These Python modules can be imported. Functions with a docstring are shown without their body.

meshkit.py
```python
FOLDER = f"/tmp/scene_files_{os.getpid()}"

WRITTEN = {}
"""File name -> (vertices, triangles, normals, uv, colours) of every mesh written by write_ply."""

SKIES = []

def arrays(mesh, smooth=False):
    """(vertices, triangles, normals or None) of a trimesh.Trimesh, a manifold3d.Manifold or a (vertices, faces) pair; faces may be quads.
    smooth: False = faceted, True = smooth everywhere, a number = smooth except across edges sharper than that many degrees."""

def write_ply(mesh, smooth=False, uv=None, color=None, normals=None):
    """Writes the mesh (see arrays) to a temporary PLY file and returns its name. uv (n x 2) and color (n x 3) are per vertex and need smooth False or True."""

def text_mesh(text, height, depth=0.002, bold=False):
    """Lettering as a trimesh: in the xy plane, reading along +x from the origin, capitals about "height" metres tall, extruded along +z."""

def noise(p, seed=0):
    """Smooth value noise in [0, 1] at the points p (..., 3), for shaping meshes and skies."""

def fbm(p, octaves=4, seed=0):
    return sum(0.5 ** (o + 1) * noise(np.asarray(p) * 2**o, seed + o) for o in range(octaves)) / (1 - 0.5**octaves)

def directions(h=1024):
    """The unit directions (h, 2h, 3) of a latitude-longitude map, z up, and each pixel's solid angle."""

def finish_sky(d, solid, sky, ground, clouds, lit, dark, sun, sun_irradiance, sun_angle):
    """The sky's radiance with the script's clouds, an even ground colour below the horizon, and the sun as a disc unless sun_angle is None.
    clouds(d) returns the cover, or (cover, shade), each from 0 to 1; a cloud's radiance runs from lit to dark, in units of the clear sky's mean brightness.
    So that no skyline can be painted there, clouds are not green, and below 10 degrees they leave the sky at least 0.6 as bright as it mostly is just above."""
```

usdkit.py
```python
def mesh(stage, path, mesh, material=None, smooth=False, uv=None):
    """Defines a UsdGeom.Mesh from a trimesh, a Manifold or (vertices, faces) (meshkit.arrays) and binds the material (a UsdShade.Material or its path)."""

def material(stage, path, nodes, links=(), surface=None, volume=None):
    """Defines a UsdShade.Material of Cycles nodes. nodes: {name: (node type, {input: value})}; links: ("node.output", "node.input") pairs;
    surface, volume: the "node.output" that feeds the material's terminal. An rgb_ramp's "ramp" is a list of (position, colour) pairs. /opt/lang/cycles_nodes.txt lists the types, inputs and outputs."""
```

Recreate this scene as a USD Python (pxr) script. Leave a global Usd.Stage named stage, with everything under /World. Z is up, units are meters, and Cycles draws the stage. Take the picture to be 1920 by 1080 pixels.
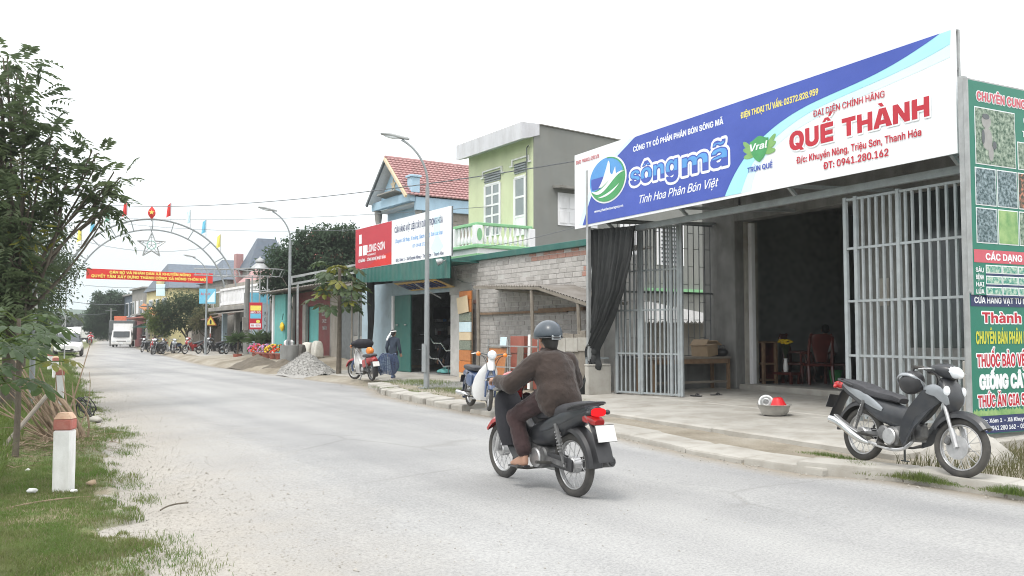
import math, random, glob
import numpy as np, trimesh, manifold3d as m3
import shapely, shapely.geometry as sg, shapely.affinity as sa
from pxr import Usd, UsdGeom, UsdLux, UsdShade, Gf, Sdf, Vt
import usdkit, meshkit

stage = Usd.Stage.CreateInMemory()
UsdGeom.SetStageUpAxis(stage, UsdGeom.Tokens.z)
UsdGeom.SetStageMetersPerUnit(stage, 1.0)
UsdGeom.Xform.Define(stage, '/World')
UsdGeom.Scope.Define(stage, '/World/Looks')
PI = math.pi
rng = np.random.default_rng(7)
random.seed(7)

# ---------------------------------------------------------------- camera, sky, sun, exposure
FPX, YAW, PITCH, EYE = 1650.0, 0.571031, 0.051470, 1.45
EXPOSURE = 0.66
SKY, SUN = 0.12, 0.35
SUN_DIR = np.array([-0.45, -0.25, 0.86]); SUN_DIR /= np.linalg.norm(SUN_DIR)
fh = np.array([math.sin(YAW), math.cos(YAW), 0]); right = np.array([math.cos(YAW), -math.sin(YAW), 0])
fwd = fh * math.cos(PITCH) + np.array([0, 0, math.sin(PITCH)]); up = np.cross(right, fwd)
cam = UsdGeom.Camera.Define(stage, '/World/camera')
cam.AddTransformOp().Set(Gf.Matrix4d(*[float(x) for x in (*right, 0, *up, 0, *(-fwd), 0, 0, 0, EYE, 1)]))
cam.CreateHorizontalApertureAttr(36.0); cam.CreateVerticalApertureAttr(20.25)
cam.CreateFocalLengthAttr(36.0 * FPX / 1920); cam.CreateClippingRangeAttr(Gf.Vec2f(0.05, 5000))
cam.CreateExposureAttr(EXPOSURE)
el, az = math.asin(SUN_DIR[2]), math.atan2(SUN_DIR[0], SUN_DIR[1])
skymat = usdkit.material(stage, '/World/Looks/sky_overcast', {
    'sky': ('sky_texture', {'sky_type': 'single_scattering', 'sun_disc': False, 'sun_elevation': el, 'sun_rotation': az, 'air_density': 1.0, 'aerosol_density': 2.0}),
    'tc': ('texture_coordinate', {}),
    'n': ('noise_texture', {'scale': 2.2, 'detail': 3.0, 'roughness': 0.5}), 'xyz': ('separate_xyz', {}), 'nm': ('math', {'math_type': 'multiply_add', 'value2': 0.06, 'value3': -0.03}), 'ad': ('math', {'math_type': 'add'}),
    'cl': ('rgb_ramp', {'ramp': [(0.0, (4.3, 5.0, 5.25)), (0.09, (5.4, 5.75, 5.9)), (0.22, (9.2, 9.4, 9.5)), (0.6, (10.6, 10.7, 10.8)), (1.0, (11.0, 11.1, 11.2))]}),
    'mx': ('mix_color', {'fac': 0.94, 'use_clamp': False}),
    'bg': ('background_shader', {'strength': SKY})},
    [('tc.generated', 'n.vector'), ('tc.generated', 'xyz.vector'), ('n.fac', 'nm.value1'), ('xyz.z', 'ad.value1'), ('nm.value', 'ad.value2'), ('ad.value', 'cl.fac'), ('sky.color', 'mx.a'), ('cl.color', 'mx.b'), ('mx.result', 'bg.color')], surface='bg.background')
dome = UsdLux.DomeLight.Define(stage, '/World/sky')
UsdShade.MaterialBindingAPI.Apply(dome.GetPrim()).Bind(skymat)
dome.GetPrim().SetCustomDataByKey('kind', 'structure')
sun = UsdLux.DistantLight.Define(stage, '/World/sun')
sun.CreateIntensityAttr(SUN); sun.CreateAngleAttr(18.0); sun.CreateNormalizeAttr(True); sun.CreateColorAttr(Gf.Vec3f(1.0, 0.96, 0.9))
z_ = SUN_DIR; x_ = np.cross([0, 0, 1.0], z_); x_ /= np.linalg.norm(x_); y_ = np.cross(z_, x_)
sun.AddTransformOp().Set(Gf.Matrix4d(*[float(v) for v in (*x_, 0, *y_, 0, *z_, 0, 0, 0, 0, 1)]))

# ---------------------------------------------------------------- helpers
names, mats_of = {}, {}
def numbered(path):
    k = names.get(path, 0); names[path] = k + 1
    return path if k == 0 else f'{path}_{k:03d}'
AL = math.radians(5.2)
_ex, _ey = np.array([math.cos(AL), -math.sin(AL), 0]), np.array([math.sin(AL), math.cos(AL), 0])
SHOP = np.eye(4); SHOP[:3, 0] = -_ey; SHOP[:3, 1] = _ex; SHOP[:3, 3] = _ey * 16 + _ex * 10     # x along the shop front from far to near, y into the shop
W = np.eye(4)
def shop(x, y, z=0.0): return (SHOP @ np.array([x, y, z, 1]))[:3]
def rotz(a): c, s = math.cos(a), math.sin(a); return np.array([[c, -s, 0], [s, c, 0], [0, 0, 1.0]])
def rotx(a): c, s = math.cos(a), math.sin(a); return np.array([[1, 0, 0], [0, c, -s], [0, s, c.real]])
def roty(a): c, s = math.cos(a), math.sin(a); return np.array([[c, 0, s], [0, 1, 0], [-s, 0, c]])
ROW = -PI / 2                     # a thing in the row: local x from far to near along the front, local y into the building
SROW = -PI / 2 - AL
def setdata(p, label=None, cat=None, group=None, kind=None):
    for k, v in (('label', label), ('category', cat), ('group', group), ('kind', kind)):
        if v: p.SetCustomDataByKey(k, v)
def thing(name, label, cat, loc=(0, 0, 0), rz=0.0, group=None, kind=None, rx=0.0):
    path = numbered('/World/' + name)
    x = UsdGeom.Xform.Define(stage, path)
    x.AddTranslateOp().Set(Gf.Vec3d(*map(float, loc))); x.AddRotateZOp().Set(math.degrees(rz))
    if rx: x.AddRotateXOp().Set(math.degrees(rx))
    M = np.eye(4); M[:3, :3] = rotz(rz) @ (rotx(rx) if rx else np.eye(3)); M[:3, 3] = loc
    mats_of[path] = M
    setdata(x.GetPrim(), label, cat, group, kind)
    return path
def dup(src, loc, rz, label, group=None, rx=0.0):
    p = stage.GetPrimAtPath(src); cat = p.GetCustomDataByKey('category')
    path = numbered(src.rsplit('_', 1)[0] if src[-3:].isdigit() else src)
    x = UsdGeom.Xform.Define(stage, path)
    x.AddTranslateOp().Set(Gf.Vec3d(*map(float, loc))); x.AddRotateZOp().Set(math.degrees(rz))
    if rx: x.AddRotateXOp().Set(math.degrees(rx))
    x.GetPrim().GetReferences().AddInternalReference(Sdf.Path(src))
    x.GetPrim().SetInstanceable(True)
    setdata(x.GetPrim(), label, cat, group or p.GetCustomDataByKey('group'))
    return path
def root_of(path): return '/'.join(path.split('/')[:3])
def obj(name, mesh, mat, parent=None, smooth=30, frame=None, label=None, cat=None, kind=None, group=None):
    parts_ = None
    if isinstance(mesh, MB):
        if parent and kind is None and 1 < len(mesh.v) <= 60 and not any(w in name for w in JOINED):
            parts_, mbv, mbf = mesh.groups()
        mesh = mesh.get()
    if hasattr(mesh, 'to_mesh'): mm = mesh.to_mesh(); mesh = (np.array(mm.vert_properties[:, :3], float), np.array(mm.tri_verts, int))
    elif isinstance(mesh, trimesh.Trimesh): mesh = (np.array(mesh.vertices), np.array(mesh.faces))
    v, f = mesh
    if parts_ is not None:
        keep = None
        for sel in parts_:
            g_ = MB()
            for q_ in sel: g_.add(mbv[q_], mbf[q_])
            p_ = obj(name, g_.get(), mat, parent, smooth, frame, label, cat, kind, group); keep = keep or p_
        return keep
    path = numbered((parent or '/World') + '/' + name)
    if frame is not None:
        M = np.linalg.inv(mats_of.get(root_of(path), np.eye(4))) @ frame
        v = v @ M[:3, :3].T + M[:3, 3]
    m = usdkit.mesh(stage, path, (v, f), mat, smooth)
    setdata(m.GetPrim(), label, cat, group, kind)
    return path

JOINED = ('letter', 'spoke', 'spring', 'foliage', 'leaves', 'flowers', 'stems', 'lattice', 'crown', 'wire', 'trunk', 'hanger', 'glazing', 'word', 'body', 'rail_', 'sheet', 'outline', 'branch', 'litter', 'grass')
class MB:
    def __init__(s): s.v, s.f, s.n = [], [], 0
    def add(s, v, f):
        v = np.asarray(v, float); f = np.asarray(f, int)
        if f.shape[1] == 4: f = np.vstack([f[:, [0, 1, 2]], f[:, [0, 2, 3]]])
        s.v.append(v); s.f.append(f + s.n); s.n += len(v); return s
    def get(s): return np.vstack(s.v), np.vstack(s.f)
    def groups(s, gap=.006):
        """pieces that do not touch, as lists of indices (None when they are one piece or too many)"""
        lo = np.array([v.min(0) for v in s.v]) - gap; hi = np.array([v.max(0) for v in s.v]) + gap; n = len(lo); lab = list(range(n))
        for i in range(n):
            for j in range(i):
                if (lo[i] < hi[j]).all() and (lo[j] < hi[i]).all():
                    a, b = lab[i], lab[j]
                    if a != b: lab = [b if q == a else q for q in lab]
        u = sorted(set(lab)); off = np.cumsum([0] + [len(v) for v in s.v])
        if not 1 < len(u) <= 16: return None, None, None
        return [[i for i in range(n) if lab[i] == k] for k in u], s.v, [f - off[i] for i, f in enumerate(s.f)]
    def bb(s, x0, y0, z0, x1, y1, z1, b=0.0):
        return s.box(((x0 + x1) / 2, (y0 + y1) / 2, (z0 + z1) / 2), (abs(x1 - x0), abs(y1 - y0), abs(z1 - z0)), None, b)
    def box(s, c, d, R=None, b=0.0):
        h = np.array(d) / 2
        if b:
            b = min(b, 0.45 * min(d)); pts = []
            for sx in (-1, 1):
                for sy in (-1, 1):
                    for sz in (-1, 1):
                        q = np.array([sx, sy, sz])
                        for k in range(3):
                            e = h.copy() - b; e[k] = h[k]; pts.append(q * e)
            mm = m3.Manifold.hull_points(np.array(pts, np.float32)).to_mesh()
            v, f = np.array(mm.vert_properties[:, :3], float), np.array(mm.tri_verts, int)
        else:
            v = np.array([[x, y, z] for x in (-1, 1) for y in (-1, 1) for z in (-1, 1)]) * h
            f = np.array([[0, 1, 3, 2], [4, 6, 7, 5], [0, 4, 5, 1], [2, 3, 7, 6], [0, 2, 6, 4], [1, 5, 7, 3]])
        if R is not None: v = v @ np.asarray(R).T
        return s.add(v + np.array(c), f)
    def tube(s, pts, r, n=6, cap=True, flat=None):
        p = np.asarray(pts, float); k = len(p); r = np.broadcast_to(np.asarray(r, float), (k,))
        t = np.gradient(p, axis=0); t /= np.linalg.norm(t, axis=1, keepdims=True) + 1e-12
        a = np.cross(t, [0, 0, 1.0]); bad = np.linalg.norm(a, axis=1) < 0.05
        if bad.any(): a[bad] = np.cross(t[bad], [0, 1.0, 0]) if bad.all() else a[~bad][0]
        a -= t * (a * t).sum(1, keepdims=True)
        a /= np.linalg.norm(a, axis=1, keepdims=True); b = np.cross(a, t)
        g = np.arange(n) * 2 * PI / n + PI / n
        v = p[:, None] + r[:, None, None] * (np.cos(g)[None, :, None] * a[:, None] + np.sin(g)[None, :, None] * b[:, None])
        i, j = np.meshgrid(np.arange(k - 1), np.arange(n), indexing='ij'); j2 = (j + 1) % n
        q = np.stack([i * n + j, (i + 1) * n + j, (i + 1) * n + j2, i * n + j2], -1).reshape(-1, 4)
        v = v.reshape(-1, 3); tri = np.vstack([q[:, [0, 1, 2]], q[:, [0, 2, 3]]])
        if cap:
            e0 = [[0, x, x + 1] for x in range(1, n - 1)]; e1 = [[(k - 1) * n, (k - 1) * n + x + 1, (k - 1) * n + x] for x in range(1, n - 1)]
            tri = np.vstack([tri, e0, e1])
        return s.add(v, tri)
    def bar(s, p, q, r, n=6): return s.tube([p, q], r, n)
    def beam(s, p, q, w, h=None, roll_up=(0, 0, 1.0), b=0.0):
        p, q = np.array(p, float), np.array(q, float); h = h or w
        d = q - p; L = np.linalg.norm(d); d /= L
        u_ = np.array(roll_up, float)
        if abs(d @ u_) > 0.98: u_ = np.array([1.0, 0, 0])
        y = np.cross(u_, d); y /= np.linalg.norm(y); z = np.cross(d, y)
        return s.box((p + q) / 2, (L, w, h), np.stack([d, y, z], 1), b)
    def loft(s, rings, cap=True):
        R = np.array(rings, float); k, n = R.shape[:2]
        i, j = np.meshgrid(np.arange(k - 1), np.arange(n), indexing='ij'); j2 = (j + 1) % n
        q = np.stack([i * n + j, i * n + j2, (i + 1) * n + j2, (i + 1) * n + j], -1).reshape(-1, 4)
        v = R.reshape(-1, 3); tri = np.vstack([q[:, [0, 1, 2]], q[:, [0, 2, 3]]])
        if cap:
            v = np.vstack([v, R[0].mean(0), R[-1].mean(0)])
            jj = np.arange(n); j3 = (jj + 1) % n
            tri = np.vstack([tri, np.stack([np.full(n, k * n), j3, jj], 1), np.stack([np.full(n, k * n + 1), (k - 1) * n + jj, (k - 1) * n + j3], 1)])
        return s.add(v, tri)
    def path(s, secs, n=14, e=2.4, flat=False):
        """secs: (x, z, halfwidth y, halfheight along the normal in the xz plane)[, y]; a smooth body swept along a path in the xz plane."""
        S_ = np.array([list(q) + [0] * (5 - len(q)) for q in secs], float)
        if len(S_) > 2:
            tt = np.linspace(0, len(S_) - 1, (len(S_) - 1) * 3 + 1); out = []
            from scipy.interpolate import PchipInterpolator
            S_ = np.stack([PchipInterpolator(np.arange(len(S_)), S_[:, c])(tt) for c in range(5)], 1)
        P = np.stack([S_[:, 0], S_[:, 4], S_[:, 1]], 1)
        t = np.gradient(P, axis=0); t /= np.linalg.norm(t, axis=1, keepdims=True)
        nn = np.stack([-t[:, 2], 0 * t[:, 0], t[:, 0]], 1)
        g = np.arange(n) * 2 * PI / n
        cx, sx = np.sign(np.cos(g)) * np.abs(np.cos(g)) ** (2 / e), np.sign(np.sin(g)) * np.abs(np.sin(g)) ** (2 / e)
        rings = P[:, None] + S_[:, 2][:, None, None] * cx[None, :, None] * np.array([0, 1.0, 0]) + S_[:, 3][:, None, None] * sx[None, :, None] * nn[:, None]
        return s.loft(rings)
    def lathe(s, prof, c=(0, 0, 0), R=None, n=20):
        g = np.arange(n) * 2 * PI / n
        rings = np.array([[(r * math.cos(a), r * math.sin(a), z) for a in g] for r, z in prof])
        if R is not None: rings = rings @ np.asarray(R).T
        return s.loft(rings + np.array(c), True)
    def torus(s, c, R_, r, n=32, m=8, Rm=None, ry=None):
        a, b = np.meshgrid(np.arange(n) * 2 * PI / n, np.arange(m) * 2 * PI / m, indexing='ij'); ry = ry or r
        v = np.stack([(R_ + r * np.cos(b)) * np.cos(a), ry * np.sin(b), (R_ + r * np.cos(b)) * np.sin(a)], -1).reshape(-1, 3)
        i, j = np.meshgrid(np.arange(n), np.arange(m), indexing='ij'); i2, j2 = (i + 1) % n, (j + 1) % m
        f = np.stack([i * m + j, i * m + j2, i2 * m + j2, i2 * m + j], -1).reshape(-1, 4)
        if Rm is not None: v = v @ np.asarray(Rm).T
        return s.add(v + np.array(c), f)
    def disc(s, c, r, h, axis='y', n=24, b=0.0):
        pr = [(r - b, -h / 2), (r, -h / 2 + b), (r, h / 2 - b), (r - b, h / 2)] if b else [(r, -h / 2), (r, h / 2)]
        R = {'y': rotx(PI / 2), 'x': roty(PI / 2), 'z': np.eye(3)}[axis]
        return s.lathe(pr, c, R, n)
    def ell(s, c, rad, n=12, R=None, lo=-1.0):
        th = np.linspace(math.asin(max(lo, -0.9999)), math.asin(0.9999), n); g = np.arange(2 * n) * PI / n
        rings = np.array([[(math.cos(t) * math.cos(a), math.cos(t) * math.sin(a), math.sin(t)) for a in g] for t in th]) * np.array(rad)
        if R is not None: rings = rings @ np.asarray(R).T
        return s.loft(rings + np.array(c))
    def poly(s, shape, d0, d1, frame='xz'):
        """a shapely polygon in (x, z) extruded along y from d0 to d1 ('xz'), in (y, z) along x ('yz') or in (x, y) along z ('xy')."""
        for g in getattr(shape, 'geoms', [shape]):
            if g.is_empty or g.area < 1e-7: continue
            t = trimesh.creation.extrude_polygon(g, 1.0, engine='earcut')
            v = np.array(t.vertices); w = d0 + (d1 - d0) * v[:, 2]; f = np.array(t.faces)
            v = {'xz': np.stack([v[:, 0], w, v[:, 1]], 1), 'yz': np.stack([w, v[:, 0], v[:, 1]], 1), 'xy': np.stack([v[:, 0], v[:, 1], w], 1)}[frame]
            flip = (d1 < d0) ^ (frame == 'xz')
            s.add(v, f[:, ::-1] if flip else f)
        return s
    def mesh(s, m):
        if hasattr(m, 'to_mesh'): mm = m.to_mesh(); return s.add(mm.vert_properties[:, :3], mm.tri_verts)
        return s.add(m.vertices, m.faces)

# ---- lettering
_font = {}
def glyphs(text, weight=700):
    from PIL import Image, ImageDraw, ImageFont
    key = (text, weight)
    if key in _font: return _font[key]
    if ('f', weight) not in _font:
        fo = ImageFont.truetype(glob.glob('/opt/blender-*/*/datafiles/fonts/Inter.woff2')[0], 96)
        try: fo.set_variation_by_axes([32, weight])
        except Exception: pass
        _font['f', weight] = fo
    fo = _font['f', weight]
    x0, y0, x1, y1 = fo.getbbox(text, anchor='ls')
    im = Image.new('L', (int(x1 - x0 + 8), int(y1 - y0 + 8)))
    ImageDraw.Draw(im).text((4 - x0, 4 - y0), text, 255, fo, anchor='ls')
    on = np.pad(np.asarray(im) > 127, ((0, 0), (1, 1))).astype(np.int8)
    rows, st = np.nonzero(np.diff(on, axis=1) == 1); en = np.nonzero(np.diff(on, axis=1) == -1)[1]
    sh = shapely.union_all(shapely.box(st, -rows - 1, en, -rows)).buffer(0.6).buffer(-0.6).simplify(0.7)
    sh = sa.affine_transform(sh, [1 / 70, 0, 0, 1 / 70, -4 / 70, (4 - y0) / 70])
    _font[key] = sh
    return sh
def text_shape(text, x, z, w, h, weight=700, shear=0.0, grow=0.0):
    g = glyphs(text, weight)
    if shear: g = sa.affine_transform(g, [1, shear, 0, 1, 0, 0])
    a, b = g.bounds[0], g.bounds[2]
    g = sa.affine_transform(g, [w / (b - a), 0, 0, h, x - a * w / (b - a), z])
    return g.buffer(grow, quad_segs=3).simplify(0.002) if grow else g
def letters(parent, text, x, z, w, h, mat, y=-0.004, depth=0.002, name='lettering', **k):
    return obj(name, MB().poly(text_shape(text, x, z, w, h, **k), y, y - depth), mat, parent, False)
def flat(parent, name, pts_or_shape, mat, y, depth=0.002):
    sh = pts_or_shape if hasattr(pts_or_shape, 'geom_type') else sg.Polygon(pts_or_shape)
    return obj(name, MB().poly(sh.buffer(0), y, y - depth), mat, parent, False)
def spline(pts, n=8):
    from scipy.interpolate import CubicSpline, PchipInterpolator
    p = np.array(pts, float); t = np.r_[0, np.cumsum(np.linalg.norm(np.diff(p, axis=0), axis=1))]
    s = np.linspace(0, t[-1], (len(p) - 1) * n + 1)
    return np.stack([CubicSpline(t, p[:, k])(s) for k in range(p.shape[1])], 1)

# ---- materials
L = '/World/Looks/'
MATS = {}
def mat(name, c, c2=None, s=4.0, r=0.65, bump=0.0, bs=30.0, metal=0.0, dirt=0.0, streak=False, spec=0.5, coat=0.0, island=0.0, world=False, dirtc=(0.16, 0.14, 0.11), sheen=0.0, lo=0.35, hi=0.65, bd=0.01, dscale=1.3):
    c2 = c2 or tuple(0.82 * q for q in c)
    n = {'tc': ('geometry', {}) if world else ('texture_coordinate', {}),
         'n1': ('noise_texture', {'scale': s, 'detail': 5.0, 'roughness': 0.6}),
         'r1': ('rgb_ramp', {'ramp': [(lo, c), (hi, c2)]}),
         'p': ('principled_bsdf', {'roughness': r, 'metallic': metal, 'specular_ior_level': spec, 'coat_weight': coat, 'coat_roughness': 0.08, 'sheen_weight': sheen})}
    src = 'tc.position' if world else 'tc.object'
    l = [(src, 'n1.vector'), ('n1.fac', 'r1.fac')]; col = 'r1.color'
    if island:
        n['g'] = ('geometry', {}); n['mr'] = ('map_range', {'to_min': 1 - island, 'to_max': 1 + island * 0.6}); n['hs'] = ('hsv', {})
        l += [('g.random_per_island', 'mr.value'), ('mr.result', 'hs.value'), (col, 'hs.color')]; col = 'hs.color'
    if dirt:
        n['mp'] = ('mapping', {'scale': (dscale, dscale, 0.25 * dscale) if streak else (dscale, dscale, dscale)})
        n['n2'] = ('noise_texture', {'scale': 2.0, 'detail': 6.0, 'roughness': 0.65})
        n['r2'] = ('rgb_ramp', {'ramp': [(0.45, (0, 0, 0)), (0.75, (dirt, dirt, dirt))]}); n['mx'] = ('mix_color', {'b': dirtc})
        l += [(src, 'mp.vector'), ('mp.vector', 'n2.vector'), ('n2.fac', 'r2.fac'), ('r2.color', 'mx.fac'), (col, 'mx.a')]; col = 'mx.result'
    if bump:
        n['n3'] = ('noise_texture', {'scale': bs, 'detail': 4.0}); n['b'] = ('bump', {'strength': bump, 'distance': bd})
        l += [(src, 'n3.vector'), ('n3.fac', 'b.height'), ('b.normal', 'p.normal')]
    l.append((col, 'p.base_color'))
    MATS[name] = usdkit.material(stage, L + name, n, l, surface='p.BSDF')
    return MATS[name]
def leafmat(name, c, c2, trans=0.35, s=0.9, r=0.5):
    n = {'tc': ('geometry', {}), 'n1': ('noise_texture', {'scale': s, 'detail': 3.0}), 'r1': ('rgb_ramp', {'ramp': [(0.3, c), (0.7, c2)]}),
         'mr': ('map_range', {'to_min': 0.62, 'to_max': 1.35}), 'hs': ('hsv', {}), 'hr': ('map_range', {'to_min': 0.47, 'to_max': 0.52}),
         'p': ('principled_bsdf', {'roughness': r, 'specular_ior_level': 0.35}), 't': ('translucent_bsdf', {}), 'm': ('mix_closure', {'fac': trans})}
    l = [('tc.position', 'n1.vector'), ('n1.fac', 'r1.fac'), ('tc.random_per_island', 'mr.value'), ('mr.result', 'hs.value'), ('tc.random_per_island', 'hr.value'), ('hr.result', 'hs.hue'), ('r1.color', 'hs.color'),
         ('hs.color', 'p.base_color'), ('hs.color', 't.color'), ('p.BSDF', 'm.closure1'), ('t.BSDF', 'm.closure2')]
    MATS[name] = usdkit.material(stage, L + name, n, l, surface='m.closure')
    return MATS[name]
M = MATS
mat('white_paint', (0.74, 0.74, 0.73), (0.66, 0.66, 0.645), s=7, r=0.6, dirt=0.55, dscale=3, streak=True, dirtc=(0.4, 0.38, 0.33), bump=0.2)
mat('red_paint', (0.42, 0.12, 0.09), (0.34, 0.10, 0.08), s=9, r=0.7, dirt=0.45, dscale=4, dirtc=(0.45, 0.3, 0.25), bump=0.2)
mat('orange_top', (0.68, 0.47, 0.33), (0.55, 0.33, 0.22), s=9, r=0.7, dirt=0.4, dscale=4)
mat('concrete', (0.25, 0.25, 0.24), (0.17, 0.17, 0.163), s=1.4, r=0.9, bump=0.35, dirt=0.7, streak=True, dirtc=(0.09, 0.088, 0.082))
mat('concrete_light', (0.40, 0.385, 0.35), (0.31, 0.295, 0.265), s=1.3, r=0.9, bump=0.35, bs=60, dirt=0.35, dirtc=(0.2, 0.17, 0.12))
mat('concrete_dark', (0.17, 0.17, 0.165), (0.12, 0.12, 0.115), s=1.5, r=0.92, bump=0.2)
mat('grey_render', (0.215, 0.22, 0.205), (0.185, 0.19, 0.178), s=0.7, r=0.9, dirt=0.2, streak=True, bump=0.1)
mat('steel_grey', (0.34, 0.37, 0.385), (0.28, 0.31, 0.32), s=6, r=0.45, metal=0.15, dirt=0.3)
mat('steel_dark', (0.13, 0.14, 0.145), (0.09, 0.1, 0.1), s=6, r=0.5, metal=0.2)
mat('galvanised', (0.42, 0.43, 0.43), (0.32, 0.33, 0.33), s=5, r=0.4, metal=0.5, dirt=0.3)
mat('pole_grey', (0.30, 0.32, 0.33), (0.24, 0.26, 0.27), s=3, r=0.5, metal=0.2, dirt=0.3, streak=True)
mat('black_cloth', (0.022, 0.024, 0.025), (0.032, 0.034, 0.034), s=5, r=0.9, bump=0.4, bs=50)
mat('black_plastic', (0.018, 0.018, 0.02), (0.03, 0.03, 0.032), s=8, r=0.4)
mat('rubber', (0.035, 0.034, 0.033), (0.075, 0.07, 0.062), s=6, r=0.85)
mat('chrome', (0.75, 0.75, 0.75), (0.65, 0.65, 0.65), r=0.18, metal=1.0)
mat('alloy', (0.55, 0.55, 0.55), (0.42, 0.42, 0.42), s=12, r=0.38, metal=0.8)
mat('engine_grey', (0.2, 0.2, 0.2), (0.1, 0.1, 0.1), s=12, r=0.5, metal=0.6)
mat('bike_black', (0.016, 0.018, 0.021), (0.026, 0.028, 0.032), s=9, r=0.42, coat=0.2, dirt=0.25, dirtc=(0.1, 0.09, 0.08), dscale=3)
mat('bike_dark', (0.020, 0.023, 0.028), (0.030, 0.034, 0.04), s=9, r=0.42, coat=0.25, dirt=0.25, dirtc=(0.11, 0.1, 0.085), dscale=3)
mat('bike_silver', (0.34, 0.36, 0.38), (0.28, 0.30, 0.315), s=5, r=0.36, metal=0.5, coat=0.25)
mat('bike_red', (0.32, 0.02, 0.02), (0.25, 0.015, 0.015), s=3, r=0.3, coat=0.5)
mat('bike_white', (0.78, 0.78, 0.77), (0.7, 0.7, 0.69), s=3, r=0.35, coat=0.3)
mat('bike_blue', (0.05, 0.08, 0.16), (0.04, 0.06, 0.12), s=3, r=0.35, coat=0.4)
mat('vinyl_seat', (0.03, 0.03, 0.034), (0.045, 0.045, 0.05), s=14, r=0.55, bump=0.15, bs=200)
mat('orange_lens', (0.75, 0.22, 0.03), (0.65, 0.18, 0.02), r=0.2)
mat('red_lens', (0.5, 0.03, 0.03), (0.4, 0.02, 0.02), r=0.2, coat=0.5)
mat('clear_lens', (0.75, 0.78, 0.8), (0.6, 0.63, 0.66), s=12, r=0.12, coat=0.6)
mat('skin', (0.36, 0.21, 0.145), (0.31, 0.175, 0.12), s=12, r=0.55)
mat('brown_cloth', (0.040, 0.027, 0.022), (0.028, 0.019, 0.016), s=5, r=0.95, bump=0.5, bs=24, bd=0.02, sheen=0.1)
mat('brown_trousers', (0.044, 0.024, 0.024), (0.030, 0.016, 0.017), s=5, r=0.95, bump=0.5, bs=24, bd=0.02, sheen=0.05)
mat('hair', (0.012, 0.011, 0.01), (0.02, 0.018, 0.016), s=20, r=0.55)
mat('navy_cloth', (0.035, 0.05, 0.075), (0.025, 0.036, 0.055), s=9, r=0.9, bump=0.3, bs=50)
mat('black_wear', (0.015, 0.015, 0.02), (0.022, 0.022, 0.027), s=9, r=0.9)
mat('shirt_grey', (0.36, 0.36, 0.35), (0.3, 0.3, 0.3), s=9, r=0.9)
mat('helmet_black', (0.04, 0.052, 0.065), (0.05, 0.063, 0.077), s=3, r=0.38, coat=0.2)
mat('wood', (0.23, 0.15, 0.09), (0.16, 0.1, 0.06), s=6, r=0.75, bump=0.3, dirt=0.3)
mat('wood_grey', (0.24, 0.215, 0.18), (0.17, 0.15, 0.125), s=5, r=0.9, bump=0.4, dirt=0.4, streak=True)
mat('wood_red', (0.085, 0.016, 0.012), (0.06, 0.012, 0.009), s=5, r=0.35, coat=0.3)
mat('bark', (0.13, 0.11, 0.085), (0.085, 0.07, 0.055), s=8, r=0.95, bump=0.6, bs=25)
mat('dry_stick', (0.27, 0.2, 0.14), (0.19, 0.14, 0.095), s=5, r=0.95, bump=0.4)
mat('wire', (0.12, 0.13, 0.14), (0.1, 0.11, 0.12), r=0.6)
mat('sign_white', (0.80, 0.82, 0.84), (0.77, 0.80, 0.83), s=1.0, r=0.5, dirt=0.16, streak=True, dirtc=(0.5, 0.5, 0.48), bump=0.25, bs=1.6, bd=0.06)
mat('sign_blue', (0.035, 0.07, 0.36), (0.05, 0.09, 0.42), s=0.7, r=0.45, bump=0.25, bs=1.6, bd=0.06)
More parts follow.
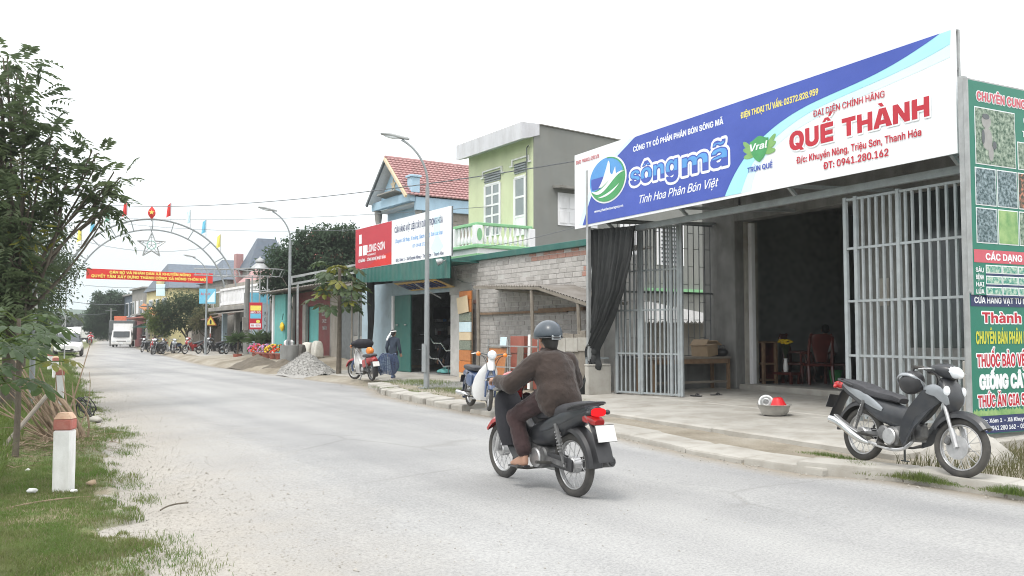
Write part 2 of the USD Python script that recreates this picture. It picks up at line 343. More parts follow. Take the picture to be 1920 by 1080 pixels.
mat('sign_cyan', (0.33, 0.72, 0.83), (0.38, 0.75, 0.85), s=1.0, r=0.5)
mat('sign_pale', (0.60, 0.80, 0.87), (0.64, 0.82, 0.88), s=1.0, r=0.5)
mat('sign_sky', (0.08, 0.28, 0.62), (0.1, 0.34, 0.68), s=1.5, r=0.5)
mat('sign_red', (0.47, 0.016, 0.034), (0.43, 0.014, 0.03), s=1.0, r=0.5)
mat('sign_yellow', (0.80, 0.70, 0.15), (0.78, 0.66, 0.12), r=0.5)
mat('sign_green', (0.05, 0.27, 0.09), (0.07, 0.34, 0.12), s=3, r=0.5)
mat('sign_leaf', (0.16, 0.34, 0.10), (0.22, 0.42, 0.14), s=6, r=0.5)
mat('banner_red', (0.62, 0.03, 0.025), (0.55, 0.025, 0.02), s=1.0, r=0.7)
mat('board_green', (0.012, 0.155, 0.105), (0.016, 0.175, 0.115), s=1.0, r=0.4)
mat('board_navy', (0.02, 0.03, 0.10), (0.025, 0.035, 0.11), r=0.4)
mat('board_pink', (0.55, 0.10, 0.13), (0.5, 0.09, 0.12), r=0.4)
mat('lime_text', (0.55, 0.55, 0.06), (0.5, 0.5, 0.05), r=0.5)
mat('photo_foliage', (0.42, 0.50, 0.40), (0.02, 0.07, 0.035), s=20, r=0.4, lo=0.3, hi=0.62)
mat('photo_foliage_blue', (0.34, 0.43, 0.47), (0.015, 0.05, 0.055), s=24, r=0.4, lo=0.3, hi=0.6)
mat('photo_fruit', (0.5, 0.2, 0.12), (0.02, 0.035, 0.02), s=17, r=0.4, lo=0.38, hi=0.55)
mat('photo_rice', (0.30, 0.45, 0.18), (0.12, 0.28, 0.09), s=6, r=0.4)
mat('photo_pest', (0.5, 0.62, 0.5), (0.02, 0.22, 0.17), s=22, r=0.4, lo=0.35, hi=0.6)
mat('green_metal', (0.02, 0.12, 0.10), (0.016, 0.10, 0.085), s=3, r=0.5, dirt=0.25, streak=True)
mat('slab_white', (0.57, 0.57, 0.60), (0.50, 0.50, 0.53), s=1.0, r=0.8, dirt=0.3, streak=True)
mat('lime_wall', (0.56, 0.60, 0.40), (0.50, 0.54, 0.35), s=0.8, r=0.85, dirt=0.15, streak=True)
mat('green_trim', (0.22, 0.46, 0.24), (0.18, 0.4, 0.2), s=2, r=0.7)
mat('white_wall', (0.74, 0.74, 0.75), (0.68, 0.68, 0.69), s=1.0, r=0.8, dirt=0.2, streak=True)
mat('blue_wall', (0.39, 0.55, 0.67), (0.34, 0.49, 0.61), s=1.0, r=0.8, dirt=0.15, streak=True)
mat('pale_blue', (0.36, 0.45, 0.50), (0.32, 0.41, 0.46), s=1.0, r=0.8, dirt=0.25)
mat('teal_wall', (0.13, 0.42, 0.40), (0.11, 0.36, 0.34), s=1.0, r=0.85, dirt=0.25, streak=True)
mat('maroon_wall', (0.17, 0.035, 0.035), (0.13, 0.03, 0.03), s=1.5, r=0.7, dirt=0.25)
mat('yellow_wall', (0.62, 0.56, 0.30), (0.55, 0.5, 0.27), s=1.0, r=0.85, dirt=0.3, streak=True)
mat('old_wall', (0.38, 0.35, 0.31), (0.25, 0.23, 0.2), s=0.9, r=0.92, dirt=0.6, streak=True, bump=0.2)
mat('dirty_grey', (0.30, 0.29, 0.27), (0.2, 0.195, 0.18), s=1.0, r=0.92, dirt=0.5, streak=True)
mat('tile_pink', (0.44, 0.25, 0.245), (0.36, 0.20, 0.195), s=5, r=0.6, dirt=0.3)
mat('tile_red', (0.36, 0.10, 0.07), (0.28, 0.08, 0.06), s=4, r=0.7, dirt=0.3)
mat('roof_slate', (0.10, 0.13, 0.17), (0.075, 0.1, 0.13), s=3, r=0.6, dirt=0.2)
mat('roof_tin', (0.28, 0.26, 0.24), (0.2, 0.18, 0.16), s=2, r=0.75, dirt=0.5)
mat('rust_tin', (0.16, 0.10, 0.075), (0.1, 0.065, 0.05), s=3, r=0.8, dirt=0.4)
mat('window_dark', (0.05, 0.06, 0.065), (0.035, 0.042, 0.046), s=2, r=0.12, coat=0.3)
mat('window_grey', (0.20, 0.23, 0.235), (0.16, 0.19, 0.195), s=2, r=0.18, coat=0.3)
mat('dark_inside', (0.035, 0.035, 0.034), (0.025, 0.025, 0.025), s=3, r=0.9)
mat('inside_wall', (0.30, 0.315, 0.305), (0.26, 0.275, 0.265), s=1.0, r=0.9)
mat('brick_grey', (0.42, 0.40, 0.38), (0.34, 0.325, 0.31), s=7, r=0.95, bump=0.5, bs=40)
mat('brick_pale', (0.47, 0.45, 0.43), (0.39, 0.37, 0.355), s=7, r=0.95, bump=0.5, bs=40)
mat('brick_dark', (0.37, 0.35, 0.33), (0.30, 0.285, 0.27), s=7, r=0.95, bump=0.5, bs=40)
mat('brick_red', (0.38, 0.19, 0.15), (0.36, 0.24, 0.2), s=9, r=0.95, bump=0.4, bs=40)
mat('mortar', (0.52, 0.51, 0.49), (0.40, 0.39, 0.37), s=3, r=0.95, bump=0.4)
mat('render_grey', (0.40, 0.40, 0.39), (0.31, 0.31, 0.30), s=3, r=0.95, bump=0.3, dirt=0.3)
mat('tile_cream', (0.62, 0.5, 0.33), (0.56, 0.45, 0.3), s=3, r=0.3)
mat('tile_wood', (0.48, 0.19, 0.06), (0.36, 0.13, 0.04), s=9, r=0.35)
mat('tile_orange', (0.55, 0.19, 0.045), (0.47, 0.15, 0.035), s=9, r=0.35)
mat('tile_moss', (0.26, 0.28, 0.22), (0.1, 0.13, 0.1), s=22, r=0.4)
mat('tile_sky', (0.60, 0.72, 0.76), (0.5, 0.64, 0.7), s=9, r=0.3)
mat('tile_brick', (0.34, 0.10, 0.07), (0.26, 0.08, 0.055), s=4, r=0.5, dirt=0.3)
mat('sack', (0.66, 0.64, 0.58), (0.55, 0.53, 0.47), s=5, r=0.85, dirt=0.3)
mat('dark_sack', (0.12, 0.11, 0.1), (0.08, 0.075, 0.07), s=5, r=0.9)
mat('sand', (0.135, 0.115, 0.088), (0.095, 0.08, 0.06), s=3, r=0.98, bump=0.4, bs=40)
mat('gravel', (0.50, 0.49, 0.465), (0.40, 0.39, 0.37), s=9, r=0.95, island=0.3)
mat('dust_gravel', (0.50, 0.475, 0.43), (0.42, 0.395, 0.35), s=9, r=0.95, island=0.25)
mat('cardboard', (0.36, 0.27, 0.18), (0.3, 0.22, 0.14), s=4, r=0.85)
usdkit.material(stage, L + 'blue_net', {'tc': ('texture_coordinate', {}), 'b': ('brick_texture', {'scale': 26.0, 'mortar_size': 0.09, 'mortar_smooth': 0.2, 'brick_width': 0.5, 'row_height': 0.5}), 'nz': ('noise_texture', {'scale': 5.0}), 'mm': ('math', {'math_type': 'multiply', 'value2': 0.75}), 'sb': ('math', {'math_type': 'subtract', 'value1': 0.85}), 't': ('transparent_bsdf', {}), 'p': ('principled_bsdf', {'base_color': (0.10, 0.22, 0.40), 'roughness': 0.6}), 'm': ('mix_closure', {})},
    [('tc.object', 'b.vector'), ('tc.object', 'nz.vector'), ('nz.fac', 'mm.value1'), ('mm.value', 'sb.value2'), ('sb.value', 'm.fac'), ('t.BSDF', 'm.closure1'), ('p.BSDF', 'm.closure2')], surface='m.closure'); MATS['blue_net'] = UsdShade.Material.Get(stage, L + 'blue_net')
mat('orange_red', (0.62, 0.17, 0.09), (0.55, 0.14, 0.075), r=0.6)
mat('soffit_print', (0.50, 0.34, 0.12), (0.42, 0.28, 0.1), s=3, r=0.6, dirt=0.3)
mat('red_plastic', (0.62, 0.015, 0.02), (0.55, 0.012, 0.018), s=3, r=0.35)
mat('basin_metal', (0.42, 0.41, 0.38), (0.33, 0.32, 0.3), s=8, r=0.4, metal=0.6)
mat('car_white', (0.80, 0.80, 0.80), (0.77, 0.77, 0.77), r=0.25, coat=0.6)
mat('yellow_flower', (0.75, 0.55, 0.03), (0.65, 0.45, 0.02), s=12, r=0.6)
mat('pink_flower', (0.7, 0.12, 0.32), (0.6, 0.1, 0.26), s=12, r=0.6)
mat('red_flower', (0.65, 0.03, 0.02), (0.6, 0.1, 0.02), s=12, r=0.6)
mat('lilac_flower', (0.55, 0.32, 0.55), (0.5, 0.28, 0.5), s=12, r=0.6)
mat('flag_blue', (0.16, 0.5, 0.68), (0.14, 0.45, 0.62), r=0.7)
mat('flag_green', (0.2, 0.42, 0.33), (0.18, 0.4, 0.3), r=0.7)
mat('litter', (0.65, 0.66, 0.66), (0.5, 0.5, 0.48), r=0.6)
leafmat('leaf_tree', (0.085, 0.15, 0.075), (0.155, 0.23, 0.105), trans=0.5)
leafmat('leaf_dense', (0.055, 0.10, 0.05), (0.09, 0.15, 0.07), trans=0.45)
leafmat('leaf_far', (0.06, 0.115, 0.07), (0.09, 0.155, 0.09), trans=0.45)
leafmat('leaf_papaya', (0.075, 0.14, 0.065), (0.12, 0.21, 0.085), trans=0.4)
leafmat('leaf_yellow', (0.18, 0.24, 0.03), (0.26, 0.3, 0.05))
leafmat('leaf_olive', (0.13, 0.15, 0.06), (0.19, 0.20, 0.09))
leafmat('leaf_lime', (0.10, 0.19, 0.04), (0.15, 0.25, 0.06))
leafmat('grass_blade', (0.105, 0.25, 0.045), (0.215, 0.27, 0.10), trans=0.4, s=2.2)
leafmat('straw_blade', (0.40, 0.35, 0.22), (0.32, 0.30, 0.17), trans=0.2, s=2.0)
usdkit.material(stage, L + 'tail_lit', {'e': ('emission', {'color': (1.0, 0.02, 0.025), 'strength': 0.9})}, surface='e.emission'); M['tail_lit'] = UsdShade.Material.Get(stage, L + 'tail_lit')
usdkit.material(stage, L + 'car_glass', {'t': ('transparent_bsdf', {'color': (0.35, 0.4, 0.4)}), 'g': ('glossy_bsdf', {'color': (0.8, 0.85, 0.9), 'roughness': 0.05}), 'f': ('fresnel', {'IOR': 1.5}), 'm': ('mix_closure', {})},
                [('f.fac', 'm.fac'), ('t.BSDF', 'm.closure1'), ('g.BSDF', 'm.closure2')], surface='m.closure'); M['car_glass'] = UsdShade.Material.Get(stage, L + 'car_glass')
# ---------------------------------------------------------------- ground, road, verge, pavement
from scipy.interpolate import PchipInterpolator
LE = np.array([(-30, -1.2), (0, .6), (5.7, 1.22), (6.8, 1.35), (9.4, 1.62), (11, 1.79), (13.4, 2.09), (17, 2.38), (25, 3.14), (35, 4.15), (48.5, 5.3), (73, 8.6), (110, 14.0), (166, 22), (320, 48)])
RE = np.array([(-30, 7.6), (0, 7.95), (4.2, 7.97), (5.6, 7.9), (6.1, 7.5), (7.1, 7.54), (8.55, 7.76), (10.15, 8.06), (14.5, 8.2), (18.7, 8.6), (21.4, 9.4), (24, 9.85), (28, 9.8), (39, 10.0), (59, 12.0), (83, 14.6), (124, 20.8), (166, 27.2), (320, 53)])
xl, xr = PchipInterpolator(*LE.T), PchipInterpolator(*RE.T)
ys = np.unique(np.concatenate([np.linspace(-30, 0, 16), np.linspace(0, 45, 181), np.linspace(45, 120, 101), np.linspace(120, 320, 60)]))
def grid(name, V, mat, data=None, smooth=True, kind='structure', label=None, cat=None):
    a, b = V.shape[:2]
    i, j = np.meshgrid(np.arange(a - 1), np.arange(b - 1), indexing='ij')
    q = np.stack([i * b + j, i * b + j + 1, (i + 1) * b + j + 1, (i + 1) * b + j], -1).reshape(-1, 4)
    path = numbered('/World/' + name)
    m = usdkit.mesh(stage, path, (V.reshape(-1, 3), q), mat, smooth)
    for k, d in (data or {}).items():
        UsdGeom.PrimvarsAPI(m).CreatePrimvar(k, Sdf.ValueTypeNames.FloatArray, 'vertex').Set(Vt.FloatArray.FromNumpy(np.asarray(d, np.float32).ravel()))
    setdata(m.GetPrim(), label, cat, None, kind)
    return path
usdkit.material(stage, L + 'road_surface', {
    'g': ('geometry', {}), 'al': ('attribute', {'attribute': 'left_edge'}), 'ar': ('attribute', {'attribute': 'right_edge'}),
    'nb': ('noise_texture', {'scale': 0.33, 'detail': 6.0, 'roughness': 0.62}), 'rb': ('rgb_ramp', {'ramp': [(0.32, (0.345, 0.345, 0.342)), (0.5, (0.316, 0.316, 0.313)), (0.68, (0.27, 0.272, 0.272))]}),
    'mp': ('mapping', {'scale': (1.1, 0.07, 1.0), 'rotation': (0, 0, 0.1)}), 'ns': ('noise_texture', {'scale': 1.0, 'detail': 4.0}), 'rs': ('rgb_ramp', {'ramp': [(0.36, (0.86, 0.863, 0.87)), (0.64, (1.06, 1.06, 1.05))]}),
    'm1': ('mix_color', {'blend_type': 'multiply', 'fac': 0.9, 'use_clamp': False}),
    'nf': ('noise_texture', {'scale': 48.0, 'detail': 4.0, 'roughness': 0.8}), 'rf': ('rgb_ramp', {'ramp': [(0.28, (0.6, 0.6, 0.6)), (0.5, (1.0, 1.0, 1.0)), (0.70, (1.30, 1.29, 1.27))]}),
    'm2': ('mix_color', {'blend_type': 'multiply', 'fac': 0.85, 'use_clamp': False}),
    'vo': ('voronoi_texture', {'scale': 24.0}), 'rv': ('rgb_ramp', {'ramp': [(0.06, (0.45, 0.43, 0.4)), (0.13, (1, 1, 1))]}),
    'm3': ('mix_color', {'blend_type': 'multiply', 'fac': 0.45}),
    'wn': ('noise_texture', {'scale': 1.1, 'detail': 4.0}), 'wv': ('mix_vector', {'fac': 0.16}), 've': ('voronoi_texture', {'feature': 'distance_to_edge', 'scale': 0.42}), 'rv2': ('rgb_ramp', {'ramp': [(0.0, (0.82, 0.81, 0.8)), (0.006, (0.88, 0.88, 0.87)), (0.014, (1, 1, 1))]}), 'wm': ('noise_texture', {'scale': 0.3, 'detail': 2.0}), 'wr': ('rgb_ramp', {'ramp': [(0.52, (0, 0, 0)), (0.62, (0.8, 0.8, 0.8))]}), 'm6': ('mix_color', {'blend_type': 'multiply'}),
    'nd': ('noise_texture', {'scale': 1.4, 'detail': 6.0, 'roughness': 0.7}), 'ad': ('math', {'math_type': 'multiply_add', 'value2': 1.6, 'value3': -0.8}), 'sb': ('math', {'math_type': 'subtract'}),
    'rd': ('rgb_ramp', {'ramp': [(0.12, (0.92, 0.92, 0.92)), (0.5, (0.4, 0.4, 0.4)), (0.95, (0, 0, 0))]}), 'hf': ('math', {'math_type': 'multiply', 'value2': 0.5}),
    'dc': ('rgb_ramp', {'ramp': [(0.3, (0.355, 0.335, 0.30)), (0.7, (0.29, 0.27, 0.24))]}), 'm4': ('mix_color', {}),
    'ade': ('math', {'math_type': 'multiply_add', 'value2': 0.5, 'value3': -0.25}), 'sbr': ('math', {'math_type': 'subtract'}), 'rr': ('rgb_ramp', {'ramp': [(0.0, (0.75, 0.75, 0.75)), (0.12, (0.55, 0.55, 0.55)), (0.4, (0, 0, 0))]}),
    'm5': ('mix_color', {'b': (0.25, 0.215, 0.165)}),
    'mf': ('mix_color', {'blend_type': 'multiply', 'fac': 0.6, 'use_clamp': False}),
    'b': ('bump', {'strength': 0.45, 'distance': 0.012}), 'p': ('principled_bsdf', {'roughness': 0.93, 'specular_ior_level': 0.25})},
    [('g.position', 'nb.vector'), ('nb.fac', 'rb.fac'), ('g.position', 'mp.vector'), ('mp.vector', 'ns.vector'), ('ns.fac', 'rs.fac'), ('rb.color', 'm1.a'), ('rs.color', 'm1.b'),
     ('g.position', 'nf.vector'), ('nf.fac', 'rf.fac'), ('m1.result', 'm2.a'), ('rf.color', 'm2.b'), ('g.position', 'vo.vector'), ('vo.distance', 'rv.fac'), ('m2.result', 'm3.a'), ('rv.color', 'm3.b'),
     ('g.position', 'nd.vector'), ('nd.fac', 'ad.value1'), ('al.fac', 'sb.value1'), ('ad.value', 'sb.value2'), ('sb.value', 'hf.value1'), ('hf.value', 'rd.fac'), ('nb.fac', 'dc.fac'), ('rd.color', 'm4.fac'), ('g.position', 'wn.vector'), ('g.position', 'wv.a'), ('wn.color', 'wv.b'), ('wv.result', 've.vector'), ('ve.distance', 'rv2.fac'), ('g.position', 'wm.vector'), ('wm.fac', 'wr.fac'), ('wr.color', 'm6.fac'), ('m3.result', 'm6.a'), ('rv2.color', 'm6.b'), ('m6.result', 'm4.a'),
     ('dc.color', 'mf.a'), ('rf.color', 'mf.b'), ('mf.result', 'm4.b'),
     ('nd.fac', 'ade.value1'), ('ar.fac', 'sbr.value1'), ('ade.value', 'sbr.value2'), ('sbr.value', 'rr.fac'), ('rr.color', 'm5.fac'), ('m4.result', 'm5.a'),
     ('nf.fac', 'b.height'), ('b.normal', 'p.normal'), ('m5.result', 'p.base_color')], surface='p.BSDF')
M['road_surface'] = UsdShade.Material.Get(stage, L + 'road_surface')
t = np.linspace(0, 1, 33)
a, b = xl(ys) - 0.5, xr(ys) + 0.35
X = a[:, None] + (b - a)[:, None] * t[None]
Yg = np.repeat(ys[:, None], 33, 1)
Z = 0.0 + 0.05 * (1 - (2 * t - 1) ** 2)[None] - 0.03 + 0.012 * (meshkit.fbm(np.stack([X * 0.8, Yg * 0.5, 0 * X], -1), 3, 5) - 0.5)
grid('road', np.stack([X, Yg, Z], -1), M['road_surface'], {'left_edge': X - xl(ys)[:, None], 'right_edge': xr(ys)[:, None] - X})
mat('earth', (0.20, 0.165, 0.115), (0.13, 0.11, 0.075), s=0.8, r=1.0, bump=0.5, bs=25, world=True)
mat('far_green', (0.07, 0.10, 0.04), (0.10, 0.12, 0.055), s=0.05, r=1.0, world=True)
mat('verge_soil', (0.26, 0.22, 0.155), (0.15, 0.165, 0.07), s=0.9, r=1.0, bump=0.6, bs=30, world=True, lo=0.4, hi=0.6)
gx = np.concatenate([[-900, -400, -150, -60], np.linspace(-30, 70, 41), [120, 260, 500, 900]]); gy = np.concatenate([[-300, -100], np.linspace(-30, 330, 73), [450, 700, 1200]])
GX, GY = np.meshgrid(gx, gy)
gz = -0.18 + 0 * GX
grid('ground', np.stack([GX, GY, gz], -1), M['far_green'])
# left verge: soil that rises out of the road's edge with a ragged line
def verge_z(x, y):
    d = xl(y) - x
    n = meshkit.fbm(np.stack([np.asarray(x) * 1.7, np.asarray(y) * 1.3, 0 * np.asarray(x)], -1), 4, 3) - 0.5
    k = np.clip((d + .75 * n + .45 * (meshkit.noise(np.stack([np.asarray(x) * 9, np.asarray(y) * 7, 0 * np.asarray(x)], -1), 6) - .5) + 0.08) / 0.5, 0, 1)
    return -0.07 + 0.10 * k * k * (3 - 2 * k) + 0.10 * n * np.clip(d, 0, 1) - 0.10 * np.clip((d - 1.4) / 3, 0, 1)
d = np.concatenate([np.linspace(-0.45, 2.4, 58), np.linspace(2.5, 8, 24)])
VX = xl(ys)[:, None] - d[None]; VY = np.repeat(ys[:, None], len(d), 1)
usdkit.material(stage, L + 'verge_ground', {
    'g': ('geometry', {}), 'al': ('attribute', {'attribute': 'edge'}), 'n': ('noise_texture', {'scale': 1.3, 'detail': 6.0, 'roughness': 0.7}), 'ad': ('math', {'math_type': 'multiply_add', 'value2': 1.2, 'value3': -0.6}), 'sb': ('math', {'math_type': 'add'}),
    'rd': ('rgb_ramp', {'ramp': [(0.05, (1, 1, 1)), (0.22, (0.5, 0.5, 0.5)), (0.5, (0, 0, 0))]}), 'n2': ('noise_texture', {'scale': 3.2, 'detail': 5.0}), 'rs': ('rgb_ramp', {'ramp': [(0.36, (0.24, 0.205, 0.14)), (0.5, (0.15, 0.165, 0.075)), (0.62, (0.10, 0.15, 0.045))]}),
    'n3': ('noise_texture', {'scale': 48.0, 'detail': 4.0, 'roughness': 0.8}), 'r3': ('rgb_ramp', {'ramp': [(0.28, (0.55, 0.55, 0.55)), (0.7, (1.35, 1.34, 1.32))]}), 'm': ('mix_color', {'b': (0.335, 0.315, 0.28)}), 'mf': ('mix_color', {'blend_type': 'multiply', 'fac': 0.8, 'use_clamp': False}),
    'b': ('bump', {'strength': 0.5, 'distance': 0.02}), 'p': ('principled_bsdf', {'roughness': 0.97, 'specular_ior_level': 0.2})},
    [('g.position', 'n.vector'), ('n.fac', 'ad.value1'), ('al.fac', 'sb.value1'), ('ad.value', 'sb.value2'), ('sb.value', 'rd.fac'), ('g.position', 'n2.vector'), ('n2.fac', 'rs.fac'), ('rd.color', 'm.fac'), ('rs.color', 'm.a'), ('g.position', 'n3.vector'), ('n3.fac', 'r3.fac'), ('m.result', 'mf.a'), ('r3.color', 'mf.b'), ('n3.fac', 'b.height'), ('b.normal', 'p.normal'), ('mf.result', 'p.base_color')], surface='p.BSDF')
grid('verge', np.stack([VX, VY, verge_z(VX, VY)], -1), UsdShade.Material.Get(stage, L + 'verge_ground'), {'edge': np.repeat(d[None], len(ys), 0)})
# right pavement of trodden dirt and old concrete
usdkit.material(stage, L + 'pavement_dirt', {
    'g': ('geometry', {}), 'n': ('noise_texture', {'scale': 0.45, 'detail': 6.0, 'roughness': 0.65}), 'r': ('rgb_ramp', {'ramp': [(0.36, (0.35, 0.325, 0.275)), (0.5, (0.28, 0.25, 0.2)), (0.66, (0.18, 0.155, 0.115))]}),
    'nf': ('noise_texture', {'scale': 45.0, 'detail': 4.0, 'roughness': 0.7}), 'rf': ('rgb_ramp', {'ramp': [(0.3, (0.7, 0.7, 0.7)), (0.7, (1.2, 1.2, 1.2))]}), 'm': ('mix_color', {'blend_type': 'multiply', 'fac': 0.8, 'use_clamp': False}),
    'b': ('bump', {'strength': 0.5, 'distance': 0.02}), 'p': ('principled_bsdf', {'roughness': 0.97, 'specular_ior_level': 0.2})},
    [('g.position', 'n.vector'), ('n.fac', 'r.fac'), ('g.position', 'nf.vector'), ('nf.fac', 'rf.fac'), ('r.color', 'm.a'), ('rf.color', 'm.b'), ('m.result', 'p.base_color'), ('nf.fac', 'b.height'), ('b.normal', 'p.normal')], surface='p.BSDF')
M['pavement_dirt'] = UsdShade.Material.Get(stage, L + 'pavement_dirt')
d = np.concatenate([np.linspace(-0.15, 3.0, 40), np.linspace(3.2, 30, 30)])
PX = xr(ys)[:, None] + d[None]; PY = np.repeat(ys[:, None], len(d), 1)
nn = meshkit.fbm(np.stack([PX * 1.5, PY * 1.5, 0 * PX], -1), 4, 9) - 0.5
k = np.clip((d[None] + 0.5 * nn) / 0.5, 0, 1)
def pav(x, y):
    d_ = np.clip(x - xr(y), 0, 4.2); return np.interp(y, [0, 5, 14, 20, 24, 60], [0.03, 0.03, 0.05, 0.08, 0.07, 0.10]) + .115 * d_ * np.interp(y, [29, 33, 45, 54], [0, 1, 1, .1])
def gz_at(x, y): return float(pav(np.array(float(x)), np.array(float(y))))
hgt = pav(PX, PY)
grid('pavement', np.stack([PX, PY, -0.05 + (hgt + 0.05) * k + 0.05 * nn * k], -1), M['pavement_dirt'])

# concrete aprons and loose kerb slabs
def slab_mesh(pts, z0, z1s, jitter=0.0, sub=True, seed=0):
    """a concrete plate over polygon pts (xy) with its own top heights; rough edges"""
    r_ = np.random.default_rng(seed); P = []
    n = len(pts)
    for i in range(n):
        p, q = np.array(pts[i] + (z1s[i],)), np.array(pts[(i + 1) % n] + (z1s[(i + 1) % n],)); m = max(1, int(np.linalg.norm(q - p) / 0.22)) if jitter else 1
        for j in range(m):
            w = p + (q - p) * j / m; w[:2] += r_.normal(0, jitter, 2); P.append(w)
    P = np.array(P); c = P.mean(0); k = len(P); ch = 0.02 if jitter else 0.0
    inner = P + (c - P) * 0.03 + [0, 0, 0]; rim = P - [0, 0, ch or 0.001]; low = P.copy(); low[:, 2] = z0
    V = np.vstack([low, rim, inner, c[None]]); f = []
    for i in range(k):
        j = (i + 1) % k
        f += [[i, j, k + j], [i, k + j, k + i], [k + i, k + j, 2 * k + j], [k + i, 2 * k + j, 2 * k + i], [2 * k + i, 2 * k + j, 3 * k]]
    V, f = np.array(V), np.array(f)
    if np.cross(P[1, :2] - c[:2], P[0, :2] - c[:2]) > 0: f = f[:, ::-1]
    return V, f
kerb = thing('kerb', None, None, (8, 9, 0), 0, kind='structure')
r_ = np.random.default_rng(3)
def kerbline(y): return float(xr(y))
y = 5.95; i = 0
while y < 14.2:
    l = 1.15 + r_.uniform(-.15, .35); x0, x1 = kerbline(y), kerbline(y + l - .03); w = 0.62 + r_.uniform(-.06, .06); z = 0.045 + r_.uniform(-.012, .02)
    obj('slab', slab_mesh([(x0 + .02, y), (x1 + .02, y + l - .03), (x1 + w, y + l - .03), (x0 + w, y)], -0.08, [z, z + r_.uniform(-.01, .01), z + .015, z + .01], 0.018, seed=i), M['concrete_light'], kerb, 20, frame=W)
    y += l; i += 1
y = 14.6
while y < 21.5:
    l = 0.62 + r_.uniform(-.1, .2); x0, x1 = kerbline(y), kerbline(y + l); w = 0.5 + r_.uniform(-.08, .1); z = 0.10 + r_.uniform(-.03, .02)
    obj('slab', slab_mesh([(x0 + .05, y), (x1 + .05, y + l - .04), (x1 + w, y + l - .04), (x0 + w, y)], -0.08, [z, z + r_.uniform(-.02, .02), z + .03, z + .03], 0.03, seed=i), M['concrete_light'], kerb, 20, frame=W)
    y += l; i += 1
y = -1.0
while y < 5.5:
    l = 1.0 + r_.uniform(-.1, .3); x0, x1 = kerbline(y), kerbline(y + l)
    obj('slab', slab_mesh([(x0 + .06, y), (x1 + .06, y + l - .03), (x1 + .42, y + l - .03), (x0 + .42, y)], -0.08, [.10, .105, .12, .115], 0.015, seed=i), M['concrete_light'], kerb, 20, frame=W)
    y += l; i += 1
ap = thing('apron', None, None, shop(4.5, 0, 0), SROW, kind='structure')
def apron_piece(pts, zs, seed, m='concrete_light'): obj('slab', slab_mesh(pts, -0.1, zs, 0.008, seed=seed), M[m], ap, 20)
oz = lambda pts: [(p[0] - 4.5, p[1]) for p in pts]
for i, (x0, x1) in enumerate(((-0.15, 3.0), (3.01, 6.1), (6.11, 9.2))):
    apron_piece(oz([(x0, -1.62), (x1, -1.66), (x1, 0.75), (x0, 0.75)]), [.115, .115, .165, .165], 40 + i)
    apron_piece(oz([(x0, 0.757), (x1, 0.757), (x1, 3.34), (x0, 3.34)]), [.166, .166, .235, .235], 50 + i)
ap2 = thing('apron', None, None, (11, 25, 0), 0, kind='structure')
for i, (y0, y1) in enumerate(((18.6, 21.2), (21.21, 24.4), (24.41, 27.6), (27.61, 30.6))):
    xa, xb = xr(y0) + 1.0 + .25 * (i == 0), xr(y1) + 1.0
    obj('slab', slab_mesh([(xa, y0), (xb, y1), (12.97, y1), (12.97, y0)] if i else [(10.6, y0), (xb, y1), (12.85, y1), (12.85, y0)], -0.1, [.10, .10, .16, .16], 0.03, seed=60 + i), M['concrete'] if i == 0 else M['concrete_light'], ap2, 20, frame=W)
obj('slab', slab_mesh([(13.0, 23.3), (13.0, 30.6), (19, 30.6), (19, 23.3)], -0.1, [.165] * 4, 0, seed=9), M['concrete'], ap2, 20, frame=W)
for i, (y0, y1) in enumerate(((52, 58), (58.1, 66), (66.1, 76))):
    obj('slab', slab_mesh([(float(xr(y0)) + 1.2, y0), (float(xr(y1)) + 1.2, y1), (float(xr(y1)) + 6, y1), (float(xr(y0)) + 6, y0)], -0.1, [.12, .12, .18, .18], 0.05, seed=70 + i), M['concrete_light'], ap2, 20, frame=W)
def slab_yz(pts, x0, x1): return MB().poly(sg.Polygon(pts).buffer(0), x0, x1, 'yz')
def slab_xz(pts, y0, y1): return MB().poly(sg.Polygon(pts).buffer(0), y0, y1, 'xz')
def star_shape(R, r): return sg.Polygon([((R if i % 2 == 0 else r) * math.sin(i * PI / 5), (R if i % 2 == 0 else r) * math.cos(i * PI / 5)) for i in range(10)])
def star_mesh(c, R): return MB().poly(sa.translate(star_shape(R, R * .42), c[1], c[2]), c[0], c[0] + .04, 'yz')
def ov(c):
    v, f = MB().disc((0, 0, 0), .09, .02, 'y', 20).get(); v = v * [1, 1, 2.2] + np.array(c); return v, f
def fascia_mesh():
    n = 92; u = np.linspace(0, 1, n); y = 28.76 + (21.95 - 28.76) * u; x = 12.0 + .012 * (np.arange(n) % 4 > 1)
    zb = np.interp(u, [0, .03, 1], [3.28, 3.2, 3.02]); zt = 3.66 + 0 * u
    V = np.vstack([np.stack([x, y, zb], 1), np.stack([x, y, zt], 1), np.stack([x + .03, y, zb], 1), np.stack([x + .03, y, zt], 1)]); i = np.arange(n - 1)
    f = np.vstack([np.stack([i, n + i, n + i + 1, i + 1], 1), np.stack([2 * n + i, 2 * n + i + 1, 3 * n + i + 1, 3 * n + i], 1), np.stack([i, i + 1, 2 * n + i + 1, 2 * n + i], 1), np.stack([n + i, 3 * n + i, 3 * n + i + 1, n + i + 1], 1)])
    return V, f[:, ::-1]
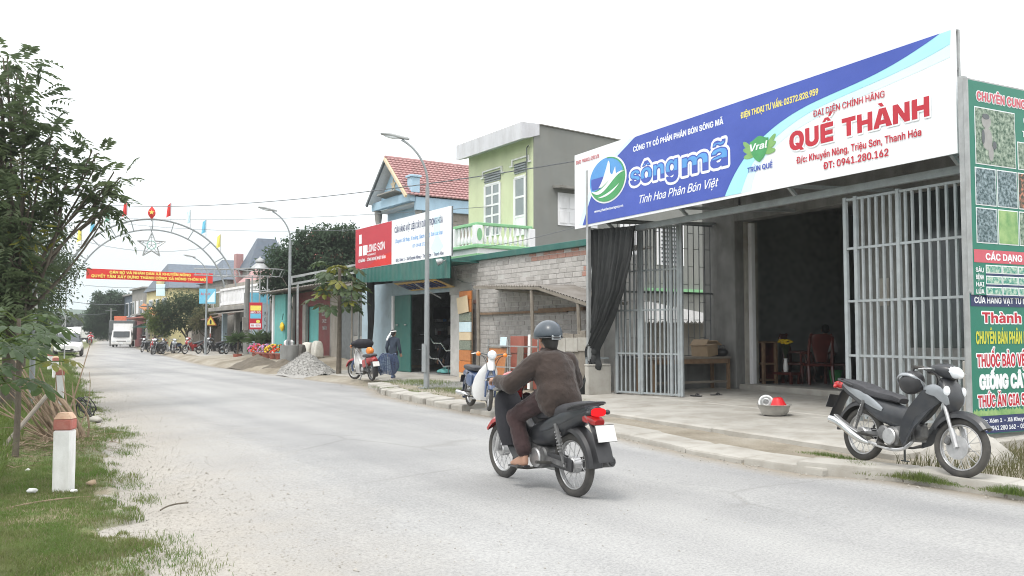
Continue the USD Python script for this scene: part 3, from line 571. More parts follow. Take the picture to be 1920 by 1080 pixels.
def corr(P00, P01, P10, P11, n, amp=.018, th=.006):
    """corrugated sheet between two edges; ridges run from edge 0 to edge 1"""
    P00, P01, P10, P11 = [np.array(p, float) for p in (P00, P01, P10, P11)]; k = n * 4 + 1
    u = np.linspace(0, 1, k)[:, None]; a_, b_ = P00 + (P01 - P00) * u, P10 + (P11 - P10) * u
    w = (amp * np.sin(u[:, 0] * n * 2 * PI))[:, None] * np.array([0, 0, 1.0])
    V = np.vstack([a_ + w, b_ + w, a_ + w - [0, 0, th], b_ + w - [0, 0, th]]); i = np.arange(k - 1)
    f = np.vstack([np.stack([i, k + i, k + i + 1, i + 1], 1), np.stack([2 * k + i, 2 * k + i + 1, 3 * k + i + 1, 3 * k + i], 1), np.stack([i, i + 1, 2 * k + i + 1, 2 * k + i], 1), np.stack([k + i, 3 * k + i, 3 * k + i + 1, k + i + 1], 1)])
    return V, f
# ---------------------------------------------------------------- the fertiliser shop on the right (shop frame: x far to near, y inwards)
FL = 0.335
sh = thing('shop_building', 'unfinished grey concrete shop building with tall dark doorway behind the big blue and white sign', 'building', shop(4.5, 3.4, 0), SROW)
def S(name, mb, m, parent=None, smooth=30, **k): return obj(name, mb, m, parent or sh, smooth, frame=SHOP, **k)
S('column', MB().bb(-.05, 3.35, 0, 1.05, 3.72, 4.7, .015), M['concrete'])
S('wall', MB().bb(4.42, 3.37, 0, 5.44, 3.70, 3.93), M['concrete'])
S('wall', MB().bb(6.9, 3.37, 0, 8.7, 3.70, 3.93), M['concrete'])
S('lintel', MB().bb(1.05, 3.34, 3.93, 8.7, 3.71, 4.7, .015), M['concrete'])
S('jamb', MB().bb(1.052, 3.6, .2, 1.12, 3.95, 3.93), M['concrete_light'])
S('step', MB().bb(1.05, 3.42, .1, 6.9, 3.9, FL + .004, .02), M['concrete_light'])
S('door_post', MB().bb(1.125, 3.66, FL, 1.235, 3.78, 3.9, .012), M['white_wall'])
S('floor', MB().bb(-.1, 3.901, .0, 8.5, 11.2, FL), M['concrete'])
S('inside_wall', MB().bb(-.35, 3.72, 0, -.1, 11.2, 4.7).bb(-.35, 11.2, 0, 8.5, 11.4, 4.7).bb(8.5, 3.72, 0, 8.7, 11.4, 4.7), M['inside_wall'])
S('ceiling', MB().bb(-.09, 3.72, 4.5, 8.49, 11.19, 4.6), M['inside_wall'])
S('pillar', MB().bb(1.3, 10.6, FL, 1.8, 11.19, 4.5), M['inside_wall'])
S('tin_roof', corr((-.35, .2, 4.76), (8.72, .2, 4.76), (-.35, 11.5, 4.78), (8.72, 11.5, 4.78), 40, .02), M['rust_tin'])
S('window', MB().bb(5.44, 3.5, 1.2, 6.9, 3.56, 3.93), M['window_dark'])
S('wall', MB().bb(5.44, 3.40, 0, 6.9, 3.70, 1.2), M['concrete'])
S('notice_sheet', MB().bb(4.82, 3.355, 1.95, 5.08, 3.366, 2.45), M['concrete_light'])

sg_ = thing('shop_sign', 'huge white and blue fertiliser sign with red name lettering over the shop front', 'sign', shop(-.4, .1, 3.73), SROW)
SL, SHt = 9.22, 1.63
obj('panel', MB().bb(0, 0, 0, SL, .03, SHt), M['sign_white'], sg_)
fr = MB()
for z in (.03, .55, 1.08, 1.58): fr.bb(.02, .035, z, SL - .02, .075, z + .04)
for x in np.linspace(.03, SL - .05, 9): fr.bb(x, .08, .02, x + .04, .12, SHt - .02)
obj('frame', fr, M['galvanised'], sg_)
low = [(9.02, 1.595), (8.62, 1.47), (8.28, 1.385), (7.55, 1.275), (6.88, 1.20), (6.45, 1.12), (6.01, .98), (5.6, .78), (5.34, .60), (5.13, .40), (4.97, .20), (4.87, .05)]
lw = spline(low, 4)
lefte = spline([(.33, .05), (.46, .28), (.66, .60), (1.05, .98), (1.55, 1.27), (1.98, 1.46), (2.24, 1.575)], 4)
blue = sg.Polygon([tuple(p) for p in lefte] + [(2.3, 1.59), (9.02, 1.597)] + [tuple(p) for p in lw[1:]])
def shift(ps, dx, dz0, dz1): return [(p[0] + dx * (1 - abs(2 * i / (len(ps) - 1) - 1) ** 2) + dz0 * 0, p[1] - dz1 * (1 - i / (len(ps) - 1)) * 1.0) for i, p in enumerate(ps)]
c1 = sg.Polygon([tuple(p) for p in lw] + [(5.26, .05)] + [tuple(p) for p in spline([(5.26, .05), (5.36, .24), (5.5, .45), (5.72, .64), (6.1, .84), (6.6, 1.02), (7.4, 1.16), (8.3, 1.26), (9.15, 1.42)], 4)] + [(9.17, 1.597)])
c2 = sg.Polygon([(5.0, .05)] + [(5.5, .05)] + [tuple(p) for p in spline([(5.5, .05), (5.55, .22), (5.68, .42), (5.95, .62), (6.4, .82), (7.2, 1.0), (8.3, 1.14), (9.15, 1.25)], 4)] + [(9.17, 1.58), (8.4, 1.3), (6.5, 1.08), (5.5, .7)])
ledge = sg.Polygon([(p[0] - .16, p[1] + .02) for p in lefte] + [tuple(p) for p in lefte[::-1]])
flat(sg_, 'pale_swoosh', c2.union(ledge).intersection(sg.box(.05, .04, SL - .05, SHt - .02)), M['sign_pale'], -.001)
flat(sg_, 'cyan_swoosh', c1.intersection(sg.box(.05, .04, SL - .05, SHt - .02)), M['sign_cyan'], -.0045)
flat(sg_, 'blue_field', blue, M['sign_blue'], -.0075)
def ellipse(cx, cz, rx, rz): return sa.scale(sg.Point(0, 0).buffer(1, 32), rx, rz).__class__(sa.translate(sa.scale(sg.Point(0, 0).buffer(1, 32), rx, rz), cx, cz))
LX0, LZ0 = 1.29, .90
lg = flat(sg_, 'logo', ellipse(LX0, LZ0, .70, .49), M['sign_white'], -.0105)
inn = ellipse(LX0, LZ0, .655, .458)
green = inn.intersection(sg.Polygon([(.3, .74), (.75, .70), (1.05, .74), (1.4, .93), (2.1, 1.05), (2.1, .2), (.3, .2)]))
ring = inn.difference(ellipse(LX0 - .02, LZ0 + .01, .625, .43))
flat(lg, 'logo_sky', inn.difference(green), M['sign_sky'], -.0128)
flat(lg, 'logo_blue', ellipse(LX0, LZ0, .60, .42).difference(sg.Polygon([(.5, .74), (1.0, .74), (1.5, .95), (2.2, 1.04), (2.2, .2), (.5, .2)])).intersection(sg.box(0, 0, 3, .98)), M['sign_blue'], -.0151)
flat(lg, 'logo_green', green.union(ring.intersection(sg.box(1.29, 0, 3, 2))), M['sign_green'], -.0174)
sail = sg.Polygon([tuple(p) for p in spline([(.98, .76), (1.18, .98), (1.30, 1.19), (1.35, 1.28)], 5)] + [tuple(p) for p in spline([(1.35, 1.28), (1.41, 1.15), (1.42, 1.02), (1.50, .97)], 5)] + [(1.60, 1.12), (1.63, .96), (1.85, 1.01), (1.6, .92), (1.35, .86), (1.1, .76)])
sail = sail.buffer(0)
flat(lg, 'logo_boat', sail, M['sign_white'], -.0197)
flat(lg, 'logo_wave', sg.Polygon([tuple(p) for p in spline([(.72, .72), (1.0, .70), (1.3, .82), (1.9, .98)], 6)] + [tuple(p) for p in spline([(1.9, .98), (1.35, .76), (1.0, .63), (.72, .72)], 6)]).buffer(.004).union(sg.Polygon([tuple(p) for p in spline([(.95, .555), (1.3, .56), (1.75, .76)], 6)] + [tuple(p) for p in spline([(1.75, .76), (1.35, .62), (.95, .555)], 6)])), M['sign_white'], -.0205)
YT = -.0102
letters(sg_, 'ISO 9001:2015', .07, 1.415, .92, .075, M['sign_red'], YT, weight=600)
letters(sg_, 'CÔNG TY CỔ PHẦN PHÂN BÓN SÔNG MÃ', 2.22, 1.30, 2.64, .105, M['sign_white'], YT, weight=750)
# the big outlined lower-case word, drawn as round tubes of print
wd = []
for tx, x, w, cap in (('sông', 2.10, 1.28, .36), ('mã', 3.60, 1.36, .385)):
    pass
big = shapely.union_all([text_shape('sông', 2.12, .64, 1.50, .40, weight=800), text_shape('mã', 3.74, .585, 1.22, .44, weight=800)])
bg_ = big.buffer(.062, quad_segs=4).simplify(.003)
flat(sg_, 'word_outline', bg_, M['sign_white'], -.0102)
flat(sg_, 'word', big.buffer(.012, quad_segs=3).simplify(.003), M['sign_blue'], -.0130)
flat(sg_, 'word_gleam', big.buffer(-.012).intersection(sg.box(2, .72, 5.2, 1.0)).simplify(.003), M['sign_sky'], -.0155)
letters(sg_, 'Tinh Hoa Phân Bón Việt', 2.42, .25, 2.30, .155, M['sign_white'], YT, weight=500, shear=.35)
letters(sg_, 'www.phanbonsongma.vn', .80, .262, 1.06, .055, M['sign_white'], YT, weight=600)
letters(sg_, 'ĐIỆN THOẠI TƯ VẤN: 02372.828.959', 5.29, 1.295, 1.68, .10, M['sign_yellow'], YT, weight=750)
em = flat(sg_, 'emblem', sg.Polygon([tuple(p) for p in spline([(5.50, .86), (5.60, .885), (5.71, .92), (5.82, .885), (5.92, .86)], 4)] + [tuple(p) for p in spline([(5.92, .86), (5.90, .70), (5.83, .58), (5.71, .495)], 5)] + [tuple(p) for p in spline([(5.71, .495), (5.59, .58), (5.52, .70), (5.50, .86)], 5)]).buffer(0), M['sign_green'], YT)
for sx in (-1, 1):
    for q in range(3):
        lf = sa.translate(sa.rotate(ellipse(0, 0, .13, .045), 90 - sx * (50 + 20 * q) if sx > 0 else 90 + (50 + 20 * q)), 5.71 + sx * (.27 - .02 * q), .80 - .085 * q)
        flat(em, 'emblem_leaf', lf, M['sign_leaf'], YT + .002 - .0004 * q, .0015)
letters(em, 'Vral', 5.50, .70, .40, .115, M['sign_white'], -.0128, shear=.2)
letters(sg_, 'TRÙN QUẾ', 5.43, .36, .57, .085, M['sign_blue'], YT, weight=700)
letters(sg_, 'ĐẠI DIỆN CHÍNH HÃNG', 6.86, .975, 1.29, .095, M['sign_red'], YT, weight=550)
flat(sg_, 'name_shadow', sa.translate(shapely.union_all([text_shape('QUẾ', 6.37, .545, .87, .285, weight=900), text_shape('THÀNH', 7.40, .56, 1.44, .265, weight=900)]).buffer(.012), .012, -.012), M['sign_white'], -.0075)
letters(sg_, 'QUẾ', 6.37, .545, .87, .285, M['sign_red'], YT, weight=900)
letters(sg_, 'THÀNH', 7.40, .56, 1.44, .265, M['sign_red'], YT, weight=900)
letters(sg_, 'Đ/c: Khuyến Nông, Triệu Sơn, Thanh Hóa', 6.51, .325, 2.20, .105, M['sign_red'], YT, weight=650)
letters(sg_, 'ĐT: 0941.280.162', 7.04, .15, 1.15, .105, M['sign_red'], YT, weight=700)

# front canopy steelwork
st = thing('support_truss', 'grey steel canopy beam with slanting brackets carrying the big shop sign', 'frame', shop(4.5, .6, 3.6), SROW)
S('beam', MB().bb(.3, .56, 3.56, 8.7, .64, 3.67), M['steel_grey'], st)
for x in (.4, 2.85, 5.6, 8.5):
    S('bracket', MB().beam((x, .6, 3.66), (x, .25, 3.95), .05).beam((x, .18, 3.80), (x, 3.36, 3.95), .05, .06), M['steel_grey'], st)
S('ridge_tube', MB().bb(.0, .24, 4.4, 8.8, .29, 4.45), M['steel_dark'], st)
bl = thing('light_bulb', 'white bulb in black socket hanging under the big shop sign', 'lamp', shop(4.1, .75, 3.6), SROW)
S('socket', MB().lathe([(.008, .25), (.018, .22), (.022, .14), (.018, .12)], (4.1, .75, 3.6), None, 10), M['black_plastic'], bl)
S('bulb', MB().lathe([(.02, .119), (.035, .09), (.04, .05), (.03, .02), (.004, .005)], (4.1, .75, 3.6), None, 12), M['white_paint'], bl)
pL = thing('corner_post', 'pale thin steel post standing on the low wall at the far end of the sign', 'post', shop(.1, .13, .7), SROW)
S('post', MB().bb(.06, .09, .77, .14, .17, 4.95, .006), M['galvanised'], pL)
lwall = thing('low_wall', 'low rendered concrete wall beside the barred gate, below the black curtain', 'wall', shop(.2, .4, 0), SROW)
S('wall', MB().bb(.08, .03, -.05, .22, .62, .76, .012), M['concrete_light'], lwall)
S('coping', MB().bb(.07, .02, .76, .23, .60, .80, .01), M['concrete_light'], lwall)
rail = obj('wall_rail', MB().bb(.09, .05, .90, .13, .62, .94).bb(.09, .05, .8, .13, .09, .94), M['steel_grey'], lwall, frame=SHOP)

def bars_panel(root, P, Q, z0, z1, posts, bars, rails, pw=.06, bw=.028, m='steel_grey', rw=.035):
    """P, Q: shop-frame (x, y) ends; posts and bars: fractions along; rails: heights"""
    P, Q = np.array(P, float), np.array(Q, float)
    d = (Q - P) / np.linalg.norm(Q - P); nrm = np.array([-d[1], d[0]])
    for t_ in posts:
        c = P + (Q - P) * t_
        S('post', MB().beam((*c, z0), (*c, z1), pw, pw, (d[0], d[1], 0), .005), M[m], root)
    for t_ in bars:
        c = P + (Q - P) * t_
        S('bar', MB().beam((*c, z0 + .04), (*c, z1 - .02), bw, bw, (d[0], d[1], 0)), M[m], root)
    for z in rails:
        a_, b_ = P + nrm * .002, Q + nrm * .002
        S('rail', MB().beam((*a_, z), (*b_, z), rw + .007, rw), M[m], root)
gate = thing('folding_gate', 'tall grey barred steel gate leaf standing open beside the black curtain', 'gate', shop(.4, .65, .2), SROW)
bars_panel(gate, (.40, .65), (1.96, 1.14), .19, 3.66, [0, .36, .40, .85, .96, 1.0], [.07, .14, .21, .28, .47, .54, .61, .68, .745, .80, .905], [.22, 1.03, 1.93, 2.75, 3.62])
lo = MB()
for t_ in np.linspace(.035, .325, 5).tolist() + np.linspace(.435, .825, 7).tolist():
    pass
grill = thing('window_grill', 'tall grey barred steel screen behind the parked silver and black motorbike', 'grill', shop(7.5, .6, .2), SROW)
gx0, gx1 = 6.58, 8.62
fr_ = lambda px: (px - 1590) / (1812 - 1590)
bars_panel(grill, (gx0, .6), (gx1, .6), .16, 3.5, [0, .095, .46, 1.0], [.155, .215, .275, .335, .395, .52, .575, .64, .705, .77, .835, .90, .955], [.25, 1.12, 1.93, 2.72, 3.46], bw=.032)
# dark security bars along the far side of the yard
sb = thing('side_fence', 'dark iron security bars with staggered cross pieces closing the far side of the shop yard', 'fence', shop(.3, 2, .9), SROW)
yb = np.linspace(.75, 3.28, 17)
for i, yy in enumerate(yb): S('bar', MB().bar((.3, yy, .95), (.3, yy, 3.9), .011, 5), M['steel_dark'], sb)
for i in range(16):
    for zz in (np.array([1.35, 2.15, 2.95, 3.7]) + (.4 if i % 2 else 0)):
        if zz < 3.88: S('cross_bar', MB().bar((.302, yb[i], zz), (.302, yb[i + 1], zz), .009, 4), M['steel_dark'], sb)
S('rail', MB().bb(.285, .66, 2.33, .315, 3.34, 2.37).bb(.285, .66, .92, .315, 3.34, .96).bb(.285, .66, 3.88, .315, 3.34, 3.92), M['steel_dark'], sb)
sw = thing('yard_wall', 'low plain concrete wall under the dark security bars', 'wall', shop(.3, 2, 0), SROW)
S('wall', MB().bb(.24, .66, 0, .36, 3.34, .92, .01), M['concrete'], sw)

# black curtain gathered and knotted at the corner post
def curtain():
    n, m_ = 60, 46; zz = np.linspace(3.70, .42, m_)
    key = np.array([3.70, 3.0, 2.3, 1.75, 1.35, 1.1, .92, .78, .6, .42])
    lft = np.interp(zz[::-1], key[::-1], np.array([-.12, -.08, -.02, .0, -.02, -.05, -.02, .0, -.10, -.22])[::-1])[::-1]
    rgt = np.interp(zz[::-1], key[::-1], np.array([1.62, 1.45, 1.15, .75, .38, .14, .16, .26, .2, .12])[::-1])[::-1]
    u = np.linspace(0, 1, n); V = []
    for i, z in enumerate(zz):
        w = rgt[i] - lft[i]; amp = .035 + .05 * (1 - w / 1.75)
        x = lft[i] + w * u; ph = u * 2 * PI * 8 + 1.3 * np.sin(z * 1.3) + .8 * np.sin(3 * u + z)
        y = .30 + amp * np.sin(ph) + .03 * np.sin(ph * 2.3 + z * 3) - .16 * (1 - w / 1.75) * np.sin(PI * u)
        V.append(np.stack([x, y, z + 0 * x - .10 * u * (z > 3.6)], 1))
    V = np.array(V); A = V.reshape(-1, 3)
    i, j = np.meshgrid(np.arange(m_ - 1), np.arange(n - 1), indexing='ij')
    q = np.stack([i * n + j, (i + 1) * n + j, (i + 1) * n + j + 1, i * n + j + 1], -1).reshape(-1, 4)
    k = len(A); B = A + [0, .012, 0]
    return np.vstack([A, B]), np.vstack([q, q[:, ::-1] + k])
cu = thing('black_curtain', 'long black cloth curtain gathered and knotted at the pale corner post', 'curtain', shop(.4, .3, .4), SROW)
S('cloth', curtain(), M['black_cloth'], cu, True)
S('knot', MB().ell((.05, .24, 1.06), (.14, .11, .11), 10).ell((.10, .22, .86), (.10, .09, .16), 10), M['black_cloth'], cu)
S('tail', MB().path([(.05, .8, .12, .08, .22), (.12, .55, .16, .07, .2), (.0, .3, .2, .06, .15), (-.12, .12, .16, .07, .1)], 12), M['black_cloth'], cu)

# things in and before the shop
tb = thing('wooden_table', 'long dark plank table standing along the yard wall beside the concrete column', 'table', shop(.78, 2.2, .2), SROW)
S('table_top', MB().bb(.45, 1.05, .90, 1.08, 3.2, .945, .008), M['wood_grey'], tb)
S('apron', MB().bb(1.03, 1.1, .80, 1.06, 3.15, .898), M['wood'], tb)
for x in (.5, 1.03):
    for yv in (1.12, 3.14): S('leg', MB().beam((x, yv, .17), (x, yv, .9), .06, .06, (1, 0, 0)), M['wood'], tb)
S('stretcher', MB().bb(1.0, 1.15, .38, 1.03, 3.12, .43), M['wood_grey'], tb)
cb = thing('cardboard_box', 'torn open brown cardboard carton lying on the plank table', 'box', shop(.75, 2.75, .95), SROW)
S('box', MB().box((.75, 2.72, 1.075), (.42, .42, .25), rotz(.3) @ rotx(.12), .01), M['cardboard'], cb)
S('flap', MB().box((.78, 2.55, 1.25), (.40, .2, .012), rotz(.3) @ rotx(.7)).box((.7, 2.98, 1.24), (.40, .2, .012), rotz(.2) @ rotx(-.5)), M['cardboard'], cb)
bgm = MB().ell((.86, 3.1, 1.03), (.17, .13, .1), 10)
hb = thing('black_bag', 'small black bag slumped beside the carton on the table', 'bag', shop(.86, 3.1, .95), SROW)
S('bag', bgm, M['black_plastic'], hb); S('handle', MB().tube([(.8, 3.06, 1.1), (.84, 3.1, 1.19), (.92, 3.12, 1.19), (.95, 3.14, 1.09)], .008, 5), M['black_plastic'], hb)
for i, (x, yv, a_) in enumerate(((2.0, 1.45, .4), (2.02, 1.95, 1.1))):
    sl = thing('slipper', ['black rubber slipper lying nearest the gate leaf', 'black rubber slipper lying nearest the table legs'][i], 'slipper', shop(x, yv, .19), SROW + a_, 'slippers by the gate')
    obj('sole', MB().path([(-.12, .012, .03, .012), (-.06, .013, .042, .013), (.05, .013, .045, .013), (.12, .012, .03, .012)], 12), M['black_plastic'], sl)
    obj('strap', MB().tube([(.0, .045, .02), (.03, .02, .055), (.07, 0, .03)], .011, 5).tube([(.0, -.045, .02), (.03, -.02, .055), (.07, 0, .03)], .011, 5), M['black_plastic'], sl)
bs = thing('metal_basin', 'battered grey metal washing basin on the apron holding a red bowl and a steel pot', 'basin', shop(5.5, .15, .163), SROW)
obj('basin', MB().lathe([(.02, .004), (.18, .004), (.22, .06), (.245, .155), (.272, .16), (.272, .168), (.238, .163), (.21, .065), (.175, .014), (.02, .014)], (0, 0, 0), None, 32), M['basin_metal'], bs)
for s in (-1, 1): obj('handle', MB().tube([(s * .262, -.05, .163), (s * .30, -.03, .163), (s * .30, .03, .163), (s * .262, .05, .163)], .007, 6), M['basin_metal'], bs)
rb = thing('red_bowl', 'red plastic bowl upside down in the metal basin', 'bowl', shop(5.57, .17, .285), SROW)
obj('bowl', MB().lathe([(.002, .155), (.06, .152), (.075, .14), (.10, .08), (.135, .015), (.145, .013), (.145, .005), (.13, .004), (.08, .08), (.002, .14)], (0, 0, 0), rotx(.12), 28), M['red_plastic'], rb)
sp = thing('steel_pot', 'round steel pot lying on its side in the metal basin, bottom towards the road', 'pot', shop(5.38, .10, .34), SROW)
Rp = rotz(.72) @ rotx(PI / 2 - .3)
obj('pot', MB().lathe([(.003, .075), (.095, .075), (.118, .065), (.125, .03), (.125, -.07), (.118, -.07), (.118, .0)], (0, 0, 0), Rp, 28), M['white_paint'], sp)
obj('rim', MB().lathe([(.126, -.072), (.14, -.072), (.14, -.06), (.126, .06)], (0, 0, 0), Rp, 28), M['steel_dark'], sp)
obj('base_ring', MB().lathe([(.045, .0765), (.055, .080), (.065, .0765)], (0, 0, 0), Rp, 24).lathe([(.085, .0765), (.09, .079), (.095, .0765)], (0, 0, 0), Rp, 24), M['galvanised'], sp)
# furniture in the dim room
cb = thing('display_stand', 'reddish brown wooden display stand inside the dark doorway against the left wall', 'cabinet', shop(1.02, 4.15, FL), SROW)
for x in (-.22, .22):
    for yv in (-.18, .18): obj('post', MB().bb(x - .03, yv - .03, 0, x + .03, yv + .03, .92), M['wood_red'] if x < 0 else M['wood'], cb)
for z in (.06, .42, .90): obj('shelf', MB().bb(-.25, -.21, z, .25, .21, z + .035), M['wood'], cb)
obj('back_panel', MB().bb(-.24, .19, .05, .24, .205, .9), M['wood_red'], cb)
vs = thing('flower_vase', 'tall white vase of yellow flowers on a low red stool inside the doorway', 'vase', shop(1.42, 4.45, FL + .26), SROW)
obj('vase', MB().lathe([(.04, 0), (.055, .06), (.05, .16), (.035, .26), (.045, .30), (.03, .30), (.028, .2)], (0, 0, 0), None, 16), M['bike_white'], vs)
fl = MB(); sm = MB(); rq = np.random.default_rng(4)
for q in range(26):
    a_, rr = rq.uniform(0, 2 * PI), rq.uniform(.02, .17); top = np.array([rr * math.cos(a_), rr * math.sin(a_), .66 + rq.uniform(-.04, .05)])
    sm.tube([(0, 0, .29), top * [.5, .5, .75], top], .004, 4); fl.ell(top, (.04, .04, .02), 5)
obj('flowers', fl, M['yellow_flower'], vs); obj('stems', sm, M['leaf_dense'], vs, False)
stl = thing('low_stool', 'low dark red wooden stool under the flower vase', 'stool', shop(1.45, 4.45, FL), SROW)
obj('seat', MB().bb(-.28, -.16, .20, .28, .16, .255, .01), M['wood_red'], stl)
for x in (-.24, .24):
    for yv in (-.12, .12): obj('leg', MB().bb(x - .025, yv - .025, 0, x + .025, yv + .025, .2), M['wood_red'], stl)
def carved_chair(label, x, yv, a_):
    c = thing('carved_chair', label, 'chair', shop(x, yv, FL), SROW + a_, 'carved red wooden chairs in the shop')
    for s in (-1, 1):
        obj('leg', MB().tube([(.25, s * .25, .42), (.29, s * .26, .25), (.25, s * .25, .1), (.29, s * .26, 0)], [.035, .04, .028, .035], 6), M['wood_red'], c)
        obj('leg', MB().tube([(-.25, s * .25, .42), (-.28, s * .25, .2), (-.33, s * .26, 0)], [.035, .035, .03], 6), M['wood_red'], c)
        obj('arm', MB().tube([(-.24, s * .27, .68), (0, s * .30, .70), (.2, s * .29, .66), (.25, s * .28, .44)], .028, 6), M['wood_red'], c)
        obj('stile', MB().tube([(-.25, s * .24, .44), (-.27, s * .25, .75), (-.36, s * .24, 1.02), (-.33, s * .20, 1.1)], .032, 6), M['wood_red'], c)
    obj('seat', MB().bb(-.29, -.28, .40, .30, .28, .46, .015), M['wood_red'], c)
    obj('backrest', MB().path([(-.27, .5, .10, .02), (-.28, .75, .16, .02), (-.34, 1.0, .22, .022), (-.35, 1.1, .14, .02)], 12), M['wood_red'], c)
    return c
carved_chair('carved red wooden chair nearest the flower vase, its back to the wall', 1.22, 5.05, .5)
carved_chair('carved red wooden armchair nearest the doorway, in front of the seated person', 1.95, 4.85, 2.6)
bk = thing('green_bucket', 'green plastic bucket on the floor between the carved chairs', 'bucket', shop(1.95, 5.4, FL), SROW)
obj('bucket', MB().lathe([(.10, 0), (.14, .28), (.155, .29), (.15, .30), (.13, .28), (.095, .02)], (0, 0, 0), None, 18), M['sign_green'], bk)
obj('handle', MB().tube([(-.14, 0, .28), (-.1, .0, .38), (.1, 0, .38), (.14, 0, .28)], .006, 5), M['galvanised'], bk)
pl = thing('potted_plant', 'orange flowering pot plant in the dim corner of the shop', 'plant', shop(3.0, 5.6, FL), SROW)
obj('pot', MB().lathe([(.12, 0), (.17, .3), (.19, .31), (.19, .34), (.15, .34)], (0, 0, 0), None, 16), M['tile_brick'], pl)
fv, ff = MB(), MB()
for q in range(60):
    a_, rr, z = rq.uniform(0, 6.28), rq.uniform(.02, .3), rq.uniform(.4, 1.1); ff.box((rr * math.cos(a_), rr * math.sin(a_), z), (.12, .05, .004), rotz(a_) @ roty(rq.uniform(-.8, .8)))
    if q % 3 == 0: fv.ell((rr * .8 * math.cos(a_), rr * .8 * math.sin(a_), z + .06), (.05, .05, .05), 5)
obj('foliage', ff, M['leaf_dense'], pl, False); obj('flowers', fv, M['orange_lens'], pl)

# the green notice boards at the right end, square to the road
bd = thing('upper_notice_board', 'tall green printed board with crop photographs and pink band beside the big sign', 'board', shop(9.1, -.06, 1.92), -AL)
BW = 1.9
obj('panel', MB().bb(0, 0, 0, BW, .03, 2.66), M['board_green'], bd)
obj('edge', MB().bb(-.03, .0, .0, -.001, .05, 2.68).bb(0, .001, 2.661, BW, .04, 2.68), M['galvanised'], bd)
letters(bd, 'CHUYÊN CUNG ỨNG BÁN', .15, 2.42, 1.62, .115, M['board_pink'], -.005, weight=800)
flat(bd, 'lettering_outline', text_shape('CHUYÊN CUNG ỨNG BÁN', .15, 2.42, 1.62, .115, weight=800, grow=.012), M['sign_white'], -.001)
letters(bd, 'GIỐNG CÂY', 1.08, 2.22, .5, .09, M['sign_white'], -.003)
letters(bd, 'TRỒNG CÁC LOẠI', 1.05, 2.05, .6, .08, M['sign_white'], -.003)
pm = ['photo_foliage', 'photo_foliage_blue', 'photo_fruit', 'photo_rice']
def photo(x, z, w, h, m, parent=bd):
    p_ = flat(parent, 'photo_border', sg.box(x, z, x + w, z + h), M['sign_white'], -.001)
    flat(p_, 'photo', sg.box(x + .012, z + .012, x + w - .012, z + h - .012), M[m], -.0035)
photo(.10, 1.62, .80, .72, 'photo_foliage')
pz = shapely.union_all([ellipse(.32, 2.17, .09, .09), ellipse(.33, 1.95, .10, .14), ellipse(.40, 1.78, .05, .1)])
flat(bd, 'photo_figure', pz, M['shirt_grey'], -.006); flat(bd, 'photo_figure_dark', shapely.union_all([ellipse(.31, 2.23, .07, .035), ellipse(.25, 1.97, .03, .09), ellipse(.47, 1.88, .04, .05)]), M['window_dark'], -.0082)
photo(.94, 1.62, .72, .36, 'photo_foliage')
for i, m_ in enumerate(('photo_foliage_blue', 'photo_foliage_blue', 'photo_fruit', 'photo_foliage')): photo(.08 + i * .425, 1.11, .405, .47, m_)
for i, m_ in enumerate(('photo_foliage_blue', 'photo_rice', 'photo_foliage', 'photo_rice')): photo(.08 + i * .425, .64 + .0, .405, .44, m_)
flat(bd, 'pink_band', sg.box(.02, .40, BW - .02, .56), M['board_pink'], -.001)
letters(bd, 'CÁC DẠNG SÂU BỆNH', .24, .435, 1.45, .085, M['sign_white'], -.004, weight=750)
for i, w_ in enumerate(('SÂU', 'BỆNH', 'HẠI', 'LÚA')): letters(bd, w_, .045, .28 - .088 * i, .15, .055, M['sign_white'], -.003, weight=650)
for j in range(3):
    z = .27 - .135 * j
    for i in range(5): photo(.24 + i * .32, z, .31, .105, 'photo_pest')
    flat(bd, 'caption_strip', sg.box(.24, z - .025, 1.86, z - .003), M['board_navy'], -.001)
bd2 = thing('lower_notice_board', 'green printed shop board with red, white and lime lettering under the crop photographs', 'board', shop(9.08, -.11, .22), -AL)
obj('panel', MB().bb(0, 0, 0, BW, .03, 1.72), M['board_green'], bd2)
obj('edge', MB().bb(-.03, -.001, 0, -.001, .05, 1.74).bb(0, .0, 1.721, BW, .04, 1.74), M['galvanised'], bd2)
flat(bd2, 'navy_band', sg.box(.01, 1.56, BW - .01, 1.71), M['board_navy'], -.001); flat(bd2, 'navy_band', sg.box(.01, .01, BW - .01, .22), M['board_navy'], -.001)
letters(bd2, 'CỬA HÀNG VẬT TƯ NÔNG NGHIỆP', .08, 1.60, 1.65, .075, M['sign_white'], -.0035, weight=700)
def outlined(text, x, z, w, h, m, grow, om='sign_white', weight=800):
    flat(bd2, 'lettering_outline', text_shape(text, x, z, w, h, weight=weight, grow=grow), M[om], -.001); letters(bd2, text, x, z, w, h, M[m], -.0035, weight=weight)
outlined('Thành Quế', .22, 1.36, 1.35, .13, 'sign_red', .016)
letters(bd2, 'CHUYÊN BÁN PHÂN BÓN CÁC LOẠI', .09, 1.10, 1.62, .155, M['lime_text'], -.003, weight=800)
outlined('THUỐC BẢO VỆ THỰC VẬT', .10, .82, 1.65, .155, 'sign_red', .016)
outlined('GIỐNG CÂY TRỒNG', .14, .55, 1.6, .17, 'sign_white', .008)
outlined('THỨC ĂN GIA SÚC GIA CẦM', .10, .33, 1.68, .145, 'sign_red', .014)
flat(bd2, 'grass_print', sg.Polygon([(.01, .222)] + [(.01 + .02 * i, .222 + .05 + .05 * abs(math.sin(i * 1.7) * math.cos(i * .9))) for i in range(94)] + [(1.88, .222)]), M['photo_rice'], -.001)
letters(bd2, 'Đ/c: Xóm 1 - Xã Khuyến Nông - Triệu Sơn', .12, .135, 1.65, .05, M['sign_white'], -.0035, weight=650)
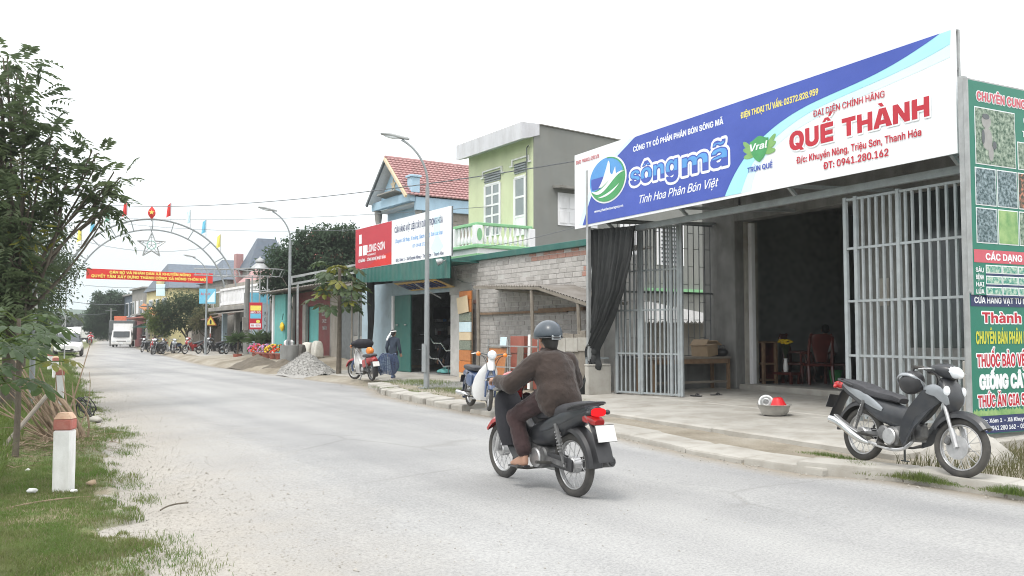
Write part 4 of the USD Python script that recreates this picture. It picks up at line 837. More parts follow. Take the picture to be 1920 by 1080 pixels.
letters(bd2, 'ĐT: 0941 280 162 - 0379 891', .16, .04, 1.1, .055, M['sign_white'], -.0035, weight=650)
pR = thing('board_post', 'pale steel post at the right end of the shop holding the green boards', 'post', shop(8.98, .0, 0), SROW)
S('post', MB().bb(8.93, -.03, -.05, 9.01, .06, 4.66, .006), M['galvanised'], pR)
S('brace', MB().bar((8.97, .06, 4.3), (8.97, .6, 4.45), .02), M['galvanised'], pR)
pR2 = thing('board_post', 'pale steel post at the outer end of the green boards', 'post', shop(9.06, 1.95, 0), SROW)
S('post', MB().bb(8.93, 1.76, -.05, 9.01, 1.84, 4.66, .006), M['galvanised'], pR2)
stub = thing('concrete_stub', 'short pale concrete stake between the barred screen and the green boards', 'post', shop(8.75, .25, .1), SROW)
S('stake', MB().bb(8.72, .22, 0, 8.80, .30, 1.1, .01), M['concrete_light'], stub)
# ---------------------------------------------------------------- the row beyond: brick wall, building supplier, green house, blue house
def WO(name, mb, m, parent, smooth=30, **k): return obj(name, mb, m, parent, smooth, frame=W, **k)
bw = thing('brick_building', 'weathered pale block wall with bare red bricks under a green metal eave', 'building', (13, 20, 0), 0)
WO('wall', MB().bb(13.0, 16.6, 0, 13.28, 23.72, 3.58), M['mortar'], bw)
WO('side_wall', MB().bb(13.281, 16.62, 0, 14.6, 16.85, 3.4), M['render_grey'], bw)
WO('eave_trim', MB().bb(12.88, 16.5, 3.56, 13.1, 23.74, 3.72, .008), M['green_metal'], bw)
WO('corner_trim', MB().bb(12.9, 16.5, 2.3, 13.04, 16.64, 3.558), M['galvanised'], bw)
WO('render_patch', slab_yz([(22.3, 2.62), (23.70, 2.62), (23.70, 3.3), (23.45, 3.52), (23.3, 3.1), (22.9, 2.98), (22.4, 2.9)], 12.95, 12.999), M['render_grey'], bw)
WO('render_patch', slab_yz([(22.45, 0), (22.98, 0), (22.98, 2.62), (22.30, 2.62), (22.42, 1.6)], 12.955, 12.998), M['render_grey'], bw)
WO('roof', MB().box((14.0, 20.1, 3.62), (1.7, 7.0, .05), roty(.03)), M['roof_tin'], bw)
qr = np.random.default_rng(11)
cands, z, row = [], .12, 0
while z < 3.52:
    h = .115 + qr.uniform(-.008, .008); y = 16.66 + (row % 2) * -.15
    while y < 23.68:
        l = qr.uniform(.25, .36)
        y0, y1 = max(y, 16.64), min(y + l, 23.68); y += l + .014
        if y1 - y0 < .06: continue
        cy, cz = (y0 + y1) / 2, z + h / 2
        if cy > 22.35 and (cz < 2.62 or (cz < 3.05) or (cy > 23.35)): continue
        if (abs(cy - 20.9) < .13 or abs(cy - 19.6) < .12) and abs(cz - 3.02) < .09: continue
        cands.append((y0, y1, z, h, row))
    z += h + .016; row += 1
def redness(y, z): return (17.9 < y < 19.4 and z > 3.30) or (16.9 < y < 17.6 and z > 3.40) or (18.0 < y < 18.3 and 2.75 < z < 3.0) or (16.75 < y < 16.95 and 2.85 < z < 3.1) or (22.0 < y < 22.3 and 2.2 < z < 2.5)
def brick(mb, b):
    y0, y1, z, h, r0 = b; pr = qr.uniform(0, .010)
    if (z > 3.38) : h = min(h, 3.555 - z)
    return mb.bb(12.992 - pr, y0, z, 13.04, y1, z + h, .006)
vis = [b for b in cands if b[2] > 1.0]; vis.sort(key=lambda b: -((b[1] - b[0]) * (1 if b[2] > 2.3 else .6) / (b[0] - 2)))
top_, rest = vis[:296], vis[296:] + [b for b in cands if b[2] <= 1.0]
for b in top_:
    m_ = 'brick_red' if redness((b[0] + b[1]) / 2, b[2] + .05) and qr.random() < .8 else ('brick_pale' if b[2] > 2.6 and qr.random() < .6 else qr.choice(['brick_grey', 'brick_grey', 'brick_dark']))
    WO('brick', brick(MB(), b), M[m_], bw, False)
mb = MB()
for b in rest: brick(mb, b)
WO('brick_courses', mb, M['brick_dark'], bw, False, kind='stuff')
# lean-to of weathered tin on poles, with building stuff stacked beneath
lt = thing('lean_to', 'sagging tin lean-to roof on grey wooden poles against the block wall', 'shelter', (12.4, 18.5, 0), 0)
WO('tin_sheet', corr((11.9, 17.3, 2.58), (12.0, 20.6, 2.74), (12.98, 17.3, 2.62), (12.98, 20.9, 2.80), 26), M['roof_tin'], lt)
WO('tin_sheet', corr((11.85, 15.3, 2.12), (11.9, 17.45, 2.60), (12.98, 15.3, 2.16), (12.98, 17.45, 2.64), 18), M['roof_tin'], lt)
for p, q in (((11.95, 20.5, 2.69), (11.92, 17.35, 2.53)), ((11.92, 17.4, 2.53), (11.87, 15.3, 2.06)), ((12.9, 20.9, 2.70), (12.9, 15.3, 2.12))): WO('rafter', MB().beam(p, q, .06, .07), M['wood_grey'], lt)
for p in ((11.95, 17.72, 2.5), (11.9, 15.78, 2.14), (11.95, 20.3, 2.62)): WO('pole', MB().tube([(p[0], p[1], 0), (p[0] + .02, p[1] - .03, 1.2), (p[0], p[1], p[2])], [.055, .05, .045], 7), M['wood_grey'], lt)
WO('wall_plate', MB().bb(12.90, 17.6, 1.98, 12.97, 22.0, 2.04).bb(12.88, 16.9, 2.0, 12.96, 18.8, 2.09), M['wood'], lt)
def leaning(name, label, cat, x, y, w, h, m, tilt=.12, rz=0.0, z=.1, th=.03, group=None, parts=None):
    t_ = thing(name, label, cat, (x, y, z), ROW + rz, group, rx=-tilt)
    obj(parts or 'panel', MB().bb(-w / 2, 0, 0, w / 2, th, h, .004), M[m], t_); return t_
g1 = leaning('framed_panel', 'orange patterned panel in a pale wooden frame leaning beneath the lean-to', 'panel', 11.75, 19.15, .95, .98, 'tile_wood')
for a_ in ((-.5, -.45), (.45, .5)): obj('frame', MB().bb(a_[0], -.012, 0, a_[1], .04, 1.05), M['wood_grey'], g1)
obj('frame', MB().bb(-.449, -.013, .98, .449, .041, 1.05).bb(-.449, -.013, 0, .449, .041, .06), M['wood_grey'], g1)
for i, (y, h, m_) in enumerate(((18.35, 1.28, 'tile_brick'), (17.45, 1.22, 'tile_brick'), (16.95, 1.25, 'tile_brick'))):
    t_ = thing('tile_stack', ['tall stack of brick red floor tiles under the lean-to, nearest the framed orange panel', 'stack of dark red tiles behind the pale plank, between two other tile stacks', 'stack of dark red tiles nearest the grey wooden boards'][i], 'tiles', (11.95, y, .1), ROW, 'stacked floor tiles under the lean-to')
    n = 3 if i == 0 else 2
    for q in range(n): obj('tile', MB().bb(-.31 + .02 * q, -.02 * q, q * (h / n) + .006, .31 + .02 * q, .1 - .01 * q, (q + 1) * h / n, .006), M[m_], t_)
leaning('plank', 'pale weathered plank leaning between the red tile stacks', 'plank', 11.72, 17.95, .26, 1.02, 'wood_grey', .05, z=.1)
leaning('white_lath', 'narrow white lath standing upright against the tile stacks', 'lath', 11.7, 17.5, .1, 1.3, 'white_paint', .02, z=.12, th=.02)
leaning('blue_card', 'small pale blue sheet propped above the framed orange panel', 'sheet', 11.8, 18.8, .3, .24, 'tile_sky', .1, z=1.12, th=.012)
rk = thing('tile_rack', 'pale metal rack rail standing before the red tile stacks', 'rack', (11.62, 17.9, .1), ROW)
obj('rail', MB().bb(-1.4, 0, 1.02, .9, .03, 1.05).bb(-1.4, 0, .5, .9, .03, .53), M['galvanised'], rk)
for x in (-1.38, -.45, .86): obj('upright', MB().bb(x, .031, 0, x + .03, .06, 1.2), M['galvanised'], rk)
wf = thing('board_fence', 'rough grey upright wooden boards at the near end of the block wall', 'fence', (11.85, 16.0, 0), ROW)
for i in range(8): obj('board', MB().box((-.92 + i * .23, .02 * (i % 2), .78 + .03 * math.sin(i * 2.3)), (.21, .025, 1.35 + .05 * math.sin(i * 1.3)), roty(.012 * math.sin(i * 5)), .004), M['wood_grey'], wf)
for i in range(3): obj('cover_board', MB().bb(-.62 + i * .47, -.035, 1.02 + .02 * i, -.17 + i * .47, -.014, 1.34 + .01 * i, .004), M['concrete_light'], wf)
obj('cross_rail', MB().bb(-1.0, .04, .6, .8, .08, .66), M['wood'], wf)
# stack of sample tiles at the supplier's doorway
tc = thing('tile_display', 'tall column of mixed floor tile samples at the edge of the open shop', 'display', (12.72, 22.36, .16), ROW)
zs = [(.0, .14, 'tile_cream'), (.15, .48, 'tile_orange'), (.49, .80, 'tile_wood'), (.81, 1.08, 'tile_moss'), (1.09, 1.32, 'tile_cream'), (1.33, 1.62, 'tile_sky'), (1.63, 1.90, 'tile_moss'), (1.91, 2.26, 'tile_wood'), (2.27, 2.52, 'tile_orange')]
for z0, z1, m_ in zs: obj('tile', MB().bb(-.33, 0, z0, .33, .05, z1, .006), M[m_], tc)
obj('tile', MB().box((-.03, -.05, 2.12), (.62, .03, .48), rotx(.06) @ roty(-.1), .006), M['tile_cream'], tc)
obj('backing', MB().bb(-.34, .052, 0, .34, .08, 2.54), M['wood'], tc)

# the building supplier
ls = thing('supply_shop', 'open building supply shop with pale blue walls under the green metal fascia', 'building', (13, 27, 0), 0)
WO('wall', MB().bb(13.02, 27.95, .1, 13.2, 30.6, 3.2), M['pale_blue'], ls)
WO('wall', MB().bb(13.02, 23.0, 2.74, 13.2, 27.94, 3.5), M['pale_blue'], ls)
WO('inside_wall', MB().bb(17.0, 23.3, .16, 17.2, 30.6, 3.4).bb(13.21, 30.4, .16, 16.99, 30.6, 3.4), M['inside_wall'], ls)
WO('inside_wall', MB().bb(13.3, 23.0, .16, 16.99, 23.28, 3.4), M['inside_wall'], ls)
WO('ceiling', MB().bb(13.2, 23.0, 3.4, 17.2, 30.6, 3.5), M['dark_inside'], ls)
WO('door', MB().bb(12.96, 26.42, .17, 13.01, 27.05, 2.73, .005).bb(12.965, 27.06, .17, 13.012, 27.66, 2.73, .005), M['green_metal'], ls)
WO('door_post', MB().bb(12.94, 27.72, .16, 13.0, 27.86, 2.74), M['white_wall'], ls)
for y in (26.7, 27.35): WO('handle', MB().bb(12.93, y, 1.72, 12.955, y + .14, 1.76), M['galvanised'], ls)
WO('fascia', fascia_mesh(), M['green_metal'], ls, False)
WO('soffit', MB().bb(12.07, 21.98, 3.5, 13.0, 28.7, 3.53), M['green_metal'], ls)
WO('soffit_print', MB().box((12.55, 24.7, 2.96), (.7, 2.9, .02), roty(.32)), M['soffit_print'], ls)
st_ = MB()
for i in range(9): st_.box((12.52, 23.5 + i * .3, 2.945), (.42, .13 + .05 * (i % 3), .02), roty(.32) @ rotz(.15 * (-1) ** i))
WO('soffit_lettering', st_, M['board_navy'], ls)
WO('strut', MB().bar((12.1, 24.3, 2.95), (12.98, 24.3, 2.55), .02), M['galvanised'], ls)
WO('front_post', MB().bb(12.05, 28.62, .0, 12.11, 28.68, 3.5).bb(12.0, 28.6, .0, 12.16, 28.7, .1), M['galvanised'], ls)
sl = thing('supply_sign', 'red and white building supplier sign leaning back on top of the green fascia', 'sign', (12.0, 28.83, 3.66), ROW)
obj('panel', MB().bb(0, 0, 0, 6.9, .04, 1.42), M['sign_white'], sl)
obj('frame', MB().bb(0, .045, 0, 6.9, .09, .05).bb(0, .045, 1.37, 6.9, .09, 1.42).bb(0, .045, .051, .05, .09, 1.369).bb(6.85, .045, .051, 6.9, .09, 1.369), M['steel_dark'], sl)
flat(sl, 'red_field', sg.box(.01, .01, 2.98, 1.41), M['sign_red'], -.001)
flat(sl, 'red_gleam', sg.Polygon([(1.0, .01), (2.0, .32), (2.98, .42), (2.98, .01)]), M['banner_red'], -.0035)
for b_ in ((.32, .88, .55, 1.20), (.32, .46, .60, .80), (.68, .46, 1.0, .80)): flat(sl, 'logo_block', sg.box(*b_), M['sign_white'], -.0035)
letters(sl, 'LONG SƠN', 1.02, .54, 1.44, .25, M['sign_white'], -.0035, weight=600)
letters(sl, 'CEMENT', 1.05, .42, .7, .06, M['sign_white'], -.0035, weight=500)
letters(sl, 'XI MĂNG - CÔNG NGHỆ NHẬT BẢN', .28, .24, 2.25, .10, M['sign_white'], -.006, weight=700)
letters(sl, 'CỬA HÀNG VẬT LIỆU XÂY DỰNG TRỌNG HÒA', 3.2, .99, 3.25, .19, M['board_navy'], -.002, weight=700)
letters(sl, 'Chuyên: Sắt thép, Xi măng, Gạch ốp lát, Sơn các loại', 3.25, .66, 3.2, .12, M['sign_sky'], -.002, weight=500, shear=.2)
letters(sl, 'ĐT: 0948 272', 4.5, .42, .85, .10, M['sign_sky'], -.002, weight=500)
letters(sl, 'Đ/c: Xóm 1 - Xã Khuyến Nông - Triệu Sơn - Thanh Hóa', 3.3, .06, 3.2, .10, M['board_navy'], -.002, weight=700)
flat(sl, 'pale_shape', sg.Polygon([(5.7, .3), (6.1, .75), (6.5, .3), (6.1, .05)]).union(sg.box(5.9, .7, 6.3, 1.2)), M['sign_pale'], -.0008, .001)
fd = thing('floodlight', 'small grey floodlight fixed on the green fascia at the block wall', 'lamp', (12.0, 22.15, 3.5), 0)
WO('housing', MB().lathe([(.03, -.1), (.07, -.06), (.10, .06), (.105, .1), (.09, .1), (.06, .0)], (11.82, 22.2, 3.50), rotz(-.5) @ roty(-1.9), 14), M['galvanised'], fd); WO('bracket', MB().bar((11.86, 22.2, 3.5), (12.02, 22.2, 3.55), .018), M['galvanised'], fd)
bc = thing('shop_curtain', 'narrow black curtain hanging at the far end of the supply shop', 'curtain', (12.6, 28.2, .4), 0)
V = []
for z, w0, w1 in ((3.25, 28.35, 28.95), (2.4, 28.38, 28.88), (1.8, 28.45, 28.8), (1.3, 28.55, 28.8), (.75, 28.62, 28.85)):
    u = np.linspace(0, 1, 24); V.append(np.stack([12.5 + .04 * np.sin(u * 30 + z), w0 + (w1 - w0) * u, z + 0 * u], 1))
V = np.array(V); i, j = np.meshgrid(np.arange(4), np.arange(23), indexing='ij'); q = np.stack([i * 24 + j, i * 24 + j + 1, (i + 1) * 24 + j + 1, (i + 1) * 24 + j], -1).reshape(-1, 4)
WO('cloth', (np.vstack([V.reshape(-1, 3), V.reshape(-1, 3) + [.02, 0, 0]]), np.vstack([q, q[:, ::-1] + 120])), M['black_cloth'], bc, True)
# goods inside
shf = thing('goods_shelf', 'dark shelf crowded with boxes and cans at the back of the supply shop', 'shelf', (16.2, 28.5, .16), ROW)
for x in (-2.6, -.9, .8, 2.2): obj('upright', MB().bb(x - .03, -.25, 0, x + .03, .25, 2.0), M['steel_dark'], shf)
for z in (.1, .65, 1.2, 1.7, 1.95): obj('shelf', MB().bb(-2.6, -.26, z, 2.2, .26, z + .03), M['steel_dark'], shf)
gq = np.random.default_rng(8); gm = ['pale_blue', 'maroon_wall', 'sack', 'dirty_grey', 'sign_sky', 'white_wall', 'steel_dark', 'tile_cream']
for z in (.131, .681, 1.231, 1.731):
    x = -2.5
    while x < 2.1:
        w = gq.uniform(.16, .42); h = min(gq.uniform(.12, .42), .2 if z > 1.7 else .45)
        obj('box', MB().bb(x, -.22, z, x + w, .2, z + h, .01), M[gm[gq.integers(8)]], shf)
        x += w + gq.uniform(.02, .15)
hn = thing('headboard', 'dark horizontal board hung across the back of the supply shop', 'board', (15.9, 28, 2.2), ROW)
obj('board', MB().bb(-2.4, 0, -.2, 1.6, .05, .25), M['black_plastic'], hn)
for i, (dy, z, lab) in enumerate(((0, 1.05, 'upper'), (-.1, .55, 'lower'))):
    rl = thing('stair_rail', f'bent shiny steel stair rail, the {lab} of two lying across the shop opening', 'rail', (13.4, 25.3, 0), ROW, 'bent steel rails in the supply shop')
    obj('tube', MB().tube([(-1.3, dy, z + .35), (-.6, dy, z + .32), (-.25, dy, z + .08), (.25, dy, z + .08), (.6, dy, z - .16), (1.2, dy, z - .1)], .03, 8), M['chrome'], rl); obj('stand', MB().bar((-.9, dy, .17), (-.9, dy, z + .33), .015).bar((.9, dy, .17), (.9, dy, z - .13), .015), M['steel_dark'], rl)
gs = thing('green_tarp', 'crumpled green sheet on the floor of the supply shop', 'sheet', (13.5, 25.0, .16), ROW)
gv, gf_ = MB().ell((0, 0, .06), (.4, .2, .10), 14, lo=-.3).get(); gv = gv + .05 * (meshkit.fbm(gv * 7, 3)[:, None] - .5); obj('sheet', (gv, gf_), M['teal_wall'], gs, True)
for i, (y, x, lab) in enumerate(((24.2, 16.2, 'leaning nearest the bent man'), (23.75, 16.3, 'leaning against the side wall'))): leaning('white_board', 'tall pale board inside the supply shop, ' + lab, 'board', x, y, .28, 1.75, 'white_wall', .1, z=.17, th=.03)
nb = thing('closed_house', 'dark grey boarded shopfront between the red shop and the supply shop', 'building', (13, 31, 0), 0)
WO('wall', MB().bb(13.3, 30.62, 0, 18, 33.3, 3.25), M['steel_dark'], nb)
WO('panel', MB().bb(13.26, 30.7, .15, 13.29, 32.0, 1.35, .005), M['dirty_grey'], nb); WO('panel', MB().bb(13.26, 30.75, 1.36, 13.29, 31.95, 2.9, .005), M['concrete_dark'], nb)
WO('brick_pier', MB().bb(13.45, 33.45, 0, 13.9, 34.85, 3.25, .01), M['old_wall'], nb); WO('roof_edge', MB().bb(12.8, 30.64, 3.26, 18, 34, 3.34), M['roof_tin'], nb)

# lime green two storey house with balustraded balcony
gh = thing('green_house', 'lime green two storey house with white roof slab, grey side wall and green balustrade balcony', 'house', (16, 25.5, 0), 0)
WO('front_wall', MB().bb(16, 23.62, 4.2, 16.2, 27.85, 8.2), M['lime_wall'], gh)
WO('lower_wall', MB().bb(16.01, 23.63, 0, 16.2, 27.8, 4.19), M['white_wall'], gh)
WO('side_wall', slab_xz([(16.0, 0), (30, 0), (30, 7.85), (16.0, 8.3)], 23.58, 23.62), M['grey_render'], gh)
WO('body', MB().bb(16.21, 23.63, 0, 30, 27.84, 7.7), M['grey_render'], gh)
WO('roof_slab', slab_xz([(15.5, 7.75), (15.5, 8.3), (16.2, 8.32), (16.2, 7.95), (15.9, 7.85)], 23.55, 27.9), M['slab_white'], gh)
WO('parapet_cap', MB().beam((16.2, 23.6, 8.31), (30, 23.6, 7.86), .14, .03), M['dirty_grey'], gh)
def french(y0, y1, z0, z1, cols, rows, panel):
    d_ = WO('door', MB().bb(15.955, y0 - .06, z0, 15.998, y0, z1).bb(15.955, y1, z0, 15.998, y1 + .06, z1).bb(15.956, y0, z1, 15.999, y1, z1 + .06), M['white_wall'], gh)
    cw = (y1 - y0) / cols
    for c in range(cols):
        for r0 in range(rows):
            zz0, zz1 = z0 + (z1 - z0) * r0 / rows, z0 + (z1 - z0) * (r0 + 1) / rows
            WO('pane', MB().bb(15.975, y0 + c * cw + .05, zz0 + .035, 15.99, y0 + (c + 1) * cw - .05, zz1 - .035), M['window_grey'] if not (panel and r0 == 0) else M['white_wall'], d_)
    WO('glazing_bars', shapely_bars(y0, y1, z0, z1, cols, rows), M['white_wall'], d_, False)
def shapely_bars(y0, y1, z0, z1, cols, rows):
    mb = MB(); cw = (y1 - y0) / cols
    for c in range(cols):
        for yy in (y0 + c * cw, y0 + (c + 1) * cw - .05): mb.bb(15.962, yy, z0, 15.998, yy + .05, z1)
    for r0 in range(rows + 1): z = z0 + (z1 - z0) * r0 / rows; mb.bb(15.965, y0, max(z - .035, z0), 15.997, y1, min(z + .035, z1))
    return mb
french(25.66, 26.64, 4.85, 6.66, 2, 5, False)
french(24.08, 24.70, 4.7, 6.64, 1, 3, True)
for y0, y1, z in ((25.62, 26.68, 6.76), (24.04, 24.72, 6.80)):
    WO('vent', MB().bb(15.97, y0, z, 15.99, y1, z + .34), M['window_grey'], gh)
    for i in range(4): WO('louvre', MB().box((15.965, (y0 + y1) / 2, z + .05 + i * .085), (.05, y1 - y0, .014), roty(.5)), M['steel_dark'], gh)
for y0, y1, z0, z1 in ((25.5, 26.82, 7.0, 7.22), (23.85, 24.88, 7.12, 7.32)):
    WO('hood_mould', MB().bb(15.95, y0, z1 - .05, 15.998, y1, z1).bb(15.95, y0, z0, 15.998, y0 + .06, z1 - .051).bb(15.95, y1 - .06, z0, 15.998, y1, z1 - .051).bb(15.95, y0 - .12, z0 - .05, 15.998, y0 + .06, z0 - .001).bb(15.95, y1 - .06, z0 - .05, 15.998, y1 + .12, z0 - .001), M['white_paint'], gh)
def side_window(x0, x1, z0, z1, label=None):
    w_ = WO('window', MB().bb(x0, 23.555, z0, x1, 23.578, z1), M['white_wall'], gh)
    n = 2 if x1 - x0 < 1.2 else 4; cw = (x1 - x0) / n
    for i in range(n):
        for zz in (z0 + .08, (z0 + z1) / 2 + .03): WO('shutter_panel', MB().bb(x0 + i * cw + .06, 23.535, zz, x0 + (i + 1) * cw - .04, 23.5545, zz + (z1 - z0) / 2 - .14, .006), M['white_wall'], w_)
    WO('window_hood', MB().box(((x0 + x1) / 2, 23.33, z1 + .15), (x1 - x0 + .4, .5, .08), rotx(.1)), M['dirty_grey'], gh)
side_window(16.95, 18.6, 5.03, 6.12); side_window(16.95, 18.6, 1.4, 2.6)
wl = WO('window', MB().bb(21.3, 23.555, 3.9, 22.6, 23.578, 5.4), M['white_wall'], gh)
for i in range(9): WO('louvre', MB().bb(21.5, 23.53, 4.0 + i * .15, 22.4, 23.553, 4.06 + i * .15), M['window_dark'], wl)
wb = WO('window', MB().bb(19.6, 23.555, 3.9, 20.6, 23.578, 5.4), M['white_wall'], gh)
WO('side_ledge', MB().bb(16.2, 23.4, 2.95, 26, 23.579, 3.05), M['green_trim'], gh)
WO('drain_pipe', MB().tube([(15.93, 23.9, 4.3), (15.93, 23.9, 7.55), (15.9, 23.75, 7.6)], .02, 6), M['steel_dark'], gh)
# balcony
WO('balcony_slab', MB().bb(13.9, 23.62, 3.95, 16, 28.6, 4.12), M['white_wall'], gh)
WO('balcony_edge', MB().bb(13.80, 23.55, 4.121, 16.0, 28.7, 4.24, .02).bb(13.86, 23.6, 3.80, 15.9, 28.6, 3.949), M['green_trim'], gh)
for p, q in (((13.86, 23.68, 4.88), (15.96, 23.68, 4.88)), ((13.93, 23.6, 4.881), (13.93, 28.6, 4.881))): WO('handrail', MB().beam(p, q, .17, .09, b=.012), M['green_trim'], gh)
for x, y in ((13.93, 23.68), (13.93, 25.1), (13.93, 26.9), (13.93, 28.5), (15.92, 23.68)):
    p_ = WO('pedestal', MB().bb(x - .12, y - .12, 4.24, x + .12, y + .12, 4.835, .01), M['white_wall'], gh)
    if x < 14 and y < 24: WO('green_oval', ov((x, y - .125, 4.54)), M['green_trim'], p_)
prof = [(.03, 0), (.03, .05), (.05, .07), (.065, .16), (.05, .25), (.03, .32), (.028, .42), (.04, .5), (.05, .54), (.05, .595)]
for x in np.linspace(14.2, 15.72, 9): WO('baluster', MB().lathe(prof, (x, 23.68, 4.24), None, 9), M['white_wall'], gh)
for y in list(np.linspace(23.95, 24.85, 5)) + list(np.linspace(25.35, 26.65, 8)) + list(np.linspace(27.1, 28.3, 7)): WO('baluster', MB().lathe(prof, (13.93, y, 4.24), None, 7), M['white_wall'], gh)
bp = thing('balcony_plant', 'small bushy pot plant standing on the green balcony', 'plant', (14.4, 27.2, 4.12), 0)
WO('pot', MB().lathe([(.1, 0), (.16, .3), (.18, .3), (.15, .32)], (14.4, 27.2, 4.24), None, 12), M['tile_brick'], bp)
pq = np.random.default_rng(5); pb = MB(); py_ = MB()
for q in range(140): c = pq.normal(0, .24, 3) * [1, 1.2, 1] + [14.4, 27.2, 5.1]; (pb if q % 3 else py_).box(c, (.14, .05, .004), rotz(pq.uniform(0, 6)) @ roty(pq.uniform(-1, 1)))
WO('foliage', pb, M['leaf_olive'], bp, False); WO('yellow_leaves', py_, M['leaf_yellow'], bp, False); WO('stem', MB().bar((14.4, 27.2, 4.5), (14.42, 27.2, 5.2), .015), M['bark'], bp)

# pale blue house with tiled gable roof
bh = thing('blue_house', 'pale blue house with pink tiled gable roof and pillared porch', 'house', (20, 42, 0), 0)
WO('wall', MB().bb(20.9, 41.3, 0, 31, 45.6, 8.6), M['blue_wall'], bh)
WO('side_wall', MB().bb(22.4, 41.08, 0, 31, 41.28, 8.85), M['old_wall'], bh)
WO('gable', slab_yz([(41.7, 8.75), (45.2, 8.75), (43.4, 10.5)], 20.25, 20.5), M['blue_wall'], bh)
WO('porch_beam', MB().bb(20.0, 40.9, 8.3, 20.3, 45.8, 8.75, .02).bb(20.31, 40.85, 7.85, 24.2, 41.05, 8.55, .02), M['blue_wall'], bh)
WO('porch_ceiling', MB().bb(20.31, 41.06, 8.2, 22.5, 45.7, 8.3), M['white_wall'], bh)
WO('porch_ledge', MB().box((19.95, 43.3, 8.95), (.5, 2.2, .07), roty(.25)), M['dirty_grey'], bh)
WO('pier', MB().bb(20.05, 40.85, 8.76, 20.55, 41.35, 9.55, .02).bb(19.98, 40.78, 9.56, 20.62, 41.42, 9.68, .02), M['blue_wall'], bh)
for x, y in ((20.25, 45.4), (20.6, 41.1), (23.9, 41.0)): WO('porch_column', MB().lathe([(.2, 4), (.16, 4.3), (.15, 7.6), (.19, 7.8), (.22, 8.2), (.22, 8.29)], (x, y, 0), None, 14), M['dirty_grey'], bh)
WO('porch_floor', MB().bb(19.8, 40.8, 3.8, 20.9, 45.8, 4.0), M['blue_wall'], bh)
bst = WO('star', star_mesh((20.2, 43.4, 9.5), .36), M['tile_cream'], bh, False)
def tile_roof(y_ridge, z_ridge, y_eave, z_eave, x0, x1, rows, cols):
    """stepped courses of round tiles on one slope"""
    v, f = MB(), None
    n = np.array([0, -(z_eave - z_ridge), (y_eave - y_ridge)]); n = n / np.linalg.norm(n); n = n if n[2] > 0 else -n
    u = np.linspace(0, 1, cols * 4 + 1); xs = x0 + (x1 - x0) * u; wv = .035 * np.abs(np.sin(u * cols * PI))
    for r0 in range(rows):
        t0, t1 = r0 / rows, (r0 + 1) / rows
        a_ = np.array([0, y_ridge + (y_eave - y_ridge) * t0, z_ridge + (z_eave - z_ridge) * t0]); b_ = np.array([0, y_ridge + (y_eave - y_ridge) * t1, z_ridge + (z_eave - z_ridge) * t1])
        A = a_ + np.stack([xs, 0 * xs, 0 * xs], 1) + n * (wv + .0)[:, None]; B = b_ + np.stack([xs, 0 * xs, 0 * xs], 1) + n * (wv + .07)[:, None]; C = b_ + np.stack([xs, 0 * xs, 0 * xs], 1) + n * (wv - .01)[:, None]
        k_ = len(xs); i = np.arange(k_ - 1)
        v.add(np.vstack([A, B, C]), np.vstack([np.stack([i, i + 1, k_ + i + 1, k_ + i], 1), np.stack([k_ + i, k_ + i + 1, 2 * k_ + i + 1, 2 * k_ + i], 1)]))
    return v
WO('roof_tiles', tile_roof(43.4, 10.95, 40.75, 8.59, 19.75, 31, 15, 46), M['tile_pink'], bh, False, kind='stuff')
WO('roof_tiles', tile_roof(43.4, 10.95, 45.8, 8.7, 19.75, 31, 13, 46), M['tile_pink'], bh, False, kind='stuff')
WO('barge_board', MB().beam((19.72, 43.4, 10.85), (19.72, 45.85, 8.6), .12, .14), M['steel_dark'], bh); WO('barge_board', MB().beam((19.70, 43.42, 10.88), (19.70, 40.75, 8.50), .12, .16), M['tile_cream'], bh)
WO('ridge_tiles', MB().bar((19.7, 43.4, 10.98), (31, 43.4, 10.98), .09, 8), M['tile_pink'], bh)
WO('roof_underside', MB().beam((20.1, 43.4, 10.84), (20.1, 45.7, 8.66), .7, .05, (0, 0, 1)).beam((20.1, 43.4, 10.83), (20.1, 41.15, 8.78), .7, .05, (0, 0, 1)), M['white_wall'], bh)

ys_ = thing('yard_shed', 'low shed with grey corrugated roof seen through the barred gate', 'shed', (17, 20, 0), 0)
WO('wall', MB().bb(15.2, 19.2, 0, 20, 23.2, 1.75), M['dirty_grey'], ys_); WO('corrugated_roof', corr((14.9, 18.6, 1.75), (20.3, 18.6, 1.8), (14.9, 23.3, 2.55), (20.3, 23.3, 2.6), 34, .03), M['shirt_grey'], ys_)
